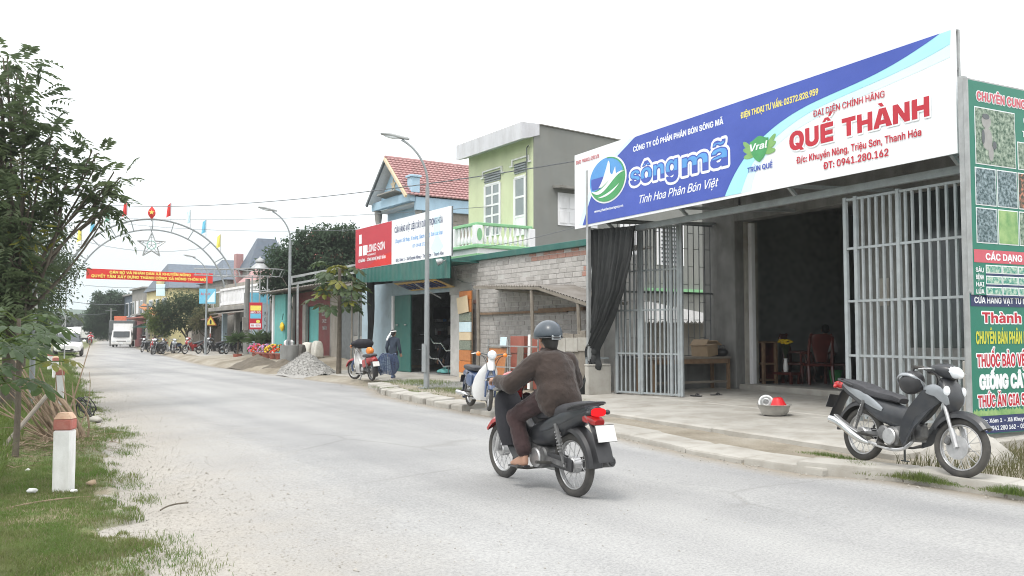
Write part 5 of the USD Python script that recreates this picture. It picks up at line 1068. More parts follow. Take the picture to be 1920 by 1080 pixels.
# ---------------------------------------------------------------- motorbikes (local: x forward, y left, z up; rear axle at x = 0)
def moto(name, label, loc, rz, P, rx=0.0, group=None, detail=True, steer=0.0):
    g = lambda k, d: M[P.get(k, d)]
    root = thing(name, label, 'motorbike', loc, rz, group, rx=rx)
    WB, RR = 1.22, .282
    Rs = rotz(steer); HS = np.array([1.02, 0, .6])
    def st(mb):
        v, f = mb.get(); return ((v - HS) @ Rs.T + HS, f) if steer else (v, f)
    for k, x in ((0, 0.0), (1, WB)):
        turn = st if k else (lambda m_: m_.get())
        n = 40 if detail else 20
        w = obj('wheel', turn(MB().torus((x, 0, RR), RR - .036, .036, n, 10 if detail else 6, None, .036 if k else .042)), g('tyre', 'rubber'), root, True)
        obj('rim', turn(MB().torus((x, 0, RR), RR - .072, .012, n, 6, None, .024)), g('rim', 'alloy'), w, True)
        obj('hub', turn(MB().disc((x, 0, RR), .062 if k else .075, .10, 'y', 16, .01).bar((x, -.11, RR), (x, .11, RR), .012)), g('hub', 'alloy'), w)
        sp = MB()
        for q in range(18 if detail else 8):
            a = q * 2 * PI / (18 if detail else 8); b = a + (.55 if q % 2 else -.55); s = .03 * (1 if q % 4 < 2 else -1)
            sp.tube([(x + .055 * math.cos(b), s, RR + .055 * math.sin(b)), (x + (RR - .07) * math.cos(a), s * .2, RR + (RR - .07) * math.sin(a))], .0035 if detail else .006, 4, False)
        obj('spokes', turn(sp), g('spoke', 'alloy'), w, False)
        if k and P.get('disc'): 
            dm = MB().lathe([(.055, -.003), (.112, -.003), (.112, .003), (.055, .003)], (x, -.07, RR), rotx(PI / 2), 30)
            obj('brake_disc', turn(dm), M['alloy'], w); obj('brake_caliper', turn(MB().box((x - .09, -.075, RR + .06), (.06, .05, .09), roty(.4), .012)), M['engine_grey'], w)
    cub = P.get('style') == 'cub'
    if cub:
        fk = MB()
        for s in (-1, 1): fk.path([(WB - .02, RR - .03, .018, .03, s * .085), (WB - .0, RR + .12, .022, .035, s * .085), (1.10, .58, .03, .05, s * .07), (1.05, .72, .03, .05, s * .03)], 8)
        obj('fork', st(fk), g('fork', 'bike_blue'), root)
    else:
        fk = MB()
        for s in (-1, 1): fk.tube([(WB, s * .085, RR), (WB - .06, s * .085, RR + .17)], .027, 8).tube([(WB - .06, s * .085, RR + .16), (1.055, s * .08, .72)], .018, 8)
        obj('fork', st(fk), g('fork', 'alloy'), root)
    # fenders
    def fender(cx, a0, a1, r, w, m_, name='fender', y=0, tr=lambda m_: m_.get()):
        mb = MB(); A = np.linspace(a0, a1, 16); rings = []
        for a in A:
            c, s = math.cos(a), math.sin(a); ring = []
            for (yy, dr) in ((-w, -.055), (-w * .92, -.02), (-w * .6, .004), (0, .012), (w * .6, .004), (w * .92, -.02), (w, -.055), (w * .88, -.052), (w * .55, -.006), (0, .002), (-w * .55, -.006), (-w * .88, -.052)): ring.append((cx + (r + dr) * c, yy, RR + (r + dr) * s))
            rings.append(ring)
        mb.loft(rings); return obj(name, tr(mb), m_, root)
    fender(WB, math.radians(38 if not cub else 20), math.radians(150), RR + .05, .07, g('fender', 'bike_black'), tr=st)
    fender(0, math.radians(70), math.radians(178 if not cub else 205), RR + .07, .078, g('rear_fender', 'black_plastic'))
    # frame, engine, exhaust
    en = MB().disc((.46, 0, .30), .105, .20, 'y', 20, .02).disc((.36, 0, .33), .075, .22, 'y', 18, .015).path([(.50, .34, .085, .075), (.62, .365, .075, .08), (.74, .38, .07, .085), (.80, .385, .05, .05)], 12, 5)
    for q in range(5): en.box((.60 + q * .035, 0, .372), (.012, .17, .19))
    e_ = obj('engine', en, g('engine', 'engine_grey'), root)
    obj('engine_cover', MB().disc((.46, -.112, .30), .085, .03, 'y', 22, .01).disc((.46, .112, .30), .09, .03, 'y', 22, .01), g('cover', 'alloy'), e_)
    sa_ = MB()
    for s in (-1, 1): sa_.beam((.40, s * .085, .32), (-.03, s * .095, RR), .022, .045)
    obj('swing_arm', sa_, g('swing', 'engine_grey'), root)
    obj('chain_case', MB().path([(-.10, .285, .012, .055, .085), (.1, .30, .012, .06, .085), (.40, .315, .012, .045, .085)], 10), g('chain', 'black_plastic'), root)
    for s in (-1, 1):
        hx = [(-.01 + .006 * math.cos(t) * 0 + (.10 * u), s * .125 + .03 * math.sin(t), RR + .05 + .27 * u + .0 + .03 * math.cos(t) * .3) for u, t in zip(np.linspace(.25, .95, 60), np.linspace(0, 14 * PI, 60))] if detail else [(.0, s * .125, .36), (.1, s * .125, .6)]
        sh_ = obj('shock_absorber', MB().tube([(-.01, s * .12, RR + .02), (.10, s * .125, .64)], .013, 7).tube([(.05, s * .122, RR + .2), (.10, s * .125, .64)], .022, 7), g('shock', 'engine_grey'), root)
        obj('spring', MB().tube(hx, .006 if detail else .03, 4), g('spring', 'alloy'), sh_)
    mz = P.get('muffler_up', .05)
    obj('exhaust_pipe', MB().tube(spline([(.72, -.04, .32), (.62, -.10, .19), (.40, -.14, .185), (.20, -.15, .215)], 6), .018, 8), g('pipe', 'alloy'), root)
    mf = obj('muffler', MB().tube(spline([(.24, -.15, .205), (.14, -.155, .225), (.0, -.16, .245 + mz * .3), (-.33, -.165, .275 + mz)], 4), [.02] + [.026, .034, .041, .046] + [.048] * 7 + [.046], 12), g('muffler', 'chrome'), root)
    obj('muffler_tip', MB().tube([(-.33, -.165, .2755 + mz), (-.345, -.165, .277 + mz)], [.036, .03], 12), M['black_plastic'], mf)
    if P.get('heat_shield', True): obj('heat_shield', MB().path([(.1, .275 + mz * .2, .03, .008, -.165), (-.1, .315 + mz * .5, .034, .008, -.168), (-.25, .325 + mz, .03, .008, -.17)], 10), g('shield', 'alloy'), mf)
    pg_ = MB()
    for s in (-1, 1): pg_.tube([(.50, 0, .20), (.50, s * .17, .20), (.50, s * .29, .225)], [.012, .012, .02], 7)
    pg_.tube([(.22, .1, .28), (.20, .27, .30)], .014, 6).tube([(.22, -.1, .28), (.20, -.27, .30)], .014, 6)
    obj('foot_pegs', pg_, M['rubber'], root)
    if P.get('stand', True): obj('side_stand', MB().tube([(.46, .10, .22), (.34, .24, P.get('stand_z', .05))], .012, 6).box((.335, .25, P.get('stand_z', .05)), (.07, .05, .012)), M['steel_dark'], root)
    # body
    seat = P.get('seat', 'vinyl_seat')
    if cub:
        obj('body', MB().path([(.42, .50, .09, .12), (.25, .53, .12, .13), (.05, .58, .125, .12), (-.18, .63, .10, .09), (-.36, .60, .07, .05)], 16), g('body', 'bike_blue'), root)
        for s in (-1, 1): obj('side_cover', MB().path([(.36, .49, .012, .10, s * .125), (.22, .50, .02, .115, s * .13), (.06, .52, .012, .08, s * .13)], 12, 2.6), g('side_cover', 'bike_blue'), root)
        obj('seat', MB().path([(.36, .70, .11, .035), (.25, .715, .14, .05), (.05, .72, .14, .055), (-.18, .73, .12, .05), (-.26, .72, .1, .03)], 16, 3), M[seat], root)
        obj('frame_tube', MB().path([(.42, .48, .045, .06), (.65, .44, .04, .055), (.86, .56, .045, .05), (1.02, .80, .05, .05)], 12), g('frame', 'bike_white'), root)
        # tall white leg shield, wings curling back
        rings = []
        for z, x, w, k in ((.16, .70, .13, .02), (.22, .73, .19, .04), (.38, .79, .225, .07), (.56, .88, .215, .07), (.70, .95, .17, .05), (.82, .99, .09, .03), (.86, 1.0, .05, .01)):
            u = np.linspace(-1, 1, 11); fr = [(x + .05 - k * abs(t) ** 2.2 * 1.9, w * t, z) for t in u]; bk = [(x + .03 - k * abs(t) ** 2.2 * 1.9, w * t * .985, z) for t in u[::-1]]
            rings.append(fr + bk)
        obj('leg_shield', MB().loft(rings), g('leg_shield', 'bike_white'), root)
        obj('headstock', st(MB().path([(1.06, .70, .055, .055), (1.03, .84, .06, .065), (1.0, .95, .055, .06)], 12)), g('front', 'bike_white'), root)
        hd = st(MB().ell((1.03, 0, .985), (.10, .085, .075), 10)); obj('headlight_shell', hd, g('cowl', 'bike_blue'), root)
        hl = obj('headlight', st(MB().lathe([(.01, .03), (.05, .022), (.075, 0), (.08, -.01), (.02, -.02)], (1.115, 0, .985), roty(PI / 2), 20)), M['clear_lens'], root)
        for s in (-1, 1): obj('indicator', st(MB().lathe([(.01, .045), (.035, .03), (.042, 0), (.02, -.03)], (1.02, s * .24, .99), roty(PI / 2), 12)), M['orange_lens'], root)
        obj('crank_case_bag', MB().box((.7, .0, .2), (.1, .12, .1), None, .02), M['engine_grey'], root)
    else:
        b1, b2 = g('body', 'bike_dark'), g('trim', 'bike_silver')
        bd_ = obj('body', MB().path([(.62, .46, .07, .09), (.50, .50, .10, .12), (.32, .545, .125, .125), (.12, .62, .125, .10), (-.10, .70, .105, .075), (-.28, .765, .07, .05), (-.36, .785, .045, .03)], 18), b1, root)
        for s in (-1, 1): obj('side_trim', MB().path([(.36, .56, .006, .02, s * .124), (.20, .63, .012, .045, s * .125), (.02, .70, .012, .05, s * .115), (-.16, .765, .01, .04, s * .09), (-.28, .80, .006, .015, s * .065)], 10), b2, bd_)
        obj('seat', MB().path([(.52, .665, .06, .03), (.44, .69, .10, .045), (.30, .705, .125, .05), (.12, .735, .135, .055), (.05, .76, .13, .055), (-.12, .795, .12, .05), (-.27, .825, .085, .03)], 18, 3), M[seat], root)
        obj('grab_rail', MB().tube(spline([(-.08, .12, .78), (-.22, .13, .82), (-.34, .08, .845), (-.36, 0, .85), (-.34, -.08, .845), (-.22, -.13, .82), (-.08, -.12, .78)], 4), .012, 6), M['black_plastic'], root)
        # centre tunnel and leg shields
        obj('tunnel', MB().path([(.50, .50, .07, .07), (.66, .49, .06, .07), (.80, .58, .06, .07), (.94, .76, .06, .06)], 14), b1, root)
        for s in (-1, 1):
            A = [(1.02, .84), (1.09, .72), (.98, .60), (.86, .42), (.74, .25), (.66, .21), (.63, .30), (.70, .46), (.80, .62), (.92, .80)]
            ring = lambda off, sh_: [(x - .01 * off, s * yv, z) for (x, z), yv in zip(A, np.array([.10, .07, .13, .185, .16, .12, .15, .20, .21, .17]) + off)]
            pa = np.array(A).mean(0)
            R0 = np.array(ring(0, 1)); R1 = np.array(ring(.022, .98)); R1[:, [0, 2]] = pa + (R1[:, [0, 2]] - pa) * .93
            mb = MB().loft([R0, R1] if s < 0 else [R1, R0]); obj('leg_shield', mb, b1, root)
        fc = obj('front_cowl', MB().path([(1.02, .90, .09, .05), (1.09, .82, .13, .055), (1.12, .72, .12, .055), (1.12, .64, .07, .045), (1.10, .60, .03, .02)], 16), g('cowl', 'bike_black'), root)
        for s in (-1, 1): obj('cowl_trim', MB().path([(.92, .80, .008, .03, s * .165), (1.02, .80, .01, .06, s * .14), (1.10, .74, .01, .055, s * .12), (1.14, .67, .008, .02, s * .09)], 10), b2, fc)
        hc = obj('handle_cowl', st(MB().path([(.90, .97, .12, .03), (.98, 1.0, .14, .065), (1.07, .985, .12, .075), (1.13, .95, .07, .05)], 16)), g('cowl', 'bike_black'), root)
        obj('headlight', st(MB().path([(1.05, 1.015, .10, .02), (1.105, .995, .098, .05), (1.15, .955, .07, .045), (1.165, .93, .03, .02)], 14)), M['clear_lens'], hc)
        for s in (-1, 1): obj('indicator', MB().ell((1.13, s * .105, .80), (.035, .03, .05), 8), M['clear_lens'], fc)
        hb_ = P.get('tail', 'red_lens')
        tl = obj('tail_light', MB().path([(-.30, .765, .05, .03), (-.37, .77, .058, .036), (-.405, .765, .05, .03)], 14, 3) if hb_ == 'tail_lit' else MB().path([(-.30, .775, .07, .035), (-.37, .785, .085, .045), (-.415, .78, .075, .035)], 14, 3), M[hb_], root)
        if hb_ == 'tail_lit': obj('tail_housing', MB().path([(-.24, .715, .08, .05), (-.34, .69, .07, .04), (-.385, .68, .05, .03)], 12), M['bike_red'], tl)
        for s in (-1, 1): obj('indicator', MB().ell((-.36, s * .10, .765), (.022, .026, .022), 8), M['red_lens'] if hb_ != 'tail_lit' else M['black_plastic'], root)
        obj('mud_flap', MB().path([(-.27, .74, .075, .012), (-.36, .62, .075, .012), (-.44, .46, .08, .01), (-.475, .36, .075, .008)], 12), M['black_plastic'], root)
    # handlebar, mirrors
    hbm = MB().tube(spline([(.93, .30, 1.0), (.97, .2, 1.005), (1.0, .08, .985), (1.0, -.08, .985), (.97, -.2, 1.005), (.93, -.30, 1.0)], 5), .012, 7)
    obj('handlebar', st(hbm), M['steel_dark'], root)
    for s in (-1, 1):
        obj('grip', st(MB().tube([(.955, s * .25, 1.003), (.915, s * .355, 1.0)], .018, 8)), M['rubber'], root)
        obj('brake_lever', st(MB().tube([(1.0, s * .2, 1.0), (1.0, s * .3, .995), (.98, s * .36, .985)], .007, 5)), M['alloy'], root)
        if P.get('mirrors', True):
            mr = obj('mirror', st(MB().box((.98, s * .30, 1.26), (.02, .11, .075), rotz(s * .15), .012)), M['black_plastic'], root)
            obj('mirror_stem', st(MB().tube([(.96, s * .22, 1.0), (.985, s * .24, 1.12), (.985, s * .29, 1.23)], .006, 5)), M['steel_dark'], mr)
    cb_ = MB()
    for s in (-1, 1): cb_.tube(spline([(.98, s * .22, .99), (1.06, s * .12, .90), (1.08, s * .07, .72), (1.16, s * .07, .42)], 5), .006, 4, False).tube(spline([(.97, s * .26, .985), (1.0, s * .10, .92), (.93, s * .04, .80)], 4), .006, 4, False)
    obj('cables', st(cb_), M['black_plastic'], root)
    if P.get('plate', True):
        pt = obj('number_plate', MB().box((-.475 if not cub else -.40, 0, .60 if not cub else .50), (.006, .19, .14), roty(.35)), M['white_paint'], root)
        if detail:
            obj('plate_frame', MB().box((-.468 if not cub else -.393, 0, .60 if not cub else .50), (.006, .20, .15), roty(.35)), M['black_plastic'], pt)
    return root
SILVER = dict(disc=True, body='bike_dark', trim='bike_silver', cowl='bike_black', fender='bike_black', mirrors=False, muffler_up=.13, heat_shield=True)
SILVER = dict(disc=True, body='bike_dark', trim='bike_silver', cowl='bike_black', fender='bike_black', mirrors=False, muffler_up=.13)
PB_LOC, PB_RZ, PB_RX = (8.27, 5.95, .095), math.radians(-101), -.10
moto('motorbike', 'parked black and silver motorbike on the kerb slabs in front of the barred screen', PB_LOC, PB_RZ, SILVER, rx=PB_RX, steer=.12)
def place(name, label, cat, base, loc, rz, rx=0.0, group=None):
    Rm = rotz(rz) @ (rotx(rx) if rx else np.eye(3)); p = np.array(loc) + Rm @ np.array(base)
    t_ = thing(name, label, cat, p, rz, group, rx=rx)
    F = np.eye(4); F[:3, :3] = Rm; F[:3, 3] = loc
    return t_, F
hm, F = place('helmet', 'black and white helmet hanging from the handlebar of the silver and black motorbike', 'helmet', (.80, -.20, .80), PB_LOC, PB_RZ, PB_RX)
v, f = MB().ell((0, 0, 0), (.13, .112, .118), 12, lo=-.45).get(); obj('shell', (v @ roty(2.5).T + [.80, -.20, .86], f), M['black_plastic'], hm, True, frame=F)
obj('stripe', MB().torus((.79, -.20, .85), .128, .012, 26, 6, rotz(.2) @ rotx(.9), .02), M['bike_silver'], hm, True, frame=F)
obj('padding', MB().ell((.815, -.2, .885), (.11, .1, .09), 9), M['black_plastic'], hm, True, frame=F)
obj('strap', MB().tube([(.80, -.20, .93), (.87, -.24, 1.02), (.93, -.22, 1.0)], .008, 5), M['black_wear'], hm, frame=F)
RIDE = dict(body='bike_black', trim='bike_dark', cowl='bike_red', fender='bike_red', mirrors=False, muffler_up=.06, tail='tail_lit', stand=False, spoke='alloy', muffler='engine_grey', shield='engine_grey')
RB_LOC, RB_RZ = (4.69, 6.29, .012), math.radians(88.0)
moto('motorbike', 'black and red motorbike in the middle of the road, carrying the rider in brown', RB_LOC, RB_RZ, RIDE, rx=0.0)
CUB = dict(style='cub', body='bike_blue', fender='bike_blue', cowl='bike_blue', front='bike_white', leg_shield='bike_white', frame='bike_white', mirrors=False, heat_shield=False, muffler_up=-.03, stand_z=.03, rear_fender='bike_blue')
moto('motorbike', 'small white and dark blue step-through moped parked at the kerb before the block wall', (8.33, 14.42, .085), math.radians(-102), CUB, rx=-.07, steer=-.25)
CUB2 = dict(style='cub', body='bike_red', side_cover='bike_red', fender='bike_red', rear_fender='black_plastic', cowl='bike_black', front='bike_white', leg_shield='bike_white', frame='bike_white', mirrors=False, heat_shield=False, muffler_up=0)
LB_LOC, LB_RZ = (10.22, 23.25, .10), math.radians(87)
moto('motorbike', 'white and red moped parked before the supply shop with a blue net basket behind it', LB_LOC, LB_RZ, CUB2, rx=-.08, steer=.4)
nb_, F = place('net_basket', 'large blue net basket hanging from the back of the white and red moped', 'basket', (-.35, -.35, .2), LB_LOC, LB_RZ)
vv, ff_ = MB().lathe([(.26, 0), (.36, .12), (.40, .45), (.37, .56), (.34, .56), (.37, .44), (.33, .13), (.25, .02)], (0, 0, 0), None, 26).get()
NET = lambda a, t: np.array([-.30 + (.22 + .08 * math.sin(t * PI)) * math.cos(a) * .55 + .03 * math.sin(5 * a), -.36 + (.22 + .10 * math.sin(t * PI)) * math.sin(a), .20 + .55 * t + .03 * math.sin(3 * a + 6 * t)])
nm_ = MB()
for a in np.linspace(0, 2 * PI, 41)[:-1]: nm_.tube([NET(a, t) for t in np.linspace(0, 1, 8)], .0075, 4, False)
for t in np.linspace(0, 1, 15): nm_.tube([NET(a, t) for a in np.linspace(0, 2 * PI, 25)], .0075, 4, False)
obj('wire_net', nm_, M['bike_blue'], nb_, False, frame=F)
obj('rim', MB().tube([NET(a, 1.0) for a in np.linspace(0, 2 * PI, 25)], .014, 6, False), M['bike_blue'], nb_, True, frame=F)
rg_, F = place('rag_bundle', 'dark raincoat bundle and orange cloth lying over the handlebar of the white and red moped', 'cloth', (.75, 0, .95), LB_LOC, LB_RZ)
vv, ff_ = MB().ell((0, 0, 0), (.20, .34, .14), 12).get(); vv = vv * (1 + .5 * (meshkit.fbm(vv * 9 + 3, 3)[:, None] - .5)); obj('cloth', (vv + [.83, .0, 1.05], ff_), M['black_wear'], rg_, True, frame=F)
vv, ff_ = MB().ell((0, 0, 0), (.16, .1, .13), 9).get(); vv = vv * (1 + .5 * (meshkit.fbm(vv * 9 + 8, 3)[:, None] - .5)); obj('orange_cloth', (vv + [.35, -.05, .84], ff_), M['orange_lens'], rg_, True, frame=F)

# ---------------------------------------------------------------- people
def capsule(p, r, q, r2, n=14):
    p, q = np.array(p, float), np.array(q, float)
    return m3.Manifold.batch_hull([m3.Manifold.sphere(r, n).translate(p.tolist()), m3.Manifold.sphere(r2, n).translate(q.tolist())])
def hull(*sph): return m3.Manifold.batch_hull([m3.Manifold.sphere(r, 14).translate([float(c) for c in p]) for p, r in sph])
def fuse(parts, edge=.03, it=8, wrinkle=0.0, seed=1, freq=14):
    m = m3.Manifold.batch_boolean(parts, m3.OpType.Add).refine_to_length(edge).to_mesh()
    t = trimesh.Trimesh(np.array(m.vert_properties[:, :3], float), np.array(m.tri_verts, int), process=True)
    trimesh.smoothing.filter_taubin(t, lamb=.5, nu=.52, iterations=it)
    v = np.array(t.vertices)
    if wrinkle: v = v + np.array(t.vertex_normals) * (wrinkle * (2 * meshkit.fbm(v * np.array([1, 1, 1.6]) * freq, 3, seed) - 1))[:, None]
    return v, np.array(t.faces)
def hand(wrist, d, nrm, curl=.9, s=1.0, side=1):
    """five fingers from a palm: d = direction of the fingers, nrm = direction in which the fingers curl"""
    w = np.array(wrist, float); d = np.array(d, float); d /= np.linalg.norm(d); n_ = np.array(nrm, float); n_ -= d * (n_ @ d); n_ /= np.linalg.norm(n_); x = np.cross(d, n_) * side
    out = [hull((w, .024 * s), (w + d * .075 * s + x * .03 * s, .014 * s), (w + d * .075 * s - x * .03 * s, .013 * s), (w + d * .03 * s + x * .028 * s, .015 * s))]
    for k, (off, ln) in enumerate(((.031, .9), (.011, 1.0), (-.010, .94), (-.029, .75))):
        p = w + d * .078 * s + x * off * s; a = 0.0
        for j, sl in enumerate((.036, .026, .020)):
            a += curl * (.6 if j == 0 else 1); q = p + (d * math.cos(a) + n_ * math.sin(a)) * sl * ln * s
            out.append(capsule(p, (.0095 - .0008 * j) * s, q, (.0088 - .0008 * j) * s, 8)); p = q
    t0 = w + d * .02 * s + x * .028 * s; t1 = t0 + (d * .7 + x * .6 + n_ * .4) * .035 * s; t2 = t1 + (d * .8 + n_ * .7) * .03 * s
    return out + [capsule(t0, .013 * s, t1, .011 * s, 8), capsule(t1, .011 * s, t2, .009 * s, 8)]
def head(c, f, s=1.0, tilt=0.0):
    """head at centre c looking along the horizontal direction f"""
    c = np.array(c, float); f = np.array(f, float); f /= np.linalg.norm(f); u = np.array([0, 0, 1.0]); l = np.cross(u, f)
    P = lambda a, b, h: c + (f * a + l * b + u * h) * s
    parts = [hull((P(-.025, 0, .03), .085 * s), (P(.02, 0, .03), .075 * s), (P(.035, 0, -.05), .055 * s), (P(.05, 0, -.085), .028 * s)),
             hull((P(.085, 0, .01), .010 * s), (P(.108, 0, -.02), .013 * s), (P(.09, 0, -.03), .016 * s)),
             hull((P(.082, .018, -.058), .008 * s), (P(.082, -.018, -.058), .008 * s))]
    for q in (-1, 1): parts.append(hull((P(-.005, q * .083, .01), .014 * s), (P(-.012, q * .085, -.025), .012 * s), (P(-.02, q * .09, .0), .010 * s)))
    return parts
R_T, F = place('person', 'motorbike rider seen from behind in dark brown jacket, brown trousers and grey black helmet', 'person', (.25, 0, .80), RB_LOC, RB_RZ)
hip, chest, neck, hd = (.25, 0, .885), (.34, 0, 1.13), (.395, 0, 1.275), (.42, 0, 1.395)
sk = head(hd, (1, 0, 0), .97) + [capsule(neck, .056, (.41, 0, 1.34), .052), hull((hip, .12), ((.29, 0, 1.0), .11)), hull(((.29, 0, 1.0), .11), (chest, .12), ((.36, .12, 1.17), .06), ((.36, -.12, 1.17), .06))]
for s in (-1, 1):
    S_, E_, W_ = (.36, s * .165, 1.185), (.50, s * .335, .975), (.80, s * .325, 1.0)
    sk += [capsule(S_, .055, E_, .042), capsule(E_, .042, W_, .027)] + hand(W_, (1, -s * .1, .0), (.0, 0, -1), 1.0, 1.0, s)
    K_, A_ = (.665, s * .205, .655), (.515, s * .195, .30)
    sk += [capsule((.27, s * .09, .87), .075, K_, .058), capsule(K_, .055, A_, .036), hull((A_, .036), ((.50, s * .2, .25), .032), ((.62, s * .21, .235), .03), ((.70, s * .215, .228), .02))]
obj('body', fuse(sk, .02, 6), M['skin'], R_T, True, frame=F)
jk = [hull(((.24, .05, .86), .17), ((.24, -.05, .86), .17), ((.20, .10, .79), .11), ((.20, -.10, .79), .11), ((.28, .02, .98), .168), ((.28, -.02, .98), .168)), hull(((.28, .02, .98), .168), ((.28, -.02, .98), .168), ((.33, 0, 1.12), .165), ((.345, .14, 1.15), .095), ((.345, -.14, 1.15), .095)),
      hull(((.35, .15, 1.17), .085), ((.35, -.15, 1.17), .085), ((.385, 0, 1.25), .065)), hull(((.385, .025, 1.262), .052), ((.385, -.025, 1.262), .052), ((.40, 0, 1.285), .052))]
for s in (-1, 1): jk += [capsule((.355, s * .175, 1.17), .098, (.50, s * .35, .97), .088), capsule((.50, s * .35, .97), .088, (.74, s * .33, .985), .062), capsule((.74, s * .33, .985), .060, (.775, s * .327, .993), .05)]
jv = fuse(jk, .016, 6, .017, 3, 8)
obj('jacket', jv, M['brown_cloth'], R_T, True, frame=F)
obj('collar', MB().torus((.40, 0, 1.285), .066, .016, 26, 6, rotx(PI / 2) @ rotz(.0), .024), M['brown_cloth'], R_T, True, frame=F)
for s in (-1, 1): obj('cuff', MB().tube([(.765, s * .328, .992), (.785, s * .327, .995)], [.053, .052], 12), M['brown_trousers'], R_T, frame=F)
tr = [hull(((.24, 0, .85), .135), ((.27, .09, .86), .11), ((.27, -.09, .86), .11))]
for s in (-1, 1): tr += [capsule((.28, s * .09, .865), .11, (.665, s * .205, .665), .082), capsule((.665, s * .205, .665), .085, (.535, s * .195, .37), .076)]
obj('trousers', fuse(tr, .016, 6, .014, 5, 9), M['brown_trousers'], R_T, True, frame=F)
obj('hair', fuse([hull(((.385, 0, 1.40), .088), ((.36, 0, 1.33), .062))], .02, 4), M['hair'], R_T, True, frame=F)
v, f = MB().ell((0, 0, 0), (.152, .128, .135), 16, lo=-.22).get(); hl_ = obj('helmet', (v @ roty(.10).T + [.415, 0, 1.425], f), M['helmet_black'], R_T, True, frame=F)
obj('helmet_rim', MB().torus((.417, 0, 1.398), .128, .008, 34, 6, rotx(PI / 2) * np.array([[1.16], [1.0], [1]])), M['black_plastic'], hl_, True, frame=F)
obj('helmet_band', MB().box((.275, 0, 1.40), (.012, .10, .045), None, .005), M['bike_silver'], hl_, frame=F)
for s in (-1, 1): obj('sandal', MB().path([(.46, .222, .035, .012, s * .2), (.6, .208, .045, .012, s * .21), (.73, .205, .035, .010, s * .215)], 10), M['black_plastic'], R_T, frame=F)
sbg, F2 = place('shopping_bag', 'dark bag with a pale flap hanging before the rider between knees and handlebar', 'bag', (.86, .12, .45), RB_LOC, RB_RZ)
obj('bag', MB().path([(.80, .38, .10, .12, .14), (.84, .60, .14, .13, .15), (.90, .80, .13, .10, .15), (.93, .90, .07, .05, .14)], 14), M['black_wear'], sbg, frame=F2); obj('flap', MB().box((.86, .22, .92), (.16, .16, .03), roty(.3), .01), M['shirt_grey'], sbg, frame=F2)

def standing(name, label, loc, rz, H, top, legs, hairm='hair', coat=True, stride=.16):
    """walking or standing figure facing local +x, H metres tall"""
    t_ = thing(name, label, 'person', loc, rz); k = H / 1.7
    def q(*p): return tuple(np.array(p) * k)
    sk = head(q(.02, 0, 1.57), (1, 0, 0), k) + [capsule(q(0, 0, 1.38), .05 * k, q(.01, 0, 1.48), .048 * k), hull((q(0, 0, .95), .11 * k), (q(0, 0, 1.1), .10 * k)), hull((q(0, 0, 1.1), .10 * k), (q(0, .12, 1.33), .055 * k), (q(0, -.12, 1.33), .055 * k))]
    jk = [hull((q(0, .05, .86), .13 * k), (q(0, -.05, .86), .13 * k), (q(0, 0, 1.1), .125 * k)), hull((q(0, 0, 1.1), .125 * k), (q(0, .13, 1.335), .07 * k), (q(0, -.13, 1.335), .07 * k), (q(0, 0, 1.42), .06 * k))]
    tr = [hull((q(0, .07, .9), .11 * k), (q(0, -.07, .9), .11 * k))]; shoes = []
    for s in (-1, 1):
        sw_ = s * stride
        E_, W_ = q(-sw_ * .25 - .02, s * .22, 1.08), q(sw_ * -.2 + .08, s * .24, .86)
        sk += [capsule(q(0, s * .165, 1.34), .05 * k, E_, .038 * k), capsule(E_, .038 * k, W_, .026 * k)] + hand(W_, (.25, 0, -1), (1, -s * .3, 0), .35, k, s)
        jk += [capsule(q(0, s * .165, 1.34), .072 * k, E_, .06 * k), capsule(E_, .06 * k, q(sw_ * -.2 + .06, s * .236, .90), .045 * k)]
        K_, A_ = q(sw_ * .7 + .03, s * .085, .5), q(sw_ * 1.3 - .03, s * .085, .09)
        sk += [capsule(q(0, s * .08, .9), .08 * k, K_, .055 * k), capsule(K_, .055 * k, A_, .038 * k), hull((A_, .036 * k), (q(sw_ * 1.3 + .12, s * .09, .035), .03 * k))]
        tr += [capsule(q(0, s * .08, .9), .1 * k, K_, .072 * k), capsule(K_, .07 * k, q(sw_ * 1.25 - .03, s * .085, .13), .052 * k)]
        shoes.append(hull((q(sw_ * 1.3 - .07, s * .085, .045), .045 * k), (q(sw_ * 1.3 + .14, s * .095, .035), .036 * k), (q(sw_ * 1.3 - .03, s * .085, .08), .045 * k)))
    obj('body', fuse(sk, .025 * k, 5), M['skin'], t_, True)
    obj('jacket', fuse(jk, .03 * k, 6, .006, 2), M[top], t_, True); obj('trousers', fuse(tr, .03 * k, 6, .005, 4), M[legs], t_, True)
    for m_ in shoes: obj('shoe', fuse([m_], .03, 3), M['bike_blue'], t_, True)
    obj('hair', fuse([hull((q(-.02, 0, 1.61), .093 * k), (q(-.05, 0, 1.55), .075 * k))], .025, 3), M[hairm], t_, True)
    return t_, q
wm, q = standing('person', 'walker in navy jacket and black trousers with a white scarf round the head', (11.10, 23.75, .14), math.radians(40), 1.42, 'navy_cloth', 'black_wear')
obj('headscarf', MB().torus(q(0, 0, 1.63), .084, .010, 22, 6, rotx(PI / 2 - .15), .018), M['bike_white'], wm, True)
obj('scarf_tail', MB().path([(-.08, 1.33, .022, .012, .04), (-.12, 1.24, .03, .012, .09), (-.15, 1.16, .03, .012, .12), (-.16, 1.10, .02, .01, .13)], 10), M['bike_white'], wm)
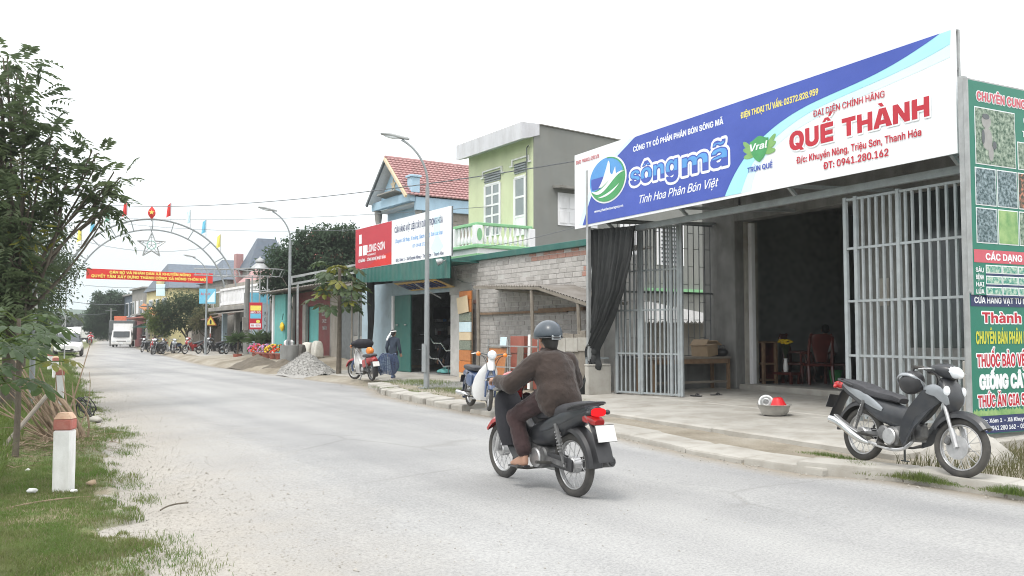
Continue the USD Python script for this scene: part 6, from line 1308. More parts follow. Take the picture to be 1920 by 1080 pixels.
# a man bending over in the supply shop, and one sitting in the dim shop
bm = thing('person', 'man in dark clothes bending down among the goods of the supply shop', 'person', (14.3, 25.75, .165), math.radians(115))
sk, jk, tr = head((.66, 0, .78), (.6, 0, -1), .95), [], []
sk += [capsule((.50, 0, .86), .05, (.6, 0, .82), .05), hull(((0, 0, .93), .11), ((.25, 0, 1.0), .11)), hull(((.25, 0, 1.0), .11), ((.45, .12, .90), .055), ((.45, -.12, .90), .055))]
jk += [hull(((0, .04, .95), .13), ((0, -.04, .95), .13), ((.25, 0, 1.01), .13)), hull(((.25, 0, 1.01), .13), ((.46, .13, .9), .07), ((.46, -.13, .9), .07))]
tr += [hull(((0, .07, .92), .115), ((0, -.07, .92), .115))]
for s in (-1, 1):
    E_, W_ = (.52, s * .2, .63), (.60, s * .16, .40)
    sk += [capsule((.45, s * .16, .9), .05, E_, .04), capsule(E_, .04, W_, .027)] + hand(W_, (.2, 0, -1), (-1, 0, 0), .5, 1, s)
    jk += [capsule((.45, s * .16, .9), .07, E_, .058), capsule(E_, .058, (.58, s * .165, .45), .045)]
    K_, A_ = (.05 + s * .12, s * .15, .5), (s * .26 - .05, s * .18, .09)
    sk += [capsule((0, s * .08, .92), .085, K_, .06), capsule(K_, .06, A_, .04), hull((A_, .04), ((A_[0] + .15, A_[1], .035), .03))]; tr += [capsule((0, s * .08, .92), .105, K_, .078), capsule(K_, .076, (A_[0], A_[1], .13), .06)]
    obj('shoe', fuse([hull(((A_[0] - .05, A_[1], .045), .045), ((A_[0] + .17, A_[1], .035), .038))], .03, 3), M['black_plastic'], bm, True)
obj('body', fuse(sk, .03, 5), M['skin'], bm, True); obj('jacket', fuse(jk, .03, 6, .006, 2), M['black_wear'], bm, True); obj('trousers', fuse(tr, .03, 6, .006, 4), M['black_wear'], bm, True); obj('hair', fuse([hull(((.66, 0, .83), .09), ((.6, 0, .84), .08))], .03, 3), M['hair'], bm, True)
sp_ = thing('person', 'person in a pale grey shirt sitting in the dim shop beyond the carved chairs', 'person', shop(.85, 6.3, FL), SROW + 2.3)
sk = head((.03, 0, 1.20), (1, 0, 0)) + [capsule((0, 0, 1.02), .05, (.01, 0, 1.1), .05), hull(((-.02, 0, .55), .13), ((0, .13, .96), .06), ((0, -.13, .96), .06))]; jk = [hull(((-.02, 0, .58), .145), ((0, .14, .96), .075), ((0, -.14, .96), .075), ((0, 0, 1.03), .06))]; tr = [hull(((0, .08, .54), .11), ((0, -.08, .54), .11))]
for s in (-1, 1):
    sk += [capsule((0, s * .17, .95), .05, (.1, s * .24, .7), .04), capsule((.1, s * .24, .7), .04, (.32, s * .16, .64), .03)] + hand((.32, s * .16, .64), (1, 0, -.2), (0, 0, -1), .5, 1, s); jk += [capsule((0, s * .17, .95), .07, (.1, s * .24, .7), .055)]
    sk += [capsule((.4, s * .12, .52), .06, (.42, s * .12, .1), .04), hull(((.42, s * .12, .06), .04), ((.58, s * .13, .035), .03))]; tr += [capsule((0, s * .09, .54), .10, (.42, s * .12, .53), .08), capsule((.42, s * .12, .53), .08, (.42, s * .12, .14), .06)]
obj('body', fuse(sk, .03, 5), M['skin'], sp_, True); obj('shirt', fuse(jk, .03, 6, .005), M['shirt_grey'], sp_, True); obj('trousers', fuse(tr, .03, 6, .005), M['black_wear'], sp_, True); obj('hair', fuse([hull(((0, 0, 1.24), .092), ((-.03, 0, 1.19), .08))], .03, 3), M['hair'], sp_, True)
bn = thing('wooden_bench', 'low dark wooden bench under the seated person in the dim shop', 'bench', shop(.85, 6.3, FL), SROW + 2.3)
obj('seat', MB().bb(-.25, -.5, .36, .25, .5, .41, .01), M['wood_red'], bn)
for x in (-.2, .2):
    for y in (-.42, .42): obj('leg', MB().bb(x - .03, y - .03, 0, x + .03, y + .03, .36), M['wood_red'], bn)

# ---------------------------------------------------------------- far motorbikes, a rider, cars and trucks
protos = []
def far_bike(label, x, y, deg, kind, rx=-.1, group='motorbikes parked before the shops'):
    P = [dict(SILVER, cowl='bike_red', body='bike_red', mirrors=True), dict(SILVER, cowl='bike_black', body='bike_black', mirrors=True), dict(CUB2, body='bike_blue', mirrors=True), dict(SILVER, cowl='bike_silver', body='bike_black', mirrors=True)][kind]
    z = float(np.interp(y, [20, 52, 66], [.1, .14, .12])) if x > float(xr(y)) + 1 else .04
    loc = (x, y, z)
    pr_ = [p for p in protos if p[0] == kind]
    if pr_: return dup(pr_[0][1], loc, math.radians(deg), label, group, rx)
    protos.append((kind, moto('motorbike', label, loc, math.radians(deg), P, rx, group, detail=False)))
for a in (('red motorbike parked alone before the dark shopfront left of the triangular warning sign', 13.75, 58.9, 215, 0), ('black motorbike lying low in shadow directly under the triangular warning sign', 14.9, 57.6, 205, 1), ('dark motorbike second from the concrete pole under the balustrade', 15.7, 57.2, 225, 1), ('black and white motorbike nearest the concrete pole under the balustrade', 16.2, 56.4, 250, 3),
          ('red motorbike at the road edge, left one of the close group below the bushy trees', 11.9, 63.2, 250, 0), ('black motorbike in the middle of the close group at the road edge', 12.35, 62.9, 230, 1), ('silver motorbike at the right end of the close group at the road edge', 12.95, 62.9, 262, 3), ('moped with white leg shield leaning at the right of the roadside group', 13.4, 63.6, 200, 2),
          ('dark motorbike standing apart just right of the oncoming truck', 12.8, 70.5, 240, 1), ('silver motorbike behind the close group, under the hanging branches', 13.5, 69.2, 230, 3), ('dark motorbike far off at the left of the oncoming truck', 17.6, 118, 255, 1, 0)): far_bike(*a)
far_bike('distant red motorbike on the road ridden by the person in red', 14.95, 118.5, 255, 0, 0.0, 'distant traffic')
pr_, q = None, None
rd = thing('person', 'distant rider in a red jacket on the road before the white box truck', 'person', (14.95, 118.5, .02), math.radians(255))
sk = head((.4, 0, 1.42), (1, 0, 0)) + [capsule((.38, 0, 1.25), .05, (.4, 0, 1.35), .05)]; jk = [hull(((.25, 0, .88), .15), ((.34, 0, 1.12), .14), ((.36, .14, 1.18), .07), ((.36, -.14, 1.18), .07))]; tr = []
for s in (-1, 1): sk += hand((.82, s * .31, 1.0), (1, 0, 0), (0, 0, -1), .9, 1, s) + [capsule((.5, s * .33, .99), .04, (.8, s * .31, 1.0), .028), capsule((.6, s * .2, .6), .05, (.52, s * .19, .3), .035), hull(((.52, s * .19, .27), .035), ((.66, s * .2, .24), .03)), hull(((.35, s * .15, 1.17), .05), ((.5, s * .33, .99), .04)), capsule((.27, s * .09, .87), .07, (.65, s * .2, .66), .055), capsule((.65, s * .2, .66), .055, (.6, s * .2, .58), .05)]; jk += [capsule((.36, s * .16, 1.17), .08, (.5, s * .33, .98), .07)]; tr += [capsule((.27, s * .09, .87), .1, (.65, s * .2, .66), .08), capsule((.65, s * .2, .66), .078, (.53, s * .19, .34), .06)]
sk += [hull(((.27, 0, .9), .12), ((.36, 0, 1.15), .1))]
obj('body', fuse(sk, .04, 3), M['skin'], rd, True); obj('jacket', fuse(jk, .04, 4), M['sign_red'], rd, True); obj('trousers', fuse(tr, .04, 4), M['black_wear'], rd, True)
v, f = MB().ell((.40, 0, 1.45), (.15, .13, .135), 10, lo=-.25).get(); obj('helmet', (v, f), M['bike_red'], rd, True)

car = thing('parked_car', 'white hatchback parked facing us on the left verge with its boot lid raised', 'car', (6.55, 62.1, .03), math.radians(-98))
obj('body', MB().path([(-1.86, .62, .66, .20), (-1.80, .60, .76, .33), (-1.2, .58, .81, .38), (.2, .57, .82, .37), (1.1, .56, .80, .33), (1.6, .53, .74, .27), (1.85, .48, .62, .17)], 20, 4.2), M['car_white'], car)
obj('cabin', MB().loft([[(x, s * w, z) for s, w, z in ((-1, .72, .84), (-1, .60, zt - .06), (-.6, .62, zt), (.6, .62, zt), (1, .60, zt - .06), (1, .72, .84))] for x, zt in ((-1.62, 1.22), (-1.35, 1.42), (-.5, 1.49), (.2, 1.44))]), M['car_white'], car)
obj('windscreen', MB().loft([[(.95, -.66, .90), (.95, .66, .90), (.93, .66, .89), (.93, -.66, .89)], [(.21, -.56, 1.43), (.21, .56, 1.43), (.18, .56, 1.42), (.18, -.56, 1.42)]]), M['window_dark'], car)
for s in (-1, 1):
    obj('side_window', MB().loft([[(.78, s * .70, .90), (.15, s * .625, 1.38), (.13, s * .60, 1.37), (.76, s * .68, .89)], [(-1.4, s * .735, .90), (-1.2, s * .625, 1.36), (-1.2, s * .60, 1.35), (-1.4, s * .71, .89)]]), M['window_dark'], car)
    obj('headlight', MB().path([(1.35, .70, .07, .06, s * .66), (1.55, .67, .10, .075, s * .60), (1.74, .62, .06, .05, s * .50)], 12), M['clear_lens'], car)
    obj('mirror', MB().ell((.62, s * .90, .95), (.08, .10, .07), 8), M['car_white'], car)
    obj('fog_light', MB().disc((1.78, s * .52, .36), .055, .06, 'x', 12), M['clear_lens'], car)
    for x in (1.18, -1.22):
        w = obj('wheel', MB().torus((x, s * .74, .29), .22, .075, 26, 8, None, .09), M['rubber'], car, True); obj('rim', MB().disc((x, s * .78, .29), .19, .06, 'y', 20, .01), M['alloy'], w)
obj('grille', MB().path([(1.80, .42, .40, .09), (1.87, .40, .30, .06)], 12, 4), M['black_plastic'], car); obj('upper_grille', MB().box((1.80, 0, .62), (.06, .62, .045), None, .01), M['chrome'], car)
obj('bumper_slot', MB().box((1.80, 0, .27), (.08, .9, .07), None, .015), M['black_plastic'], car); obj('number_plate', MB().box((1.885, 0, .45), (.012, .34, .1)), M['white_paint'], car)
tg = obj('boot_lid', MB().loft([[(-1.42, -.60, 1.44), (-1.42, .60, 1.44), (-1.42, .60, 1.48), (-1.42, -.60, 1.48)], [(-1.9, -.62, 1.74), (-1.9, .62, 1.74), (-1.9, .62, 1.80), (-1.9, -.62, 1.80)], [(-2.25, -.55, 1.76), (-2.25, .55, 1.76), (-2.25, .55, 1.81), (-2.25, -.55, 1.81)]]), M['car_white'], car)
obj('rear_glass', MB().box((-1.66, 0, 1.585), (.42, 1.02, .02), roty(.56)), M['window_grey'], tg); obj('boot_opening', MB().bb(-1.875, -.55, .6, -1.80, .55, 1.2, .02), M['black_plastic'], car)
def wheels(t_, xs, r, wy, w=.1):
    for x in xs:
        for s in (-1, 1): wh = obj('wheel', MB().torus((x, s * wy, r), r - w * .8, w * .8, 24, 8, None, w), M['rubber'], t_, True); obj('rim', MB().disc((x, s * wy, r), r * .55, w * 1.3, 'y', 18, .01), M['galvanised'], wh)
tk = thing('truck', 'white cabbed light truck with dark tarpaulin body parked facing us at the right kerb', 'truck', (15.5, 98.8, .03), math.radians(-104))
wheels(tk, (1.3, -1.9), .34, .80)
obj('cab', MB().loft([[(x + q * k_, s_ * w, z) for s_, w, z, k_ in ((-1, .93, .38, 0), (-1, .95, .95, 0), (-1, .84, 1.74, -.22), (-.6, .8, 1.84, -.26), (.6, .8, 1.84, -.26), (1, .84, 1.74, -.22), (1, .95, .95, 0), (1, .93, .38, 0))] for x, q in ((.82, 0), (1.6, .4), (1.95, 1.0), (2.0, 1.1))]), M['car_white'], tk)
obj('windscreen', MB().box((1.905, 0, 1.33), (.05, 1.52, .62), roty(-.27), .02), M['window_dark'], tk)
for s in (-1, 1):
    obj('side_window', MB().box((1.45, s * .93, 1.35), (.6, .02, .5), None, .01), M['window_dark'], tk); obj('headlight', MB().box((2.02, s * .68, .62), (.04, .30, .14), None, .015), M['clear_lens'], tk); obj('mirror', MB().box((1.95, s * 1.08, 1.35), (.05, .12, .26), None, .015), M['black_plastic'], tk)
    obj('indicator', MB().box((2.03, s * .80, .48), (.03, .1, .06)), M['orange_lens'], tk)
obj('bumper', MB().box((2.03, 0, .40), (.1, 1.84, .22), None, .03), M['white_paint'], tk); obj('number_plate', MB().box((2.09, 0, .42), (.012, .36, .12)), M['sign_white'], tk); obj('grille', MB().box((2.035, 0, .62), (.02, .9, .08)), M['engine_grey'], tk)
obj('cargo_front', MB().bb(.74, -.88, .8, .80, .98, 2.42, .02), M['white_wall'], tk); obj('tarpaulin', MB().bb(-2.6, -1.32, .75, .73, 1.10, 2.74, .06), M['steel_dark'], tk); obj('chassis', MB().bb(-2.6, -.45, .45, 1.8, .45, .74), M['black_plastic'], tk)
wt = thing('truck', 'distant white box truck seen from behind with closed rear doors', 'truck', (16.75, 141, .03), math.radians(74))
wheels(wt, (-1.2, 2.2), .36, .78)
obj('cargo_box', MB().bb(-2.2, -.95, .75, 1.4, .95, 2.35, .03), M['white_wall'], wt)
for s in (-1, 1): obj('door', MB().bb(-2.23, s * .02, .8, -2.205, s * .92, 2.3, .008), M['white_paint'], wt); obj('door_bar', MB().bb(-2.26, s * .15, .8, -2.235, s * .18, 2.3), M['galvanised'], wt)
obj('cab', MB().bb(1.5, -.9, .5, 3.0, .9, 2.0, .1), M['car_white'], wt); obj('chassis', MB().bb(-2.2, -.6, .45, 2.6, .6, .74), M['black_plastic'], wt); obj('bumper', MB().bb(-2.3, -.9, .42, -2.205, .9, .55), M['steel_dark'], wt)
CABLES = [
 ('power_cable', 'long dark power cable crossing the sky from the arch to the big sign', (5.27, 59.77, 9.57), (13.32, 17.51, 5.80), .75, .016),
 ('power_cable', 'upper thin cable just above the festive arch', (6.73, 59.62, 8.65), (16.21, 25.24, 5.85), .35, .011),
 ('power_cable', 'lower thin cable just above the festive arch', (6.74, 59.62, 8.56), (14.97, 26.00, 5.19), .5, .010),
 ('power_cable', 'cable running just below the red banner', (8.9, 74.47, 5.13), (15.6, 60.01, 4.66), .2, .018),
 ('power_cable', 'distant cable, upper one of two below the red banner', (10.46, 99.45, 4.7), (18.02, 108.51, 4.81), .2, .03),
 ('power_cable', 'distant cable, lower one of two, near the far trees', (12.0, 119.4, 3.84), (20.01, 128.45, 4.33), .2, .03),
 ('power_cable', 'thin light string passing behind the hanging star', (5.41, 47.69, 6.03), (11.49, 48.66, 6.03), .35, .01),
 ('power_cable', 'thin cable drooping before the green balcony to the supply shop', (15.54, 18.29, 4.82), (13.05, 27.01, 4.25), .35, .010),
 ('banner_rope', 'rope tying the left end of the red banner to the trees', (7.42, 61.55, 5.5), (3.5, 62.5, 5.7), .1, .012),
 ('banner_rope', 'rope tying the right end of the red banner to the shops', (14.95, 60.2, 5.4), (17.3, 59.7, 5.5), .05, .012),
]
# ---------------------------------------------------------------- street furniture
for i, (x, y, z, lab) in enumerate(((.93, 8.93, -.02, 'nearest white roadside marker post with a red band and faded orange top'), (1.93, 19.6, .0, 'white marker post with red band half hidden behind the heap of dry branches'), (2.85, 30.3, .0, 'third marker post from us, just before the white car'), (3.3, 37.0, .0, 'marker post farthest from us, right under the front of the white car'))):
    if i == 0:
        bo = thing('marker_post', lab, 'marker post', (x, y, z), -.42, 'roadside marker posts'); w = .076
        obj('shaft', MB().bb(-w, -w, -.1, w, w, .60, .014), M['white_paint'], bo)
        obj('red_band', MB().bb(-w - .002, -w - .002, .601, w + .002, w + .002, .70, .012), M['red_paint'], bo)
        obj('cap', MB().loft([[(-w, -w, .701), (w, -w, .701), (w, w, .701), (-w, w, .701)], [(-w * .6, -w * .6, .755), (w * .6, -w * .6, .755), (w * .6, w * .6, .755), (-w * .6, w * .6, .755)]]), M['orange_top'], bo, False)
    else: dup(bo, (x, y, z + (.02 if i == 1 else 0)), -.25 + .2 * i, lab)
def lamp(label, base, tip, H, lean=0.0):
    t_ = thing('street_lamp', label, 'street lamp', base, 0, 'curved street lamps along the kerb')
    d = (np.array(tip) - np.array(base)) * [.74, .74, 1]; top = H * .80
    ps = [(0, 0, 0), (lean * .3, 0, top * .5), (lean, 0, top), (d[0] * .08 + lean, d[1] * .08, H * .88), (d[0] * .40, d[1] * .40, H * .955), (d[0] * .72, d[1] * .72, H * .99)]
    obj('pole', MB().tube([(0, 0, .0), (lean * .5, 0, top * .5), (lean, 0, top)], [.075, .06, .05], 12), M['pole_grey'], t_)
    obj('arm', MB().tube(spline(ps[2:], 5), .032, 8), M['pole_grey'], t_)
    u = d * [1, 1, 0]; u /= np.linalg.norm(u); R = np.stack([u, np.cross([0, 0, 1.0], u), [0, 0, 1.0]], 1) @ roty(-.18)
    v, f = MB().path([(-.32, 0, .03, .03), (-.15, .0, .06, .045), (.2, .01, .09, .05), (.42, .0, .05, .025)], 12).get()
    obj('lamp_head', (v @ R.T + np.array([d[0] * .85, d[1] * .85, H * 1.003]), f), M['galvanised'], t_)
    v, f = MB().ell((.12, 0, -.03), (.22, .07, .05), 8).get(); obj('lamp_glass', (v @ R.T + np.array([d[0] * .85, d[1] * .85, H * 1.003]), f), M['clear_lens'], t_)
    obj('base_plate', MB().bb(-.16, -.16, -.03, .16, .16, .02).bb(-.085, -.1, .4, -.06, .1, 1.1), M['pole_grey'], t_)
lamp('nearest curved grey street lamp, standing at the kerb before the supply shop', (10.10, 19.66, .09), (9.05, 20.3, 6.4), 6.3)
lamp('curved street lamp standing behind the gravel heap and the concrete ring', (11.27, 33.66, .08), (10.05, 34.1, 6.3), 6.2)
lamp('farthest curved street lamp, beyond the red banner', (13.6, 56.4, .12), (12.1, 56.8, 6.2), 6.1)

# festive arch over the road
ar = thing('festive_arch', 'light steel arch of two curved rails with rungs spanning the road', 'arch', (8.3, 45.2, 0), -.23)
def arcp(a, r): return (r * 1.0 * math.cos(a), 0, 3.05 + r * .99 * math.sin(a) if r > 3.7 else 3.05 + r * .99 * math.sin(a))
th_ = np.linspace(math.radians(12), math.radians(168), 41)
obj('rail', MB().tube([(4.0 * math.cos(a), .0, 2.99 + 4.0 * math.sin(a)) for a in th_], .038, 6).tube([(4.0 * math.cos(a), .25, 2.99 + 4.0 * math.sin(a)) for a in th_], .025, 6), M['pole_grey'], ar)
obj('rail', MB().tube([(3.45 * math.cos(a), .0, 3.02 + 3.45 * math.sin(a)) for a in th_], .038, 6), M['pole_grey'], ar)
for a in np.linspace(math.radians(20), math.radians(160), 11): obj('rung', MB().bar((3.45 * math.cos(a), 0, 3.02 + 3.45 * math.sin(a)), (4.0 * math.cos(a), .0, 2.99 + 4.0 * math.sin(a)), .026, 5), M['pole_grey'], ar)
def arch_leg(sgn):
    mb = MB(); x0 = sgn * 3.75
    for dx in (-.33, .33):
        for dy in (-.3, .3): mb.bar((x0 + dx, dy, -.1), (x0 + dx, dy, 4.0), .03, 5)
    for z in np.arange(.4, 4.0, .7):
        for k_ in (-1, 1): mb.bar((x0 - .33, k_ * .3, z), (x0 + .33, k_ * .3, z + .7 if z < 3.3 else z), .016, 4).bar((x0 + k_ * .33, -.3, z), (x0 + k_ * .33, .3, z + .35), .016, 4)
    return mb
arr = thing('arch_pylon', 'slim white lattice pylon beside the concrete pole holding the lantern frame and red poster', 'pylon', (13.5, 45.0, .1), -.25)
mb = MB()
for dx in (-.38, .0, .38):
    for dy in (-.25, .25): mb.bar((dx, dy, 0), (dx, dy, 4.25), .03, 5)
for z in np.arange(.3, 4.2, .65):
    for dy in (-.25, .25): mb.bar((-.38, dy, z), (.38, dy, z), .018, 4)
obj('lattice', mb, M['galvanised'], arr)
mb = MB()
for z, r in ((4.25, .95), (4.62, 1.1)):
    ring = [(r * 1.15 * math.cos(a), r * .8 * math.sin(a), z) for a in np.linspace(0, 2 * PI, 17)]; mb.tube(ring, .025, 5)
for a in np.linspace(0, 2 * PI, 13)[:-1]: mb.bar((.95 * 1.15 * math.cos(a), .95 * .8 * math.sin(a), 4.25), (1.1 * 1.15 * math.cos(a), 1.1 * .8 * math.sin(a), 4.62), .018, 4)
mb.bar((-1.1, 0, 4.25), (-3.2, .3, 4.3), .03).bar((-1.2, 0, 4.6), (-3.2, .3, 4.62), .03)
for x in np.linspace(-1.3, -3.1, 7): mb.bar((x, .1, 4.25), (x - .05, .12, 4.62), .018, 4)
obj('crown_ring', mb, M['galvanised'], arr)
obj('lantern', MB().lathe([(.45, 4.66), (.42, 4.75), (.2, 4.95), (.16, 5.0), (.24, 5.02), (.22, 5.12), (.06, 5.22), (.02, 5.3)], (0, 0, 0), None, 16), M['galvanised'], arr)
ps = thing('red_poster', 'red hanging poster with yellow, white and blue panels on the lattice pylon', 'poster', (13.15, 44.45, 1.65), -.28)
obj('panel', MB().bb(-.32, 0, 0, .32, .02, 1.36), M['sign_red'], ps)
for z0, z1, m_ in ((.95, 1.2, 'sign_yellow'), (.55, .80, 'flag_blue'), (.1, .30, 'sign_white')): flat(ps, 'print', sg.box(-.26, z0, .26, z1), M[m_], -.001)
letters(ps, 'MÔ TÔ', -.24, .82, .48, .09, M['sign_white'], -.0035); letters(ps, 'KM -50%', -.22, .15, .44, .1, M['sign_red'], -.0035); flat(ps, 'sun_print', ellipse(.12, .40, .1, .08), M['sign_yellow'], -.001)
tt = thing('totem_sign', 'tall pale blue billboard standing behind the lattice pylon', 'sign', (14.3, 47.9, .15), -.28)
obj('panel', MB().bb(-.62, 0, .2, .62, .12, 3.55, .01), M['pale_blue'], tt); obj('top_print', MB().bb(-.58, -.012, 2.9, .58, -.001, 3.5), M['flag_blue'], tt); obj('post', MB().bb(-.75, .03, -.2, -.65, .11, 3.5).bb(.65, .03, -.2, .75, .11, 3.5), M['galvanised'], tt)
for i, w_ in enumerate('CHÀO'): letters(tt, w_, -.5, 2.3 - .35 * i, .16, .18, M['steel_dark'], -.003)
for i, w_ in enumerate('MỪNG'): letters(tt, w_, .34, 2.3 - .35 * i, .18, .18, M['steel_dark'], -.003)
arl = thing('arch_pylon', 'lattice pylon under the left end of the arch, half hidden among the roadside trees', 'pylon', (4.4, 46.1, 0), -.25)
obj('lattice', MB().bar((-.3, 0, -.1), (-.3, 0, 4), .03).bar((.3, 0, -.1), (.3, 0, 4.2), .03).bar((-.3, 0, 1), (.3, 0, 2), .02).bar((.3, 0, 2), (-.3, 0, 3), .02), M['galvanised'], arl)
cp = thing('concrete_pole', 'grey concrete utility pole with meter boxes beside the lattice pylon', 'pole', (13.25, 46.3, 0), 0)
obj('pole', MB().tube([(0, 0, -.1), (0, 0, 4.3)], [.15, .12], 10), M['concrete'], cp); obj('meter_box', MB().bb(-.3, -.25, 1.6, .0, -.13, 2.3, .02), M['dirty_grey'], cp)
stx = thing('hanging_star', 'open wire star decoration hanging from the middle of the arch', 'star', (8.27, 45.22, 5.72), -.23)
pts = [(.66 * math.sin(i * 4 * PI / 5), 0, .62 * math.cos(i * 4 * PI / 5)) for i in range(6)]
o_, i_ = [(.66 * math.sin(i * 2 * PI / 5), .64 * math.cos(i * 2 * PI / 5)) for i in range(5)], [(.27 * math.sin((i + .5) * 2 * PI / 5), .26 * math.cos((i + .5) * 2 * PI / 5)) for i in range(5)]
mb = MB()
for k_ in range(5):
    a, b, c = o_[k_], i_[k_], i_[k_ - 1]
    for y in (-.08, .08):
        mb.bar((a[0], 0, a[1]), (b[0], y, b[1]), .03, 5).bar((a[0], 0, a[1]), (c[0], y, c[1]), .03, 5)
    mb.bar((a[0], 0, a[1]), (0, 0, 0), .018, 4)
    for t_ in (.3, .6): mb.bar((a[0] + (b[0] - a[0]) * t_, 0, a[1] + (b[1] - a[1]) * t_), (a[0] + (c[0] - a[0]) * t_, 0, a[1] + (c[1] - a[1]) * t_), .016, 4)
obj('wire_frame', mb, M['galvanised'], stx); obj('centre_ring', MB().torus((0, -.05, 0), .2, .02, 20, 5), M['flag_green'], stx, True); obj('hanger', MB().bar((0, 0, .6), (0, 0, .95), .015, 4).bar((-.1, 0, .95), (0, 0, .6), .012, 4), M['steel_dark'], stx)
def flag(x, z0, h, m_, lab, yellow=False):
    p = np.array([8.3, 45.2, 0]) + rotz(-.23) @ np.array([x, 0, z0]); t_ = thing('flag', lab, 'flag', p, -.23, 'flags on the arch')
    obj('staff', MB().bar((0, 0, 0), (0, 0, h + .35), .014, 5), M['galvanised'], t_)
    zz = np.linspace(.35, .35 + h, 9); L_ = []
    for z in zz: u = np.linspace(0, 1, 7); L_.append(np.stack([-.02 - .2 * u * (1 - .3 * (z - .35) / h), .05 * np.sin(u * 5 + z * 4), z - .12 * u], 1))
    V = np.array(L_); i, j = np.meshgrid(np.arange(8), np.arange(6), indexing='ij'); q = np.stack([i * 7 + j, i * 7 + j + 1, (i + 1) * 7 + j + 1, (i + 1) * 7 + j], -1).reshape(-1, 4); A = V.reshape(-1, 3)
    obj('cloth', (np.vstack([A, A + [0, .01, 0]]), np.vstack([q, q[:, ::-1] + len(A)])), M[m_], t_, True)
for x, z0, m_, lab in ((-3.1, 5.5, 'sign_yellow', 'yellow flag at the left foot of the arch among the leaves'), (-2.55, 6.0, 'flag_blue', 'pale blue flag second from the left on the arch'), (-1.9, 6.5, 'flag_green', 'pale green flag left of the red one on the arch'), (-1.15, 6.8, 'banner_red', 'red flag just left of the lantern on the arch'), (.82, 6.85, 'banner_red', 'red flag just right of the lantern on the arch'), (1.72, 6.55, 'sign_pale', 'pale thin flag right of the right-hand red one'), (2.45, 6.1, 'flag_blue', 'bright blue flag towards the right of the arch'), (3.15, 5.4, 'sign_yellow', 'yellow flag at the right foot of the arch')): flag(x, z0, .62, m_, lab)
ln = thing('lantern', 'red lantern with a yellow star on top of the arch', 'lantern', (8.25, 45.21, 6.98), -.23)
obj('body', MB().lathe([(.02, 0), (.05, .05), (.16, .2), (.18, .32), (.14, .46), (.04, .60), (.01, .64)], (0, 0, 0), None, 14), M['banner_red'], ln); obj('star', MB().poly(sa.translate(star_shape(.13, .055), 0, .32), -.185, -.17), M['sign_yellow'], ln, False); obj('staff', MB().bar((0, 0, -.1), (0, 0, .0), .02), M['steel_dark'], ln)
bn = thing('red_banner', 'long red banner with two lines of yellow lettering stretched across the road', 'banner', (7.4, 61.6, 4.88), -.18)
BL = 7.63
u = np.linspace(0, 1, 60); A = np.stack([u * BL, .04 * np.sin(u * 11), .02 * np.sin(u * 5) - .12 * u + .04], 1); B = A + np.array([0, 0, .66]) + np.stack([0 * u, .03 * np.sin(u * 9 + 2), -.03 * np.sin(u * PI)], 1)
i = np.arange(59); q = np.stack([i, i + 1, 60 + i + 1, 60 + i], 1); V = np.vstack([A, B]); obj('cloth', (np.vstack([V, V + [0, .012, 0]]), np.vstack([q, q[:, ::-1] + 120])), M['banner_red'], bn, True)
for t_, x, z, w, h in (('CÁN BỘ VÀ NHÂN DÂN XÃ KHUYẾN NÔNG', 1.35, .38, 4.9, .17), ('QUYẾT TÂM XÂY DỰNG THÀNH CÔNG XÃ NÔNG THÔN MỚI', .3, .10, 7.0, .18)):
    v, f = MB().poly(text_shape(t_, x, z, w, h, weight=800), -.05, -.056).get(); v[:, 1] += .03 * np.sin(v[:, 0] / BL * 11); v[:, 2] -= .12 * v[:, 0] / BL - .05
    obj('lettering', (v, f), M['sign_yellow'], bn, False)
def cable(name, label, p, q, sag, r=.012, group=None):
    p, q = np.array(p, float), np.array(q, float); u = np.linspace(0, 1, 40)[:, None]; P = p + (q - p) * u - np.array([0, 0, 1.0]) * (sag * 4 * u * (1 - u))
    t_ = obj(name, MB().tube(P, r, 5), M['wire']); setdata(stage.GetPrimAtPath(t_), label, 'cable', group); return t_
for a in CABLES: cable(*a)
for p, q in (((7.4, 61.6, 5.6), (3.2, 62.5, 5.9)), ((15.0, 60.2, 5.5), (17.2, 59.7, 5.6))): pass
ws = thing('warning_sign', 'yellow triangular warning sign with a black figure on a red and white pole', 'sign', (15.28, 62.1, .3), -.23)
obj('panel', MB().poly(sg.Polygon([(-.36, 1.72), (.36, 1.72), (0, 2.34)]).buffer(.03), 0, .02), M['tile_orange'], ws, False); obj('yellow_field', MB().poly(sg.Polygon([(-.30, 1.75), (.30, 1.75), (0, 2.27)]), -.004, -.001), M['sign_yellow'], ws, False)
obj('figure', MB().poly(sg.Polygon([(-.05, 1.8), (.06, 1.8), (.06, 2.0), (.0, 2.1), (-.06, 2.0)]), -.008, -.0045), M['black_plastic'], ws, False)
for i, m_ in enumerate(('white_paint', 'white_paint', 'red_paint', 'white_paint')): obj('pole', MB().bar((0, .03, -.2 + i * .45), (0, .03, .25 + i * .45), .04, 8), M[m_], ws)

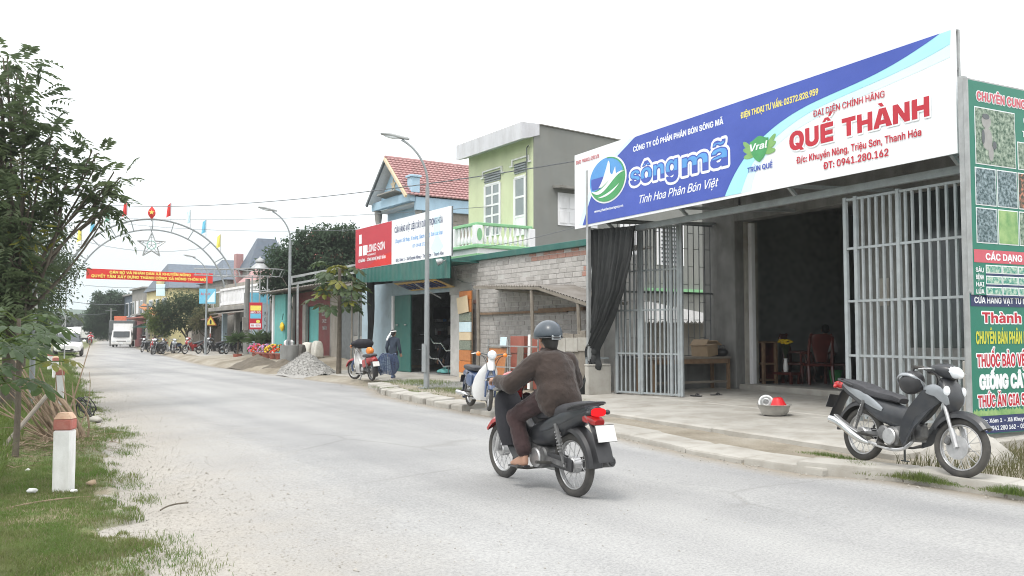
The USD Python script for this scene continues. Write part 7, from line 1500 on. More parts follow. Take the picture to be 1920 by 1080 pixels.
# heaps, ring, flowers, sacks
def heap(name, label, cat, c, rx, ry, h, m_, seed, sharp=1.0, kind='stuff'):
    g_ = np.linspace(-1, 1, 61); X_, Y_ = np.meshgrid(g_, g_); r = np.sqrt(X_ ** 2 + Y_ ** 2); ang = np.arctan2(Y_, X_)
    n1 = meshkit.fbm(np.stack([X_ * 2, Y_ * 2, 0 * X_], -1), 4, seed) - .5; n2 = meshkit.noise(np.stack([X_ * 16, Y_ * 16, 0 * X_], -1), seed)
    Zh = h * np.clip(1 - r * (1 + .5 * n1), 0, 1) ** sharp + .05 * n2 * np.clip(1.1 - r, 0, 1) - .08 * np.clip((r - .8) / .3, 0, 1)
    P = np.stack([c[0] + X_ * rx, c[1] + Y_ * ry, c[2] + Zh], -1)
    i, j = np.meshgrid(np.arange(60), np.arange(60), indexing='ij'); q = np.stack([i * 61 + j, i * 61 + j + 1, (i + 1) * 61 + j + 1, (i + 1) * 61 + j], -1).reshape(-1, 4)
    p_ = obj(name, (P.reshape(-1, 3), q), M[m_], None, True, label=label, cat=cat); return P
def stones(name, P, R, m_, seed, label=None, cat=None, parent=None, kind='stuff', flatz=.7):
    r_ = np.random.default_rng(seed); n = len(P); base = np.array([(1, 0, 0), (-1, 0, 0), (0, 1, 0), (0, -1, 0), (0, 0, 1), (0, 0, -1)], float); F_ = np.array([(0, 2, 4), (2, 1, 4), (1, 3, 4), (3, 0, 4), (2, 0, 5), (1, 2, 5), (3, 1, 5), (0, 3, 5)])
    V = base[None] * (R[:, None, None] * r_.uniform(.6, 1.3, (n, 6, 1))); a = r_.uniform(0, 6.28, n); c_, s_ = np.cos(a)[:, None], np.sin(a)[:, None]
    t_ = r_.uniform(-.6, .6, (n, 1)); x = V[..., 0] * c_ - V[..., 1] * s_; y = V[..., 0] * s_ + V[..., 1] * c_; z = (V[..., 2] + t_ * V[..., 0]) * flatz
    V = np.stack([x, y, z], -1) + P[:, None]; f = (F_[None] + 6 * np.arange(n)[:, None, None]).reshape(-1, 3)
    return obj(name, (V.reshape(-1, 3), f), M[m_], parent, False, label=label, cat=cat, kind=kind)
gh_ = heap('gravel_heap', 'steep heap of pale grey gravel at the kerb before the concrete ring', 'gravel heap', (10.55, 29.6, .06), .85, 1.75, .74, 'gravel', 3)
pr_ = np.random.default_rng(6); fl_ = gh_.reshape(-1, 3); k_ = pr_.integers(0, len(fl_), 5200); Pst = fl_[k_] + pr_.normal(0, .02, (5200, 3)) * [1, 1, .3]; Pst = Pst[Pst[:, 2] > .07]
stones('gravel_stones', Pst, pr_.uniform(.012, .03, len(Pst)), 'gravel', 7, 'loose crushed stones lying over the gravel heap', 'gravel')
heap('sand_heap', 'low brown heap of sand left of the gravel, under the flowers', 'sand heap', (10.95, 36.6, .06), 1.0, 2.4, .5, 'sand', 5, 1.1)
heap('sand_heap', 'second low mound of brown sand nearer the concrete ring', 'sand heap', (11.0, 33.4, .05), .9, 1.5, .40, 'sand', 8, 1.1)
cr = thing('concrete_ring', 'round grey concrete ring standing behind the gravel heap, lamp post beside it', 'ring', (11.32, 33.72, gz_at(11.3, 33.7)), 0)
obj('ring', MB().lathe([(.36, -.1), (.36, .72), (.35, .74), (.30, .74), (.29, .72), (.29, .05)], (0, 0, 0), None, 30), M['concrete'], cr)
for i, (x, y, m_, hgt, lab) in enumerate(((12.9, 34.95, 'sack', .78, 'white sack with green edge, right one by the maroon wall'), (12.8, 35.75, 'sack', .72, 'white sack tied at the top, left one by the maroon wall'), (12.2, 35.2, 'dark_sack', .72, 'dark lumpy sack just right of the concrete ring'))):
    s_ = thing('sack', lab, 'sack', (x, y, gz_at(x, y)), .3 * i, 'sacks before the red shop')
    t0_ = trimesh.creation.box((.36, .56, .62)).subdivide().subdivide().subdivide(); v = np.array(t0_.vertices); f = np.array(t0_.faces); e_ = np.abs(v / [.18, .28, .31]); v = v * (1 - .16 * np.clip((e_ ** 4).sum(1) - 1, 0, 2) / 2)[:, None] + [0, 0, .31]; v[:, 0] *= 1.15 - .5 * (v[:, 2] / .62) ** 2; v = v * [1, 1, hgt / .68] + .06 * (meshkit.fbm(v * 5 + i * 7, 3, i)[:, None] - .5); obj('bag', (v, f), M[m_], s_, True)
wb = thing('white_bundle', 'white cloth covered bundle standing before the doorway of the maroon shop', 'bundle', (12.6, 37.6, gz_at(12.6, 37.6)), 0)
v, f = MB().box((0, 0, 0), (.35, .5, .32), None, .08).box((.1, .3, -.05), (.3, .3, .3), rotz(.4), .08).get(); obj('cloth', (v + [0, 0, .62], f), M['white_wall'], wb, 30); obj('stand', MB().bb(-.2, -.3, 0, .2, .3, .45, .02), M['bike_dark'], wb)
yj = thing('yellow_bag', 'bright yellow bag hanging on the teal wall of the red shop', 'bag', (12.9, 39.5, 1.75), 0)
v, f = MB().ell((0, 0, 0), (.09, .17, .2), 14).get(); obj('bag', (v * (1 + .7 * (meshkit.fbm(v * 7, 3)[:, None] - .5)), f), M['yellow_flower'], yj, True); obj('strap', MB().bar((0, 0, .3), (.05, 0, .6), .015), M['black_wear'], yj)
fq = np.random.default_rng(9)
for i, (x, y, m_, lab) in enumerate(((12.3, 41.3, 'pink_flower', 'pink potted flowers at the left end of the flower row'), (12.2, 40.4, 'red_flower', 'red and orange potted flowers second from the left'), (12.2, 39.4, 'lilac_flower', 'lilac potted flowers in the middle of the flower row'), (12.2, 38.4, 'yellow_flower', 'yellow potted flowers behind the concrete ring'), (12.25, 37.7, 'red_flower', 'red potted flowers nearest the concrete ring'))):
    p_ = thing('flower_pot', lab, 'flowers', (x, y, gz_at(x, y) - .1), 0, 'potted flowers for sale'); a, b = MB(), MB()
    for q_ in range(70):
        c = fq.normal(0, 1, 3); c /= np.linalg.norm(c); c[2] = abs(c[2]); c = c * [.42, .42, .34] + [0, 0, .38]; (a if q_ % 4 else b).ell(c, (.05, .05, .035), 4)
    obj('flowers', a, M[m_], p_); obj('leaves', b, M['leaf_lime'], p_); obj('pot', MB().lathe([(.16, 0), (.22, .3), (.25, .3), (.2, .34)], (0, 0, 0), None, 14), M['tile_brick'], p_)

# ---------------------------------------------------------------- red shop, canopy, far row
rs = thing('red_shop', 'low maroon and teal shop with tin roof behind the gravel heap', 'building', (13.6, 38, 0), 0)
WO('wall', MB().bb(13.6, 35.0, 0, 13.8, 36.7, 3.3), M['maroon_wall'], rs); WO('wall', MB().bb(13.65, 38.3, 0, 13.85, 39.9, 3.3), M['maroon_wall'], rs); WO('lintel', MB().bb(13.6, 36.71, 2.65, 13.8, 38.29, 3.3), M['maroon_wall'], rs)
WO('door', MB().bb(13.7, 36.72, .1, 13.76, 38.15, 2.64), M['teal_wall'], rs); WO('pillar', MB().bb(13.5, 38.1, 0, 13.64, 38.5, 2.75).bb(13.48, 34.87, 0, 13.59, 35.05, 3.2), M['dirty_grey'], rs)
WO('side_wall', MB().bb(13.0, 39.4, 0, 13.3, 40.95, 3.25, .02), M['teal_wall'], rs); WO('corner', MB().bb(12.93, 40.9, 0, 13.25, 41.1, 3.25), M['white_wall'], rs)
WO('tin_roof', corr((12.4, 32.8, 3.42), (12.4, 41.4, 3.34), (19, 32.8, 3.8), (19, 41.4, 3.8), 46, .03), M['roof_tin'], rs); WO('body', MB().bb(13.9, 34.86, 0, 19, 41.0, 3.3), M['dirty_grey'], rs)
rt = thing('wall_lettering', 'faded white letters painted on the maroon wall', 'lettering', (13.59, 36.4, 1.55), ROW)
for i, w_ in enumerate(('SỬA', 'XE', 'MÁY')): letters(rt, w_, .1 + .06 * i, .65 - .3 * i, .5, .16, M['shirt_grey'], -.002)
cn = thing('canopy', 'flat steel canopy frame on a thin pole over the red shop front', 'canopy', (12, 33, 3.3), 0)
for p, q in (((11.5, 34.1, 3.68), (14.0, 32.8, 4.25)), ((11.5, 34.1, 3.40), (14.0, 32.8, 3.95)), ((11.5, 34.1, 3.68), (13.2, 37.5, 4.0)), ((11.5, 34.1, 3.4), (13.2, 37.5, 3.7))): WO('rail', MB().beam(p, q, .06, .08), M['galvanised'], cn)
for t_ in (0, .33, .66): WO('upright', MB().bar((11.5 + 2.5 * t_, 34.1 - 1.3 * t_, 3.38 + .55 * t_), (11.5 + 2.5 * t_, 34.1 - 1.3 * t_, 3.70 + .57 * t_), .03), M['galvanised'], cn)
WO('end_panel', MB().beam((11.49, 34.2, 3.55), (11.75, 34.75, 3.57), .03, .34), M['dirty_grey'], cn); WO('pole', MB().bar((11.75, 34.0, -.05), (11.72, 34.0, 3.5), .045, 8), M['galvanised'], cn)

def house(name, label, x0, y0, x1, y1, h, wall, roof=None, rh=1.2, windows=(), group=None, over=.3, back=None):
    t_ = thing(name, label, 'house', (x0, (y0 + y1) / 2, 0), 0, group)
    WO('wall', MB().bb(x0, y0, 0, x1, y1, h), M[wall], t_)
    if roof == 'flat': WO('roof', MB().bb(x0 - over, y0 - .1, h + .001, x1, y1 + .1, h + .18), M['dirty_grey'], t_)
    elif roof: WO('roof', MB().loft([[(x0 - over, y0 - .3, h), (x1, y0 - .3, h), (x1, y1 + .3, h), (x0 - over, y1 + .3, h)], [(x0 + .8, (y0 + y1) / 2 - .15, h + rh), (x1 - .8, (y0 + y1) / 2 - .15, h + rh), (x1 - .8, (y0 + y1) / 2 + .15, h + rh), (x0 + .8, (y0 + y1) / 2 + .15, h + rh)]]), M[roof], t_, False)
    for (a, b, z0, z1, m_) in windows:
        w = WO('window', MB().bb(x0 - .06, a, z0, x0 - .001, b, z1), M['white_wall'], t_)
        WO('pane', MB().bb(x0 - .075, a + .1, z0 + .1, x0 - .061, (a + b) / 2 - .03, z1 - .1).bb(x0 - .075, (a + b) / 2 + .03, z0 + .1, x0 - .061, b - .1, z1 - .1), M[m_], w)
    return t_
# shop with the balustrade and deep shade
bs_ = thing('balustrade_shop', 'old shop with white balustrade on its porch roof and dark open front', 'building', (17, 58, 0), 0)
WO('back_wall', MB().bb(18.0, 48.5, 0, 18.2, 70, 3.0), M['dirty_grey'], bs_); WO('porch_roof', MB().bb(15.3, 48.5, 2.95, 18.2, 63, 3.2, .02), M['dirty_grey'], bs_)
WO('end_wall', MB().bb(15.6, 48.4, 0, 18.2, 48.7, 2.94), M['old_wall'], bs_); WO('end_wall', MB().bb(16.4, 69.8, 0, 18.2, 70.1, 2.94), M['old_wall'], bs_)
for i, y in enumerate((50.0, 53.2, 56.4, 59.6, 62.8, 66.2)): WO('pillar', MB().bb(16.3, y, 0, 16.6, y + .35, 2.94), M['dirty_grey' if i % 2 else 'pale_blue'], bs_)
for i, y in enumerate((51.3, 54.3, 57.5, 60.8, 64.0)): WO('door', MB().bb(17.93, y, .1, 17.99, y + 1.1, 2.3), M['teal_wall' if i % 2 else 'window_dark'], bs_)
WO('awning', corr((14.6, 49, 2.75), (15.4, 63, 2.75), (16.3, 49, 3.0), (16.3, 63, 3.0), 40, .03), M['roof_tin'], bs_)
WO('awning', corr((15.2, 63.1, 2.4), (15.9, 72, 2.5), (17.5, 63.1, 2.9), (17.6, 72, 2.9), 30, .03), M['rust_tin'], bs_)
for z in (3.55, 4.25): WO('balustrade_rail', MB().bb(15.35, 48.6, z - .25 if z < 4 else z, 15.55, 60, z - .1 if z < 4 else z + .14), M['white_wall'], bs_)
for y in np.linspace(48.9, 59.8, 34): WO('baluster', MB().tube([(15.45, y, 3.45), (15.45, y, 3.75), (15.45, y, 4.25)], [.06, .1, .06], 6), M['white_wall'], bs_)
WO('upper_storey', MB().bb(17.2, 52, 3.21, 22, 66, 5.0), M['old_wall'], bs_)
bsg = thing('blue_sign', 'tilted blue shop sign above the bushy trees', 'sign', (15.0, 64.3, 3.55), -.55)
obj('panel', MB().bb(0, 0, 0, 1.15, .06, 1.05), M['flag_blue'], bsg); flat(bsg, 'pale_print', sg.Polygon([(.5, .1), (1.1, .1), (1.1, .9), (.8, .5)]), M['sign_pale'], -.001); letters(bsg, 'ẮC QUY', .1, .6, .7, .16, M['board_pink'], -.003)
yh = house('yellow_house', 'pale yellow two storey house with slate roof beyond the trees', 17.2, 84, 27, 96, 5.6, 'yellow_wall', 'roof_slate', 2.6, [(86, 88, 3.0, 4.8, 'window_dark'), (89.5, 91, 3.0, 4.8, 'window_dark'), (92.5, 94.5, 3.0, 4.8, 'window_dark')])
WO('porch_roof', MB().box((16.4, 90, 2.75), (2.6, 11, .1), roty(.15)), M['tile_red'], yh); WO('red_band', MB().bb(17.0, 84.5, 1.9, 17.19, 95.5, 2.7), M['tile_red'], yh); WO('gable', MB().bb(16.9, 87.2, 5.601, 18.5, 89.6, 6.9).bb(16.8, 87.0, 6.901, 18.6, 89.8, 7.1), M['yellow_wall'], yh); WO('green_awning', corr((15.2, 84, 2.0), (15.7, 95, 2.05), (17.2, 84, 2.6), (17.2, 95, 2.6), 26, .03), M['green_metal'], yh)
house('slate_house', 'grey slate roofed house behind the red banner', 19.5, 74, 29, 83.5, 5.9, 'dirty_grey', 'roof_slate', 2.0, [(76, 78, 3.4, 5.0, 'window_dark'), (79.5, 81.5, 3.4, 5.0, 'window_dark')])
house('cream_shop', 'cream fronted low shop left of the bushy trees', 16.4, 72.6, 20, 73.9, 3.1, 'old_wall', 'flat')
house('blue_clad_house', 'tall blue grey house standing farthest down the street row', 19.8, 118, 27, 126, 6.3, 'roof_slate', 'flat', windows=[(119, 121, 3.6, 5.4, 'window_dark'), (122.5, 124.5, 3.6, 5.4, 'window_dark')])
house('grey_house', 'narrow grey house with slim windows between the yellow and the blue grey house', 18.6, 105, 26, 113, 6.5, 'dirty_grey', 'flat', windows=[(106, 107.3, 3.4, 5.2, 'window_dark'), (108.5, 109.8, 3.4, 5.2, 'white_wall'), (111, 112.2, 3.4, 5.2, 'window_dark')])
house('maroon_house', 'low house with dark red front beyond the truck', 17.6, 97, 24, 104.5, 3.4, 'maroon_wall', 'flat', windows=[(98, 100, 1.2, 2.4, 'window_dark')])
house('red_roof_house', 'distant small house with red roof left of the street trees', 27, 150, 34, 158, 3.6, 'old_wall', 'tile_red', 1.6)
house('far_pale_house', 'distant pale house with red roof at the end of the street', 24.5, 186, 30, 192, 2.6, 'old_wall', 'tile_red', 1.2)
house('red_roofed_villa', 'house with orange red hipped roof rising behind the big dark tree', 21, 56, 31, 64, 6.4, 'old_wall', 'tile_red', 2.4)
pk = house('pink_towered_house', 'pink house with slate gables behind the end of the arch', 20.4, 70.2, 23.5, 72.8, 6.6, 'dirty_grey', 'roof_slate', 2.6)
WO('tower', MB().bb(19.9, 72.9, 0, 20.5, 73.6, 8.0, .03), M['tile_pink'], pk)
house('white_gable_house', 'white walled house half hidden behind the lattice pylon', 19.2, 65.2, 24, 69.2, 5.2, 'white_wall', 'tile_pink', 1.4, [(66, 67.2, 3.6, 4.7, 'window_grey')])
ob = thing('orange_sign', 'orange sign board above the roof of the oncoming truck', 'sign', (16.0, 104.5, 2.35), -.5)
obj('panel', MB().bb(-.6, 0, 0, .7, .08, 1.0), M['orange_red'], ob); obj('post', MB().bb(.0, .1, -2.4, .1, .18, 0), M['galvanised'], ob)
oc = thing('orange_awning', 'small faded orange awning jutting out above the green bush', 'awning', (15.3, 84.2, 3.0), -.4)
obj('sheet', MB().box((0, 0, .6), (1.5, .9, .05), roty(.5) @ rotx(.5)), M['tile_wood'], oc); obj('prop', MB().bar((0, .3, -3), (0, .3, .6), .05), M['wood_grey'], oc)
wsn = thing('white_box_sign', 'small pale blue box sign on the yellow house', 'sign', (16.6, 86.0, 4.9), -.4); obj('box', MB().bb(-.4, 0, 0, .4, .3, 1.1, .02), M['sign_pale'], wsn); obj('arm', MB().bar((.3, .15, .5), (.9, .15, .5), .03), M['steel_dark'], wsn)
for i, (x, y, h, lab) in enumerate(((15.75, 108.9, 4.4, 'concrete utility pole behind the oncoming truck'), (15.1, 83.7, 4.2, 'utility pole at the left edge of the bushy street trees'), (1.47, 20.0, 2.6, 'grey pole with a white plate among the trees on the left'))):
    t_ = thing('utility_pole', lab, 'pole', (x, y, -.1), 0); obj('pole', MB().tube([(0, 0, 0), (0, 0, h)], [.13, .09] if i < 2 else [.055, .05], 10), M['concrete' if i < 2 else 'pole_grey'], t_)
    if i < 2: obj('cross_arm', MB().bb(-.6, -.05, h - .3, .6, .05, h - .2), M['steel_dark'], t_)
    else: obj('plate', MB().bb(-.22, -.08, 1.98, .06, -.05, 2.30), M['white_paint'], t_)
# ---------------------------------------------------------------- vegetation
def leaf_quads(P, D, N, Lh, Wd, fold=.25, droop=0.0):
    """n leaves: base P, direction D, face normal N, length Lh, width Wd -> diamond leaves of four triangles"""
    n = len(P); D = D / np.linalg.norm(D, axis=1, keepdims=True); Sd = np.cross(D, N); Sd /= np.linalg.norm(Sd, axis=1, keepdims=True) + 1e-9; Nn = np.cross(Sd, D)
    Lh = np.broadcast_to(Lh, (n,))[:, None]; Wd = np.broadcast_to(Wd, (n,))[:, None]
    mid = P + D * Lh * .45; tip = P + D * Lh - np.array([0, 0, 1.0]) * Lh * droop
    V = np.stack([P, mid + Sd * Wd / 2 + Nn * Wd * fold, tip, mid - Sd * Wd / 2 + Nn * Wd * fold], 1)
    f = (np.array([[0, 1, 2], [0, 2, 3]])[None] + 4 * np.arange(n)[:, None, None]).reshape(-1, 3)
    return V.reshape(-1, 3), f
def unit(v): return v / (np.linalg.norm(v, axis=-1, keepdims=True) + 1e-9)
def crown_points(cl, dens, r_, shell=.55):
    P, C = [], []
    for (x, y, z, r, *sq) in cl:
        n = int(dens * r * r); d = unit(r_.normal(0, 1, (n, 3))); rad = r * (shell + (1 - shell) * r_.random(n)) * (.8 + .4 * r_.random(n)); q = d * rad[:, None] * np.array([1, 1, sq[0] if sq else .8])
        P.append(q + [x, y, z]); C.append(np.repeat([[x, y, z]], n, 0))
    return np.vstack(P), np.vstack(C)
def trunk_mesh(base, clumps, th, r0, seed, lean=(0, 0)):
    r_ = np.random.default_rng(seed); mb = MB(); b = np.array(base, float); top = b + [lean[0], lean[1], th]
    mb.tube(spline([b - [0, 0, .2], b + (top - b) * .4 + r_.normal(0, .05, 3), top], 4), np.linspace(r0, r0 * .7, 9), 9)
    hub = top
    for c in clumps:
        c3 = np.array(c[:3]); st = b + (top - b) * r_.uniform(.6, 1.0); m_ = st + (c3 - st) * .5 + r_.normal(0, .12, 3)
        mb.tube(spline([st, m_, c3 + r_.normal(0, .1, 3)], 4), np.linspace(r0 * .32, r0 * .08, 9), 6)
        for _ in range(3): e = c3 + r_.normal(0, 1, 3) * c[3] * .5; mb.tube([m_ + (c3 - m_) * .5, (c3 + e) / 2, e], [r0 * .16, r0 * .1, r0 * .04], 4)
    return mb
def compound_tree(name, label, base, clumps, th, r0, n, L_, k, mat_, seed, group=None, lw=.035, ll=.11, extra=None, lean=(0, 0)):
    r_ = np.random.default_rng(seed); t_ = thing(name, label, 'tree', base, 0, group)
    P, C = crown_points(clumps, n, r_, .45); out = unit(P - C + [0, 0, .15]); N = len(P)
    d = unit(out + .5 * r_.normal(0, 1, (N, 3)) + [0, 0, .05]); Ls = L_ * r_.uniform(.7, 1.25, N)
    side = unit(np.cross(d, [0, 0, 1.0]) + .2 * r_.normal(0, 1, (N, 3))); upn = np.cross(side, d)
    Pb, Db, Nb, Lb = [], [], [], []
    for j in range(k):
        u_ = (j + .6) / k; ax = P + d * (Ls * u_)[:, None] - np.array([0, 0, 1.0]) * (Ls * .45 * u_ * u_)[:, None]
        for s in (-1, 1):
            dd = unit(side * s * .9 + d * .55 - np.array([0, 0, .25])); Pb.append(ax); Db.append(dd); Nb.append(upn + .25 * r_.normal(0, 1, (N, 3))); Lb.append(ll * (1 - .45 * abs(u_ - .45)) * r_.uniform(.8, 1.2, N))
    V, f = leaf_quads(np.vstack(Pb), np.vstack(Db), np.vstack(Nb), np.concatenate(Lb), np.concatenate(Lb) * lw / ll, .15, .12)
    WO('trunk', trunk_mesh(base, clumps, th, r0, seed, lean), M['bark'], t_, True); WO('crown', (V, f), M[mat_], t_, False)
    if extra:
        P2, C2 = crown_points(extra[0], extra[1], r_, .3); n2 = len(P2); V, f = leaf_quads(P2, r_.normal(0, 1, (n2, 3)) - [0, 0, .3], r_.normal(0, 1, (n2, 3)), ll * 1.1, lw, .15); WO('yellow_leaves', (V, f), M['leaf_yellow'], t_, False)
    return t_
def leafy(name, label, base, clumps, th, r0, dens, size, mat_, seed, group=None, cat='tree', wr=.45, lean=(0, 0), trunk=True):
    r_ = np.random.default_rng(seed); t_ = thing(name, label, cat, base, 0, group)
    small = [tuple(np.array(c[:3]) + unit(r_.normal(0, 1, 3) + [0, 0, .3]) * c[3] * .95 * [1, 1, .8]) + (c[3] * r_.uniform(.22, .4),) for c in clumps for _ in range(3)]
    P, C = crown_points(list(clumps) + small, dens, r_, .4); N = len(P); out = unit(P - C)
    V, f = leaf_quads(P, unit(out * .7 + r_.normal(0, .7, (N, 3)) - [0, 0, .25]), unit(out + [0, 0, .8] + .6 * r_.normal(0, 1, (N, 3))), size * r_.uniform(.6, 1.3, N), size * wr, .2, .1)
    if trunk: WO('trunk', trunk_mesh(base, clumps, th, r0, seed, lean), M['bark'], t_, True)
    WO('crown', (V, f), M[mat_], t_, False); return t_
compound_tree('roadside_tree', 'tall tree with feathery compound leaves at the left edge of the picture', (.95, 18.2, 0),
    [(.9, 18.1, 6.35, .42), (.7, 18.3, 5.85, .45), (1.1, 18.0, 5.55, .5), (.6, 18.2, 5.1, .7), (1.5, 17.9, 4.95, .5), (1.05, 18.0, 4.5, .75), (.4, 18.4, 4.3, .8), (1.75, 17.8, 4.3, .55), (2.15, 17.8, 4.05, .5), (2.45, 17.7, 3.78, .28), (2.35, 17.75, 3.55, .22), (2.6, 17.65, 4.35, .22), (2.2, 17.7, 4.75, .2), (.9, 17.9, 3.7, .75), (1.25, 17.8, 3.5, .5), (.4, 18.3, 3.2, .8), (1.0, 17.9, 2.95, .55), (.8, 18.0, 2.6, .6), (-.3, 18.6, 5.0, .9), (-.6, 18.6, 3.8, 1.0), (-.2, 18.4, 2.9, .8), (.55, 17.7, 2.2, .6), (1.1, 17.5, 2.0, .45), (.9, 17.6, 1.6, .4), (.2, 18, 1.9, .6)],
    2.2, .13, 108, .44, 6, 'leaf_tree', 21, lw=.066, ll=.2, extra=([(1.2, 17.7, 2.9, .4), (1.5, 17.6, 3.2, .3), (1.3, 17.65, 4.0, .35)], 120))
compound_tree('roadside_tree', 'second feathery leaved tree, dimmer, directly behind the tall one on the left', (.6, 23.5, 0), [(.2, 23.5, 6.6, .7), (.4, 23.4, 5.7, .9), (.8, 23.4, 4.8, 1.0), (.9, 23.3, 3.9, .8), (.2, 23.6, 4.0, 1.0), (.9, 23.2, 3.0, .8), (.4, 23.4, 2.6, .9)], 2.4, .13, 120, .40, 6, 'leaf_olive', 22, lw=.055, ll=.17)
for i, a in enumerate((
   ((2.0, 33.5, 0), [(3.0, 33, 3.9, 1.0), (2.5, 33.2, 4.9, 1.1), (2.0, 33.6, 5.5, .9), (2.9, 33, 3.0, .9), (2.6, 33, 2.2, .8), (2.6, 33.5, 3.6, 1.3), (2.2, 33.5, 2.3, 1.2), (1.4, 34, 4.2, 1.5), (2.3, 33, 1.5, .6), (2.0, 33.4, 1.1, .8)], 'leaf_dense', .15, 'dense dark tree hiding the left foot of the arch'),
   ((2.6, 40.5, 0), [(3.3, 40, 3.6, 1.1), (2.9, 40.2, 4.6, 1.1), (2.3, 40.5, 5.5, 1.0), (3.2, 40, 2.7, .9), (2.8, 40, 1.9, .8), (3.0, 40.6, 3.4, 1.5), (2.6, 41, 2.0, 1.3)], 'leaf_dense', .15, 'dark tree behind the one hiding the foot of the arch'),
   ((2.8, 52, 0), [(3.4, 52, 3.8, 1.3), (2.8, 52, 4.8, 1.2), (3.3, 52, 2.7, 1.1), (2.6, 52.2, 3.2, 1.6), (2.6, 51.8, 1.6, 1.0)], 'leaf_far', .16, 'farther dark tree just left of the white car'),
   ((.8, 27.5, 0), [(1.0, 27.5, 3.8, 1.2), (1.5, 27.4, 2.8, 1.0), (.6, 27.6, 2.4, 1.1), (1.7, 27.2, 1.9, .8), (1.0, 27.3, 1.5, .8)], 'leaf_far', .13, 'low dark tree behind the papaya plant on the left'))):
    leafy('dense_tree', a[4], a[0], a[1], 2.0, .16, 520 if i < 3 else 480, a[3] * .85, a[2], 30 + i)
for i, a in enumerate((
   ((16.4, 46.5, 0), [(14.6, 45.6, 4.8, 1.2), (15.4, 45.4, 5.6, 1.2), (16.2, 45.2, 6.3, 1.0), (17.0, 45.0, 6.6, .9), (17.9, 44.6, 6.6, 1.0), (18.6, 44.3, 6.2, 1.0), (16.8, 45.0, 5.6, 1.4), (17.8, 44.7, 5.0, 1.4), (15.6, 45.5, 4.4, 1.3), (16.6, 45.2, 4.2, 1.3), (18.6, 44.4, 4.6, 1.2), (14.8, 45.8, 3.9, .9)], 'leaf_far', .2, 'big dark rounded tree rising behind the red shop'),
   ((15.6, 70.5, 0), [(14.2, 70.3, 3.2, 1.0), (15.0, 70.2, 3.9, 1.1), (15.8, 70.0, 3.7, 1.1), (16.4, 69.9, 3.2, 1.0), (15.4, 70, 2.8, 1.2), (17.0, 69.8, 2.6, .8), (14.4, 70.3, 2.3, 1.0), (16.2, 69.9, 2.3, 1.0), (13.7, 70.5, 3.5, .8)], 'leaf_dense', .17, 'dark spreading tree before the row of shops, behind the warning sign'),
   ((13.5, 71.6, 0), [(13.4, 71, 2.9, .8), (13.7, 70.8, 2.2, .8), (13.3, 71.2, 2.1, .7), (14.0, 70.8, 1.6, .6)], 'leaf_lime', .17, 'lighter green bush at the left of the spreading trees'),
   ((16.4, 66.2, 0), [(15.6, 66, 2.7, .7), (16.1, 65.8, 3.0, .6), (15.2, 66.2, 2.2, .6), (16.3, 65.7, 2.3, .6)], 'leaf_olive', .16, 'olive leaved tree just left of the warning sign'),
   ((18.5, 128, 0), [(17.8, 128, 5.2, 2.0), (18.8, 127.6, 4.2, 2.0), (17.2, 128.4, 3.6, 2.0), (19.4, 127.4, 5.6, 1.8), (16.8, 128.5, 2.2, 1.4), (18.6, 127.6, 2.2, 1.6)], 'leaf_far', .3, 'distant dark street tree beyond the oncoming truck'),
   ((24.5, 168, 0), [(22.5, 168.5, 3.6, 2.2), (24.2, 168, 5.0, 2.4), (25.6, 168, 3.6, 2.4), (23, 168.4, 2, 2)], 'leaf_far', .35, 'far round tree left of the street tree'))):
    leafy('street_tree', a[4], a[0], a[1], 1.6 if i else 3, .12 if i else .25, 700 if i else 800, a[3] * 1.15, a[2], 50 + i, 'trees along the street')
# far hill
hq = np.linspace(0, 1, 60); hx = 15 + 75 * hq; prof_ = 3 + 9 * np.sin(hq * PI) ** .7 * (.7 + .5 * meshkit.fbm(np.stack([hq * 5, 0 * hq, 0 * hq], 1), 3, 2))
V = []
for k_ in range(8): z = prof_ * math.sin(k_ / 7 * PI / 2); V.append(np.stack([hx, 330 + 14 * k_ + 0 * hx, z + .8 * meshkit.noise(np.stack([hx * .35, z, 0 * hx + k_], 1), 4)], 1))
leafmat('hill_leaf', (0.05, 0.085, 0.05), (0.07, 0.105, 0.065), s=.1); mat('hill_green', (0.05, 0.085, 0.06), (0.075, 0.11, 0.075), s=.15, r=1.0, world=True)
grid('hills', np.array(V), M['hill_green'])
def tree_belt(label, x0, y0, x1, y1, n, h, seed):
    r_ = np.random.default_rng(seed); cl = []
    for i in range(n): u = (i + r_.random()) / n; cl.append((x0 + (x1 - x0) * u, y0 + (y1 - y0) * u, h * r_.uniform(.35, .75), h * r_.uniform(.35, .55)))
    P, C = crown_points(cl, 60, r_, .7); N = len(P); V, f = leaf_quads(P, r_.normal(0, 1, (N, 3)), unit(P - C + [0, 0, .5]), .9, .6); p_ = obj('distant_trees', (V, f), M['hill_leaf'], None, False, label=label, cat='trees', kind='stuff')
tree_belt('far off belt of trees at the end of the street', 14, 235, 46, 235, 22, 6.5, 3); tree_belt('far belt of roadside trees on the left beyond the cars', 2.5, 72, 13, 180, 26, 4.6, 5)
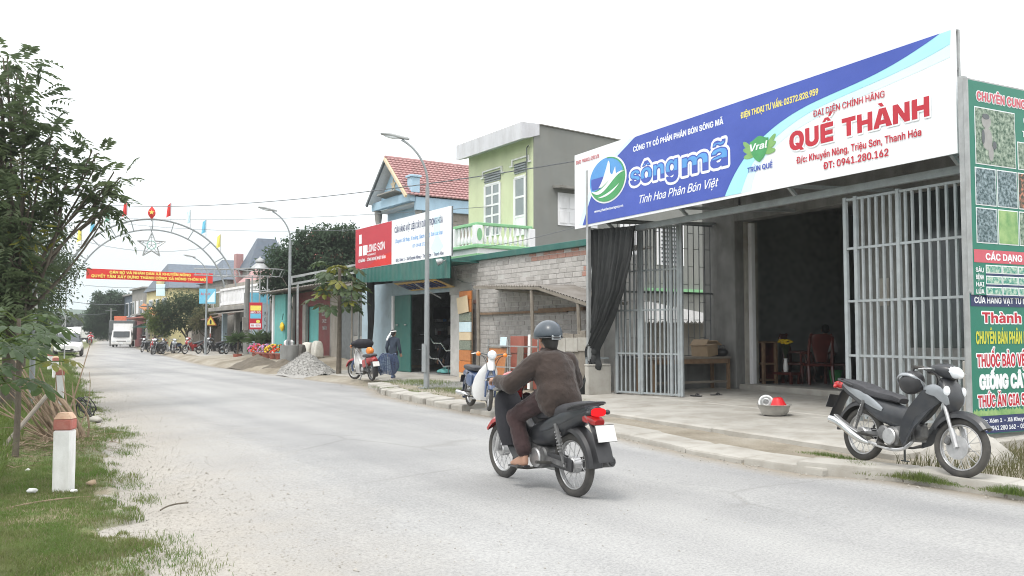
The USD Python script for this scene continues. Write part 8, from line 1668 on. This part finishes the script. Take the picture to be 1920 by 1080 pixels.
# papaya plants: each large lobed leaf is a part
def papaya_leaf(s, seed):
    r_ = np.random.default_rng(seed); mb = MB(); lobes = []
    V, F_ = [np.array([0, 0, 0.0])], []
    for a in np.radians([-140, -95, -50, 0, 50, 95, 140]):
        Lb = s * (1 - .16 * abs(a)) * r_.uniform(.9, 1.1); c, sn = math.cos(a), math.sin(a)
        def pt(u, w, z): return np.array([c * u - sn * w, sn * u + c * w, z])
        k_ = len(V); V += [pt(Lb * .32, Lb * .10, .02 * s), pt(Lb * .32, -Lb * .10, .02 * s), pt(Lb * .55, Lb * .21, .0), pt(Lb * .55, -Lb * .21, .0), pt(Lb * .72, Lb * .09, -.05 * s), pt(Lb * .72, -Lb * .09, -.05 * s), pt(Lb, 0, -.16 * s), pt(Lb * .5, 0, .05 * s), pt(Lb * .8, .14 * Lb, -.12 * s), pt(Lb * .8, -.14 * Lb, -.12 * s)]
        F_ += [[0, k_ + 1, k_ + 7], [0, k_ + 7, k_], [k_, k_ + 7, k_ + 2], [k_ + 1, k_ + 3, k_ + 7], [k_ + 7, k_ + 4, k_ + 2], [k_ + 7, k_ + 3, k_ + 5], [k_ + 7, k_ + 6, k_ + 4], [k_ + 7, k_ + 5, k_ + 6], [k_ + 4, k_ + 6, k_ + 8], [k_ + 5, k_ + 9, k_ + 6], [k_ + 2, k_ + 4, k_ + 8], [k_ + 3, k_ + 9, k_ + 5]]
    return np.array(V), np.array(F_)
def papaya(name, label, base, H, n, s, seed, r0=.05, spread=.6, ym=0, low=.45, bias=(0, 0)):
    r_ = np.random.default_rng(seed); t_ = thing(name, label, 'plant', base, 0)
    obj('trunk', MB().tube(spline([(0, 0, -.1), (.02, .01, H * .5), (0, 0, H)], 4), np.linspace(r0, r0 * .6, 9), 8), M['bark'], t_)
    for i in range(n):
        a = i * 2.4 + r_.uniform(-.3, .3); e = r_.uniform(-.35, .75); Lp = spread * r_.uniform(.6, 1.1); b = np.array([0, 0, H * r_.uniform(1 - low * .4, 1.0)])
        d = np.array([math.cos(a) * math.cos(e) + bias[0], math.sin(a) * math.cos(e) + bias[1], math.sin(e) * .8]); tip = b + d * Lp
        obj('stalk', MB().tube([b, b + d * Lp * .5 + [0, 0, .05], tip], .008, 4), M['leaf_lime'], t_)
        R = rotz(a + r_.uniform(-.3, .3)) @ roty(.35 - e * .3 + r_.uniform(-.2, .3)) @ rotx(r_.uniform(-.35, .35)); v, f = papaya_leaf(s * r_.uniform(.8, 1.15), seed * 50 + i)
        obj('leaf', (v @ R.T + tip, f), M['leaf_yellow' if i < ym else 'leaf_papaya'], t_, False)
papaya('papaya_plant', 'young papaya plant with big lobed leaves at the left edge, nearest of all plants', (.36, 8.95, 0), 1.42, 20, .22, 3, .035, .42, 1, .9, (.10, 0))
papaya('papaya_plant', 'papaya plant standing farther back among the left hand trees', (.70, 11.6, 0), 1.62, 18, .26, 4, .04, .5, 1, 1.0, (.1, 0))
papaya('papaya_tree', 'papaya tree with yellow green top standing before the red shop', (11.05, 27.9, .06), 3.55, 44, .46, 5, .09, .85, 9, .95)
sup = thing('support_stake', 'thin grey stake standing right beside the papaya tree trunk', 'stake', (11.2, 27.2, .05), 0); obj('stake', MB().tube([(0, 0, -.1), (.01, -.02, 1.7), (-.02, -.05, 3.1)], [.035, .03, .025], 6), M['wood_grey'], sup)
for i, (x, y, lab) in enumerate(((12.8, 43.0, 'spiky leaved pot plant between the lattice pylon and the teal wall'), (13.0, 41.9, 'spiky leaved pot plant nearest the teal wall'), (12.2, 44.2, 'spiky leaved plant at the foot of the lattice pylon'))):
    t_ = thing('yucca_plant', lab, 'plant', (x, y, .1), 0); r_ = np.random.default_rng(70 + i); n = 90; a = r_.uniform(0, 6.28, n); e = r_.uniform(-.1, 1.3, n); D_ = np.stack([np.cos(a) * np.cos(e), np.sin(a) * np.cos(e), np.sin(e)], 1)
    V, f = leaf_quads(np.tile([0, 0, 1.0], (n, 1)) + r_.normal(0, .06, (n, 3)), D_, np.stack([0 * a, 0 * a, 1 + 0 * a], 1) + .2, r_.uniform(.5, .85, n), .07, .2, .25); obj('leaves', (V, f), M['leaf_papaya' if i != 1 else 'leaf_dense'], t_, False)
    obj('stem', MB().tube([(0, 0, 0), (.03, 0, 1.1)], [.05, .04], 7), M['bark'], t_); obj('pot', MB().lathe([(.16, 0), (.22, .3), (.24, .32), (.2, .33)], (0, 0, 0), None, 14), M['tile_brick'], t_)

# grass: blades over the verge and tufts at the kerb
def blades(name, P, H, Wd, mat_, seed, label, cat='grass'):
    r_ = np.random.default_rng(seed); n = len(P); a = r_.uniform(0, 6.28, n); ln = r_.uniform(.15, .95, n); Sd = np.stack([np.cos(a), np.sin(a), 0 * a], 1); b = r_.uniform(0, 6.28, n); Bd = np.stack([np.cos(b), np.sin(b), 0 * b], 1)
    H = np.asarray(H)[:, None]; Wd = np.broadcast_to(Wd, (n,))[:, None]; mid = P + np.array([0, 0, 1.0]) * H * .6 + Bd * H * ln[:, None] * .35; tip = P + np.array([0, 0, 1.0]) * H * (1 - .3 * ln[:, None] ** 2) + Bd * H * ln[:, None]
    V = np.stack([P - Sd * Wd / 2, P + Sd * Wd / 2, mid + Sd * Wd * .35, mid - Sd * Wd * .35, tip], 1); f = (np.array([[0, 1, 2], [0, 2, 3], [3, 2, 4]])[None] + 5 * np.arange(n)[:, None, None]).reshape(-1, 3)
    return obj(name, (V.reshape(-1, 3), f), M[mat_], None, False, label=label, cat=cat, kind='stuff')
gq_ = np.random.default_rng(15)
def verge_points(n, y0, y1, dmax, thr, seed):
    r_ = np.random.default_rng(seed); y = y0 * (y1 / y0) ** r_.random(n); d = -.25 + (dmax + .25) * r_.random(n); x = xl(y) - d; z = verge_z(x, y)
    m_ = meshkit.fbm(np.stack([x * 1.4, y * 1.1, 0 * x], 1), 3, 8); keep = (z > -.015) & (m_ + .55 * r_.random(n) > thr + .17) & (r_.random(n) < np.clip(.25 + d * 1.2, .2, 1))
    litter = np.exp(-((x - 1.15) ** 2 / .5 + (y - 13.2) ** 2 / 5)); keep &= r_.random(n) > litter * .95
    return np.stack([x, y, z - .005], 1)[keep], m_[keep]
P_, m_ = verge_points(420000, 4.0, 22, 2.2, .44, 1); sel = gq_.random(len(P_)) < .20; Hb = .018 + .06 * np.clip((m_ - .42) * 3, 0, 1) + .025 * gq_.random(len(P_)); blades('grass', P_[~sel], Hb[~sel], .0055, 'grass_blade', 2, 'short patchy green grass of the left verge'); blades('dry_grass', P_[sel], Hb[sel] * .8, .005, 'straw_blade', 12, 'dry straw coloured blades among the grass of the left verge')
r0_ = np.random.default_rng(61); n0 = 26; cl_ = np.stack([4.4 * (24 / 4.4) ** r0_.random(n0), r0_.uniform(-.14, .15, n0)], 1); E_ = []
for yy, dd in cl_:
    k0 = 260; q0 = r0_.normal(0, 1, (k0, 2)) * [.07 + .05 * r0_.random(), .13 + .1 * r0_.random()]; E_.append(np.stack([xl(yy) - dd + q0[:, 0], yy + q0[:, 1], np.full(k0, -.012)], 1))
E_ = np.vstack(E_); blades('grass_tufts', E_, .012 + .035 * r0_.random(len(E_)), .005, 'grass_blade', 62, 'small grass tufts creeping out over the left road edge')
P_, m_ = verge_points(160000, 20, 70, 4.5, .40, 3); blades('grass', P_, .06 + .1 * gq_.random(len(P_)), .014, 'grass_blade', 4, 'farther grass of the left verge towards the white car')
P_, m_ = verge_points(60000, 9, 30, 5, .5, 5); k_ = (xl(P_[:, 1]) - P_[:, 0]) > 1.2; P_ = P_[k_]; blades('weeds', P_, .12 + .25 * gq_.random(len(P_)), .012, 'leaf_lime', 6, 'taller bright weeds beneath the left hand trees', 'weeds')
def tuft(name, label, x, y, z, rx, ry, n, h, seed, mat_='grass_blade'):
    r_ = np.random.default_rng(seed); q_ = r_.normal(0, 1, (n, 2)) * [rx, ry]; P = np.stack([x + q_[:, 0], y + q_[:, 1], z + 0 * q_[:, 0]], 1); hh = h * np.exp(-(q_[:, 0] / rx) ** 2 / 3 - (q_[:, 1] / ry) ** 2 / 3) * r_.uniform(.5, 1.2, n); blades(name, P, hh, .006, mat_, seed, label)
for i, (x, y, z, rx, ry, n, h, lab) in enumerate(((7.98, 5.78, .03, .10, .20, 900, .12, 'grass tuft at the end of the kerb slab under the parked motorbike'), (7.96, 5.1, .03, .05, .22, 900, .10, 'grass tuft at the kerb below the front wheel of the parked motorbike'), (7.98, 4.22, .03, .05, .16, 700, .09, 'grass tuft at the right end of the kerb'), (8.25, 6.35, .09, .04, .25, 500, .06, 'grass growing in the slab joint behind the rear wheel'),
     (9.9, 14.0, .08, .5, .7, 1500, .18, 'weeds at the foot of the black curtain'), (10.1, 17.6, .08, .3, 1.3, 1800, .16, 'weeds along the pavement before the block wall'), (9.2, 19.0, .08, .1, 1.2, 700, .1, 'sparse grass along the broken kerb slabs'), (10.9, 21.4, .1, .6, .9, 2200, .14, 'grass patch behind the nearest street lamp'))): tuft('grass_tuft', lab, x, y, z, rx, ry, n, h, 80 + i)
r_ = np.random.default_rng(33); n = 3500; P_ = np.stack([r_.uniform(8.45, 11.5, n), r_.uniform(3.2, 5.7, n), np.full(n, .04)], 1); P_ = P_[(P_[:, 1] < 5.75) & (P_[:, 1] > 4.3 - (P_[:, 0] - 8.4) * .2)]; blades('weeds', P_, .06 + .17 * r_.random(len(P_)), .008, 'leaf_olive', 34, 'yellowish weeds below the green notice boards', 'weeds')
hs_ = heap('rubble_heap', 'pale lump of rubble among the weeds below the green boards', 'rubble', (9.7, 5.6, .0), .7, .5, .42, 'concrete_light', 44, .8)
br_ = thing('bush', 'small dark weed bush growing on the kerb at the black curtain', 'bush', (9.95, 13.7, .05), 0); P2, C2 = crown_points([(9.95, 13.7, .22, .26), (10.25, 14.1, .2, .22)], 3000, r_, .3); V, f = leaf_quads(P2, r_.normal(0, 1, (len(P2), 3)), r_.normal(0, 1, (len(P2), 3)) + [0, 0, 1], .07, .04); WO('foliage', (V, f), M['leaf_dense'], br_, False); WO('stems', MB().bar((9.95, 13.7, 0), (9.98, 13.72, .3), .01, 4), M['bark'], br_)
# gravel on the road shoulder
n = 9000; y = 4.3 * (32 / 4.3) ** r_.random(n); d = .45 - np.abs(r_.normal(0, .75, n)) ** 1.15; x = xl(y) - d - .05; P_ = np.stack([x, y, np.full(n, .0)], 1)
tz = np.clip((x - (xl(y) - .5)) / (xr(y) + .35 - xl(y) + .5), 0, 1); P_[:, 2] = .05 * (1 - (2 * tz - 1) ** 2) - .03 + .004
stones('shoulder_gravel', P_, r_.uniform(.003, .009, n) * (1 + (r_.random(n) > .975) * 1.3), 'dust_gravel', 91, 'loose pale gravel scattered along the left road edge', 'gravel')
n = 700; y = 4.5 * (25 / 4.5) ** r_.random(n); x = xl(y) + r_.random(n) * (xr(y) - xl(y)); tz = (x - xl(y) + .5) / (xr(y) - xl(y) + .85); P_ = np.stack([x, y, .05 * (1 - (2 * tz - 1) ** 2) - .03 + .005], 1); stones('road_chips', P_, r_.uniform(.003, .007, n), 'dust_gravel', 92, 'small stone chips strewn over the road', 'gravel')
n = 500; y = r_.uniform(4, 21, n); x = xr(y) - np.abs(r_.normal(0, .14, n)) + .05; P_ = np.stack([x, y, np.full(n, -.005)], 1); stones('kerb_gravel', P_, r_.uniform(.005, .013, n), 'dust_gravel', 93, 'small rubble along the foot of the kerb slabs', 'gravel')

# dry branches, leaning pole, cable coil, litter on the verge
db = thing('branch_heap', 'heap of dry brown cut branches piled against the second marker post', 'branches', (1.4, 13.5, 0), 0)
for i in range(52):
    b = np.array([1.40 + r_.normal(0, .10), 13.45 + r_.normal(0, .25), .0]); Lb = r_.uniform(.6, 1.4); d = unit(np.array([-.55 + r_.normal(0, .32), r_.normal(0, .5), .95 + r_.normal(0, .25)])); e = b + d * Lb; e[2] = max(e[2], .05)
    obj('branch', MB().tube(spline([b, b + d * Lb * .5 + r_.normal(0, .05, 3), e], 4), np.linspace(.015, .005, 9) * r_.uniform(.5, 1.3), 5), M['dry_stick'], db, frame=W)
for i, (p, q) in enumerate((((1.62, 13.2, .02), (1.2, 13.5, .72)), ((1.55, 13.1, .02), (1.16, 13.5, .62)))): obj('thick_branch', MB().tube(spline([p, (np.array(p) + q) / 2 + [.02, 0, .05], q], 4), .034, 7), M['dry_stick'], db, frame=W)
n = 900; a = r_.uniform(0, 6.28, n); q_ = r_.normal(0, 1, (n, 2)) * [.38, .9] + [1.1, 13.2]; V, f = leaf_quads(np.stack([q_[:, 0], q_[:, 1], np.maximum(verge_z(q_[:, 0], q_[:, 1]), 0) + .01 + .05 * r_.random(n)], 1), np.stack([np.cos(a), np.sin(a), r_.normal(0, .15, n)], 1), r_.normal(0, .3, (n, 3)) + [0, 0, 1], r_.uniform(.08, .3, n), .012); obj('dry_litter', (V, f), M['dry_stick'], db, False, frame=W, kind='stuff')
lp = thing('leaning_pole', 'pale bare pole lying slanted from the ground up to the heap of branches', 'pole', (.62, 12.6, 0), 0); obj('pole', MB().tube([(.60, 12.5, .02), (1.14, 12.95, .66)], .028, 8), M['wood_grey'], lp, frame=W)
hp = thing('crossing_stick', 'horizontal stick tied between the papaya stem and the branches', 'stick', (.63, 12, .87), 0); obj('stick', MB().tube([(.55, 12.0, .86), (.8, 11.97, .87), (1.0, 11.95, .86)], .012, 6), M['dry_stick'], hp, frame=W)
cc = thing('cable_coil', 'tangled coil of black cable beside the second marker post', 'cable', (1.75, 14.0, .1), 0)
for i in range(6): a = np.linspace(0, 6.3, 22); obj('loop', MB().tube(np.stack([1.70 + (.07 + .012 * i) * np.cos(a + i) + .02 * np.sin(2 * a + i), 13.9 + .08 * np.sin(a + i), .40 + (.10 + .015 * (i % 3)) * np.sin(a + .4 * i) + .03 * np.cos(3 * a)], 1), .007, 5), M['black_plastic'], cc, frame=W)
for i, (x, y, lab, m_, s_) in enumerate(((.68, 8.85, 'crumpled white plastic bottle lying left of the nearest marker post', 'litter', .032), (1.0, 8.75, 'small white cup lying right before the nearest marker post', 'white_paint', .022), (1.18, 9.1, 'tan stone in the grass right of the nearest marker post', 'cardboard', .04), (.75, 10.4, 'white scrap of foam in the grass behind the nearest marker post', 'white_paint', .025), (2.12, 16.0, 'flat pale concrete lump by the second marker post', 'concrete_light', .08))):
    t_ = thing('litter', lab, 'litter', (x, y, max(float(verge_z(np.array(x), np.array(y))), 0) + .03), .5 * i); v, f = MB().ell((0, 0, 0), (s_ * 1.5, s_, s_ * .7), 8).get(); obj('piece', (v * (1 + 1.3 * (meshkit.fbm(v * 45 + i * 5, 3)[:, None] - .5)), f), M[m_], t_, True)
for i, (p, q) in enumerate((((.45, 8.3, .03), (1.1, 8.5, .03)), ((1.5, 7.6, .02), (1.75, 7.75, .03)))): t_ = thing('twig', ['long thin twig lying in the grass before the nearest marker post', 'short dark twig at the ragged road edge'][i], 'twig', p, 0); obj('stem', MB().tube(spline([p, (np.array(p) + q) / 2 + [.03, .05, .01], q], 4), .007, 5), M['dry_stick' if i == 0 else 'bark'], t_, frame=W)

hzm = usdkit.material(stage, L + 'air_haze', {'v': ('principled_volume', {'color': (0.93, 0.96, 0.98), 'density': 0.00045, 'anisotropy': 0.2})}, volume='v.volume')
obj('haze', MB().bb(-905, -305, -1.2, 905, 1205, 14.0), hzm, None, False, kind='stuff')
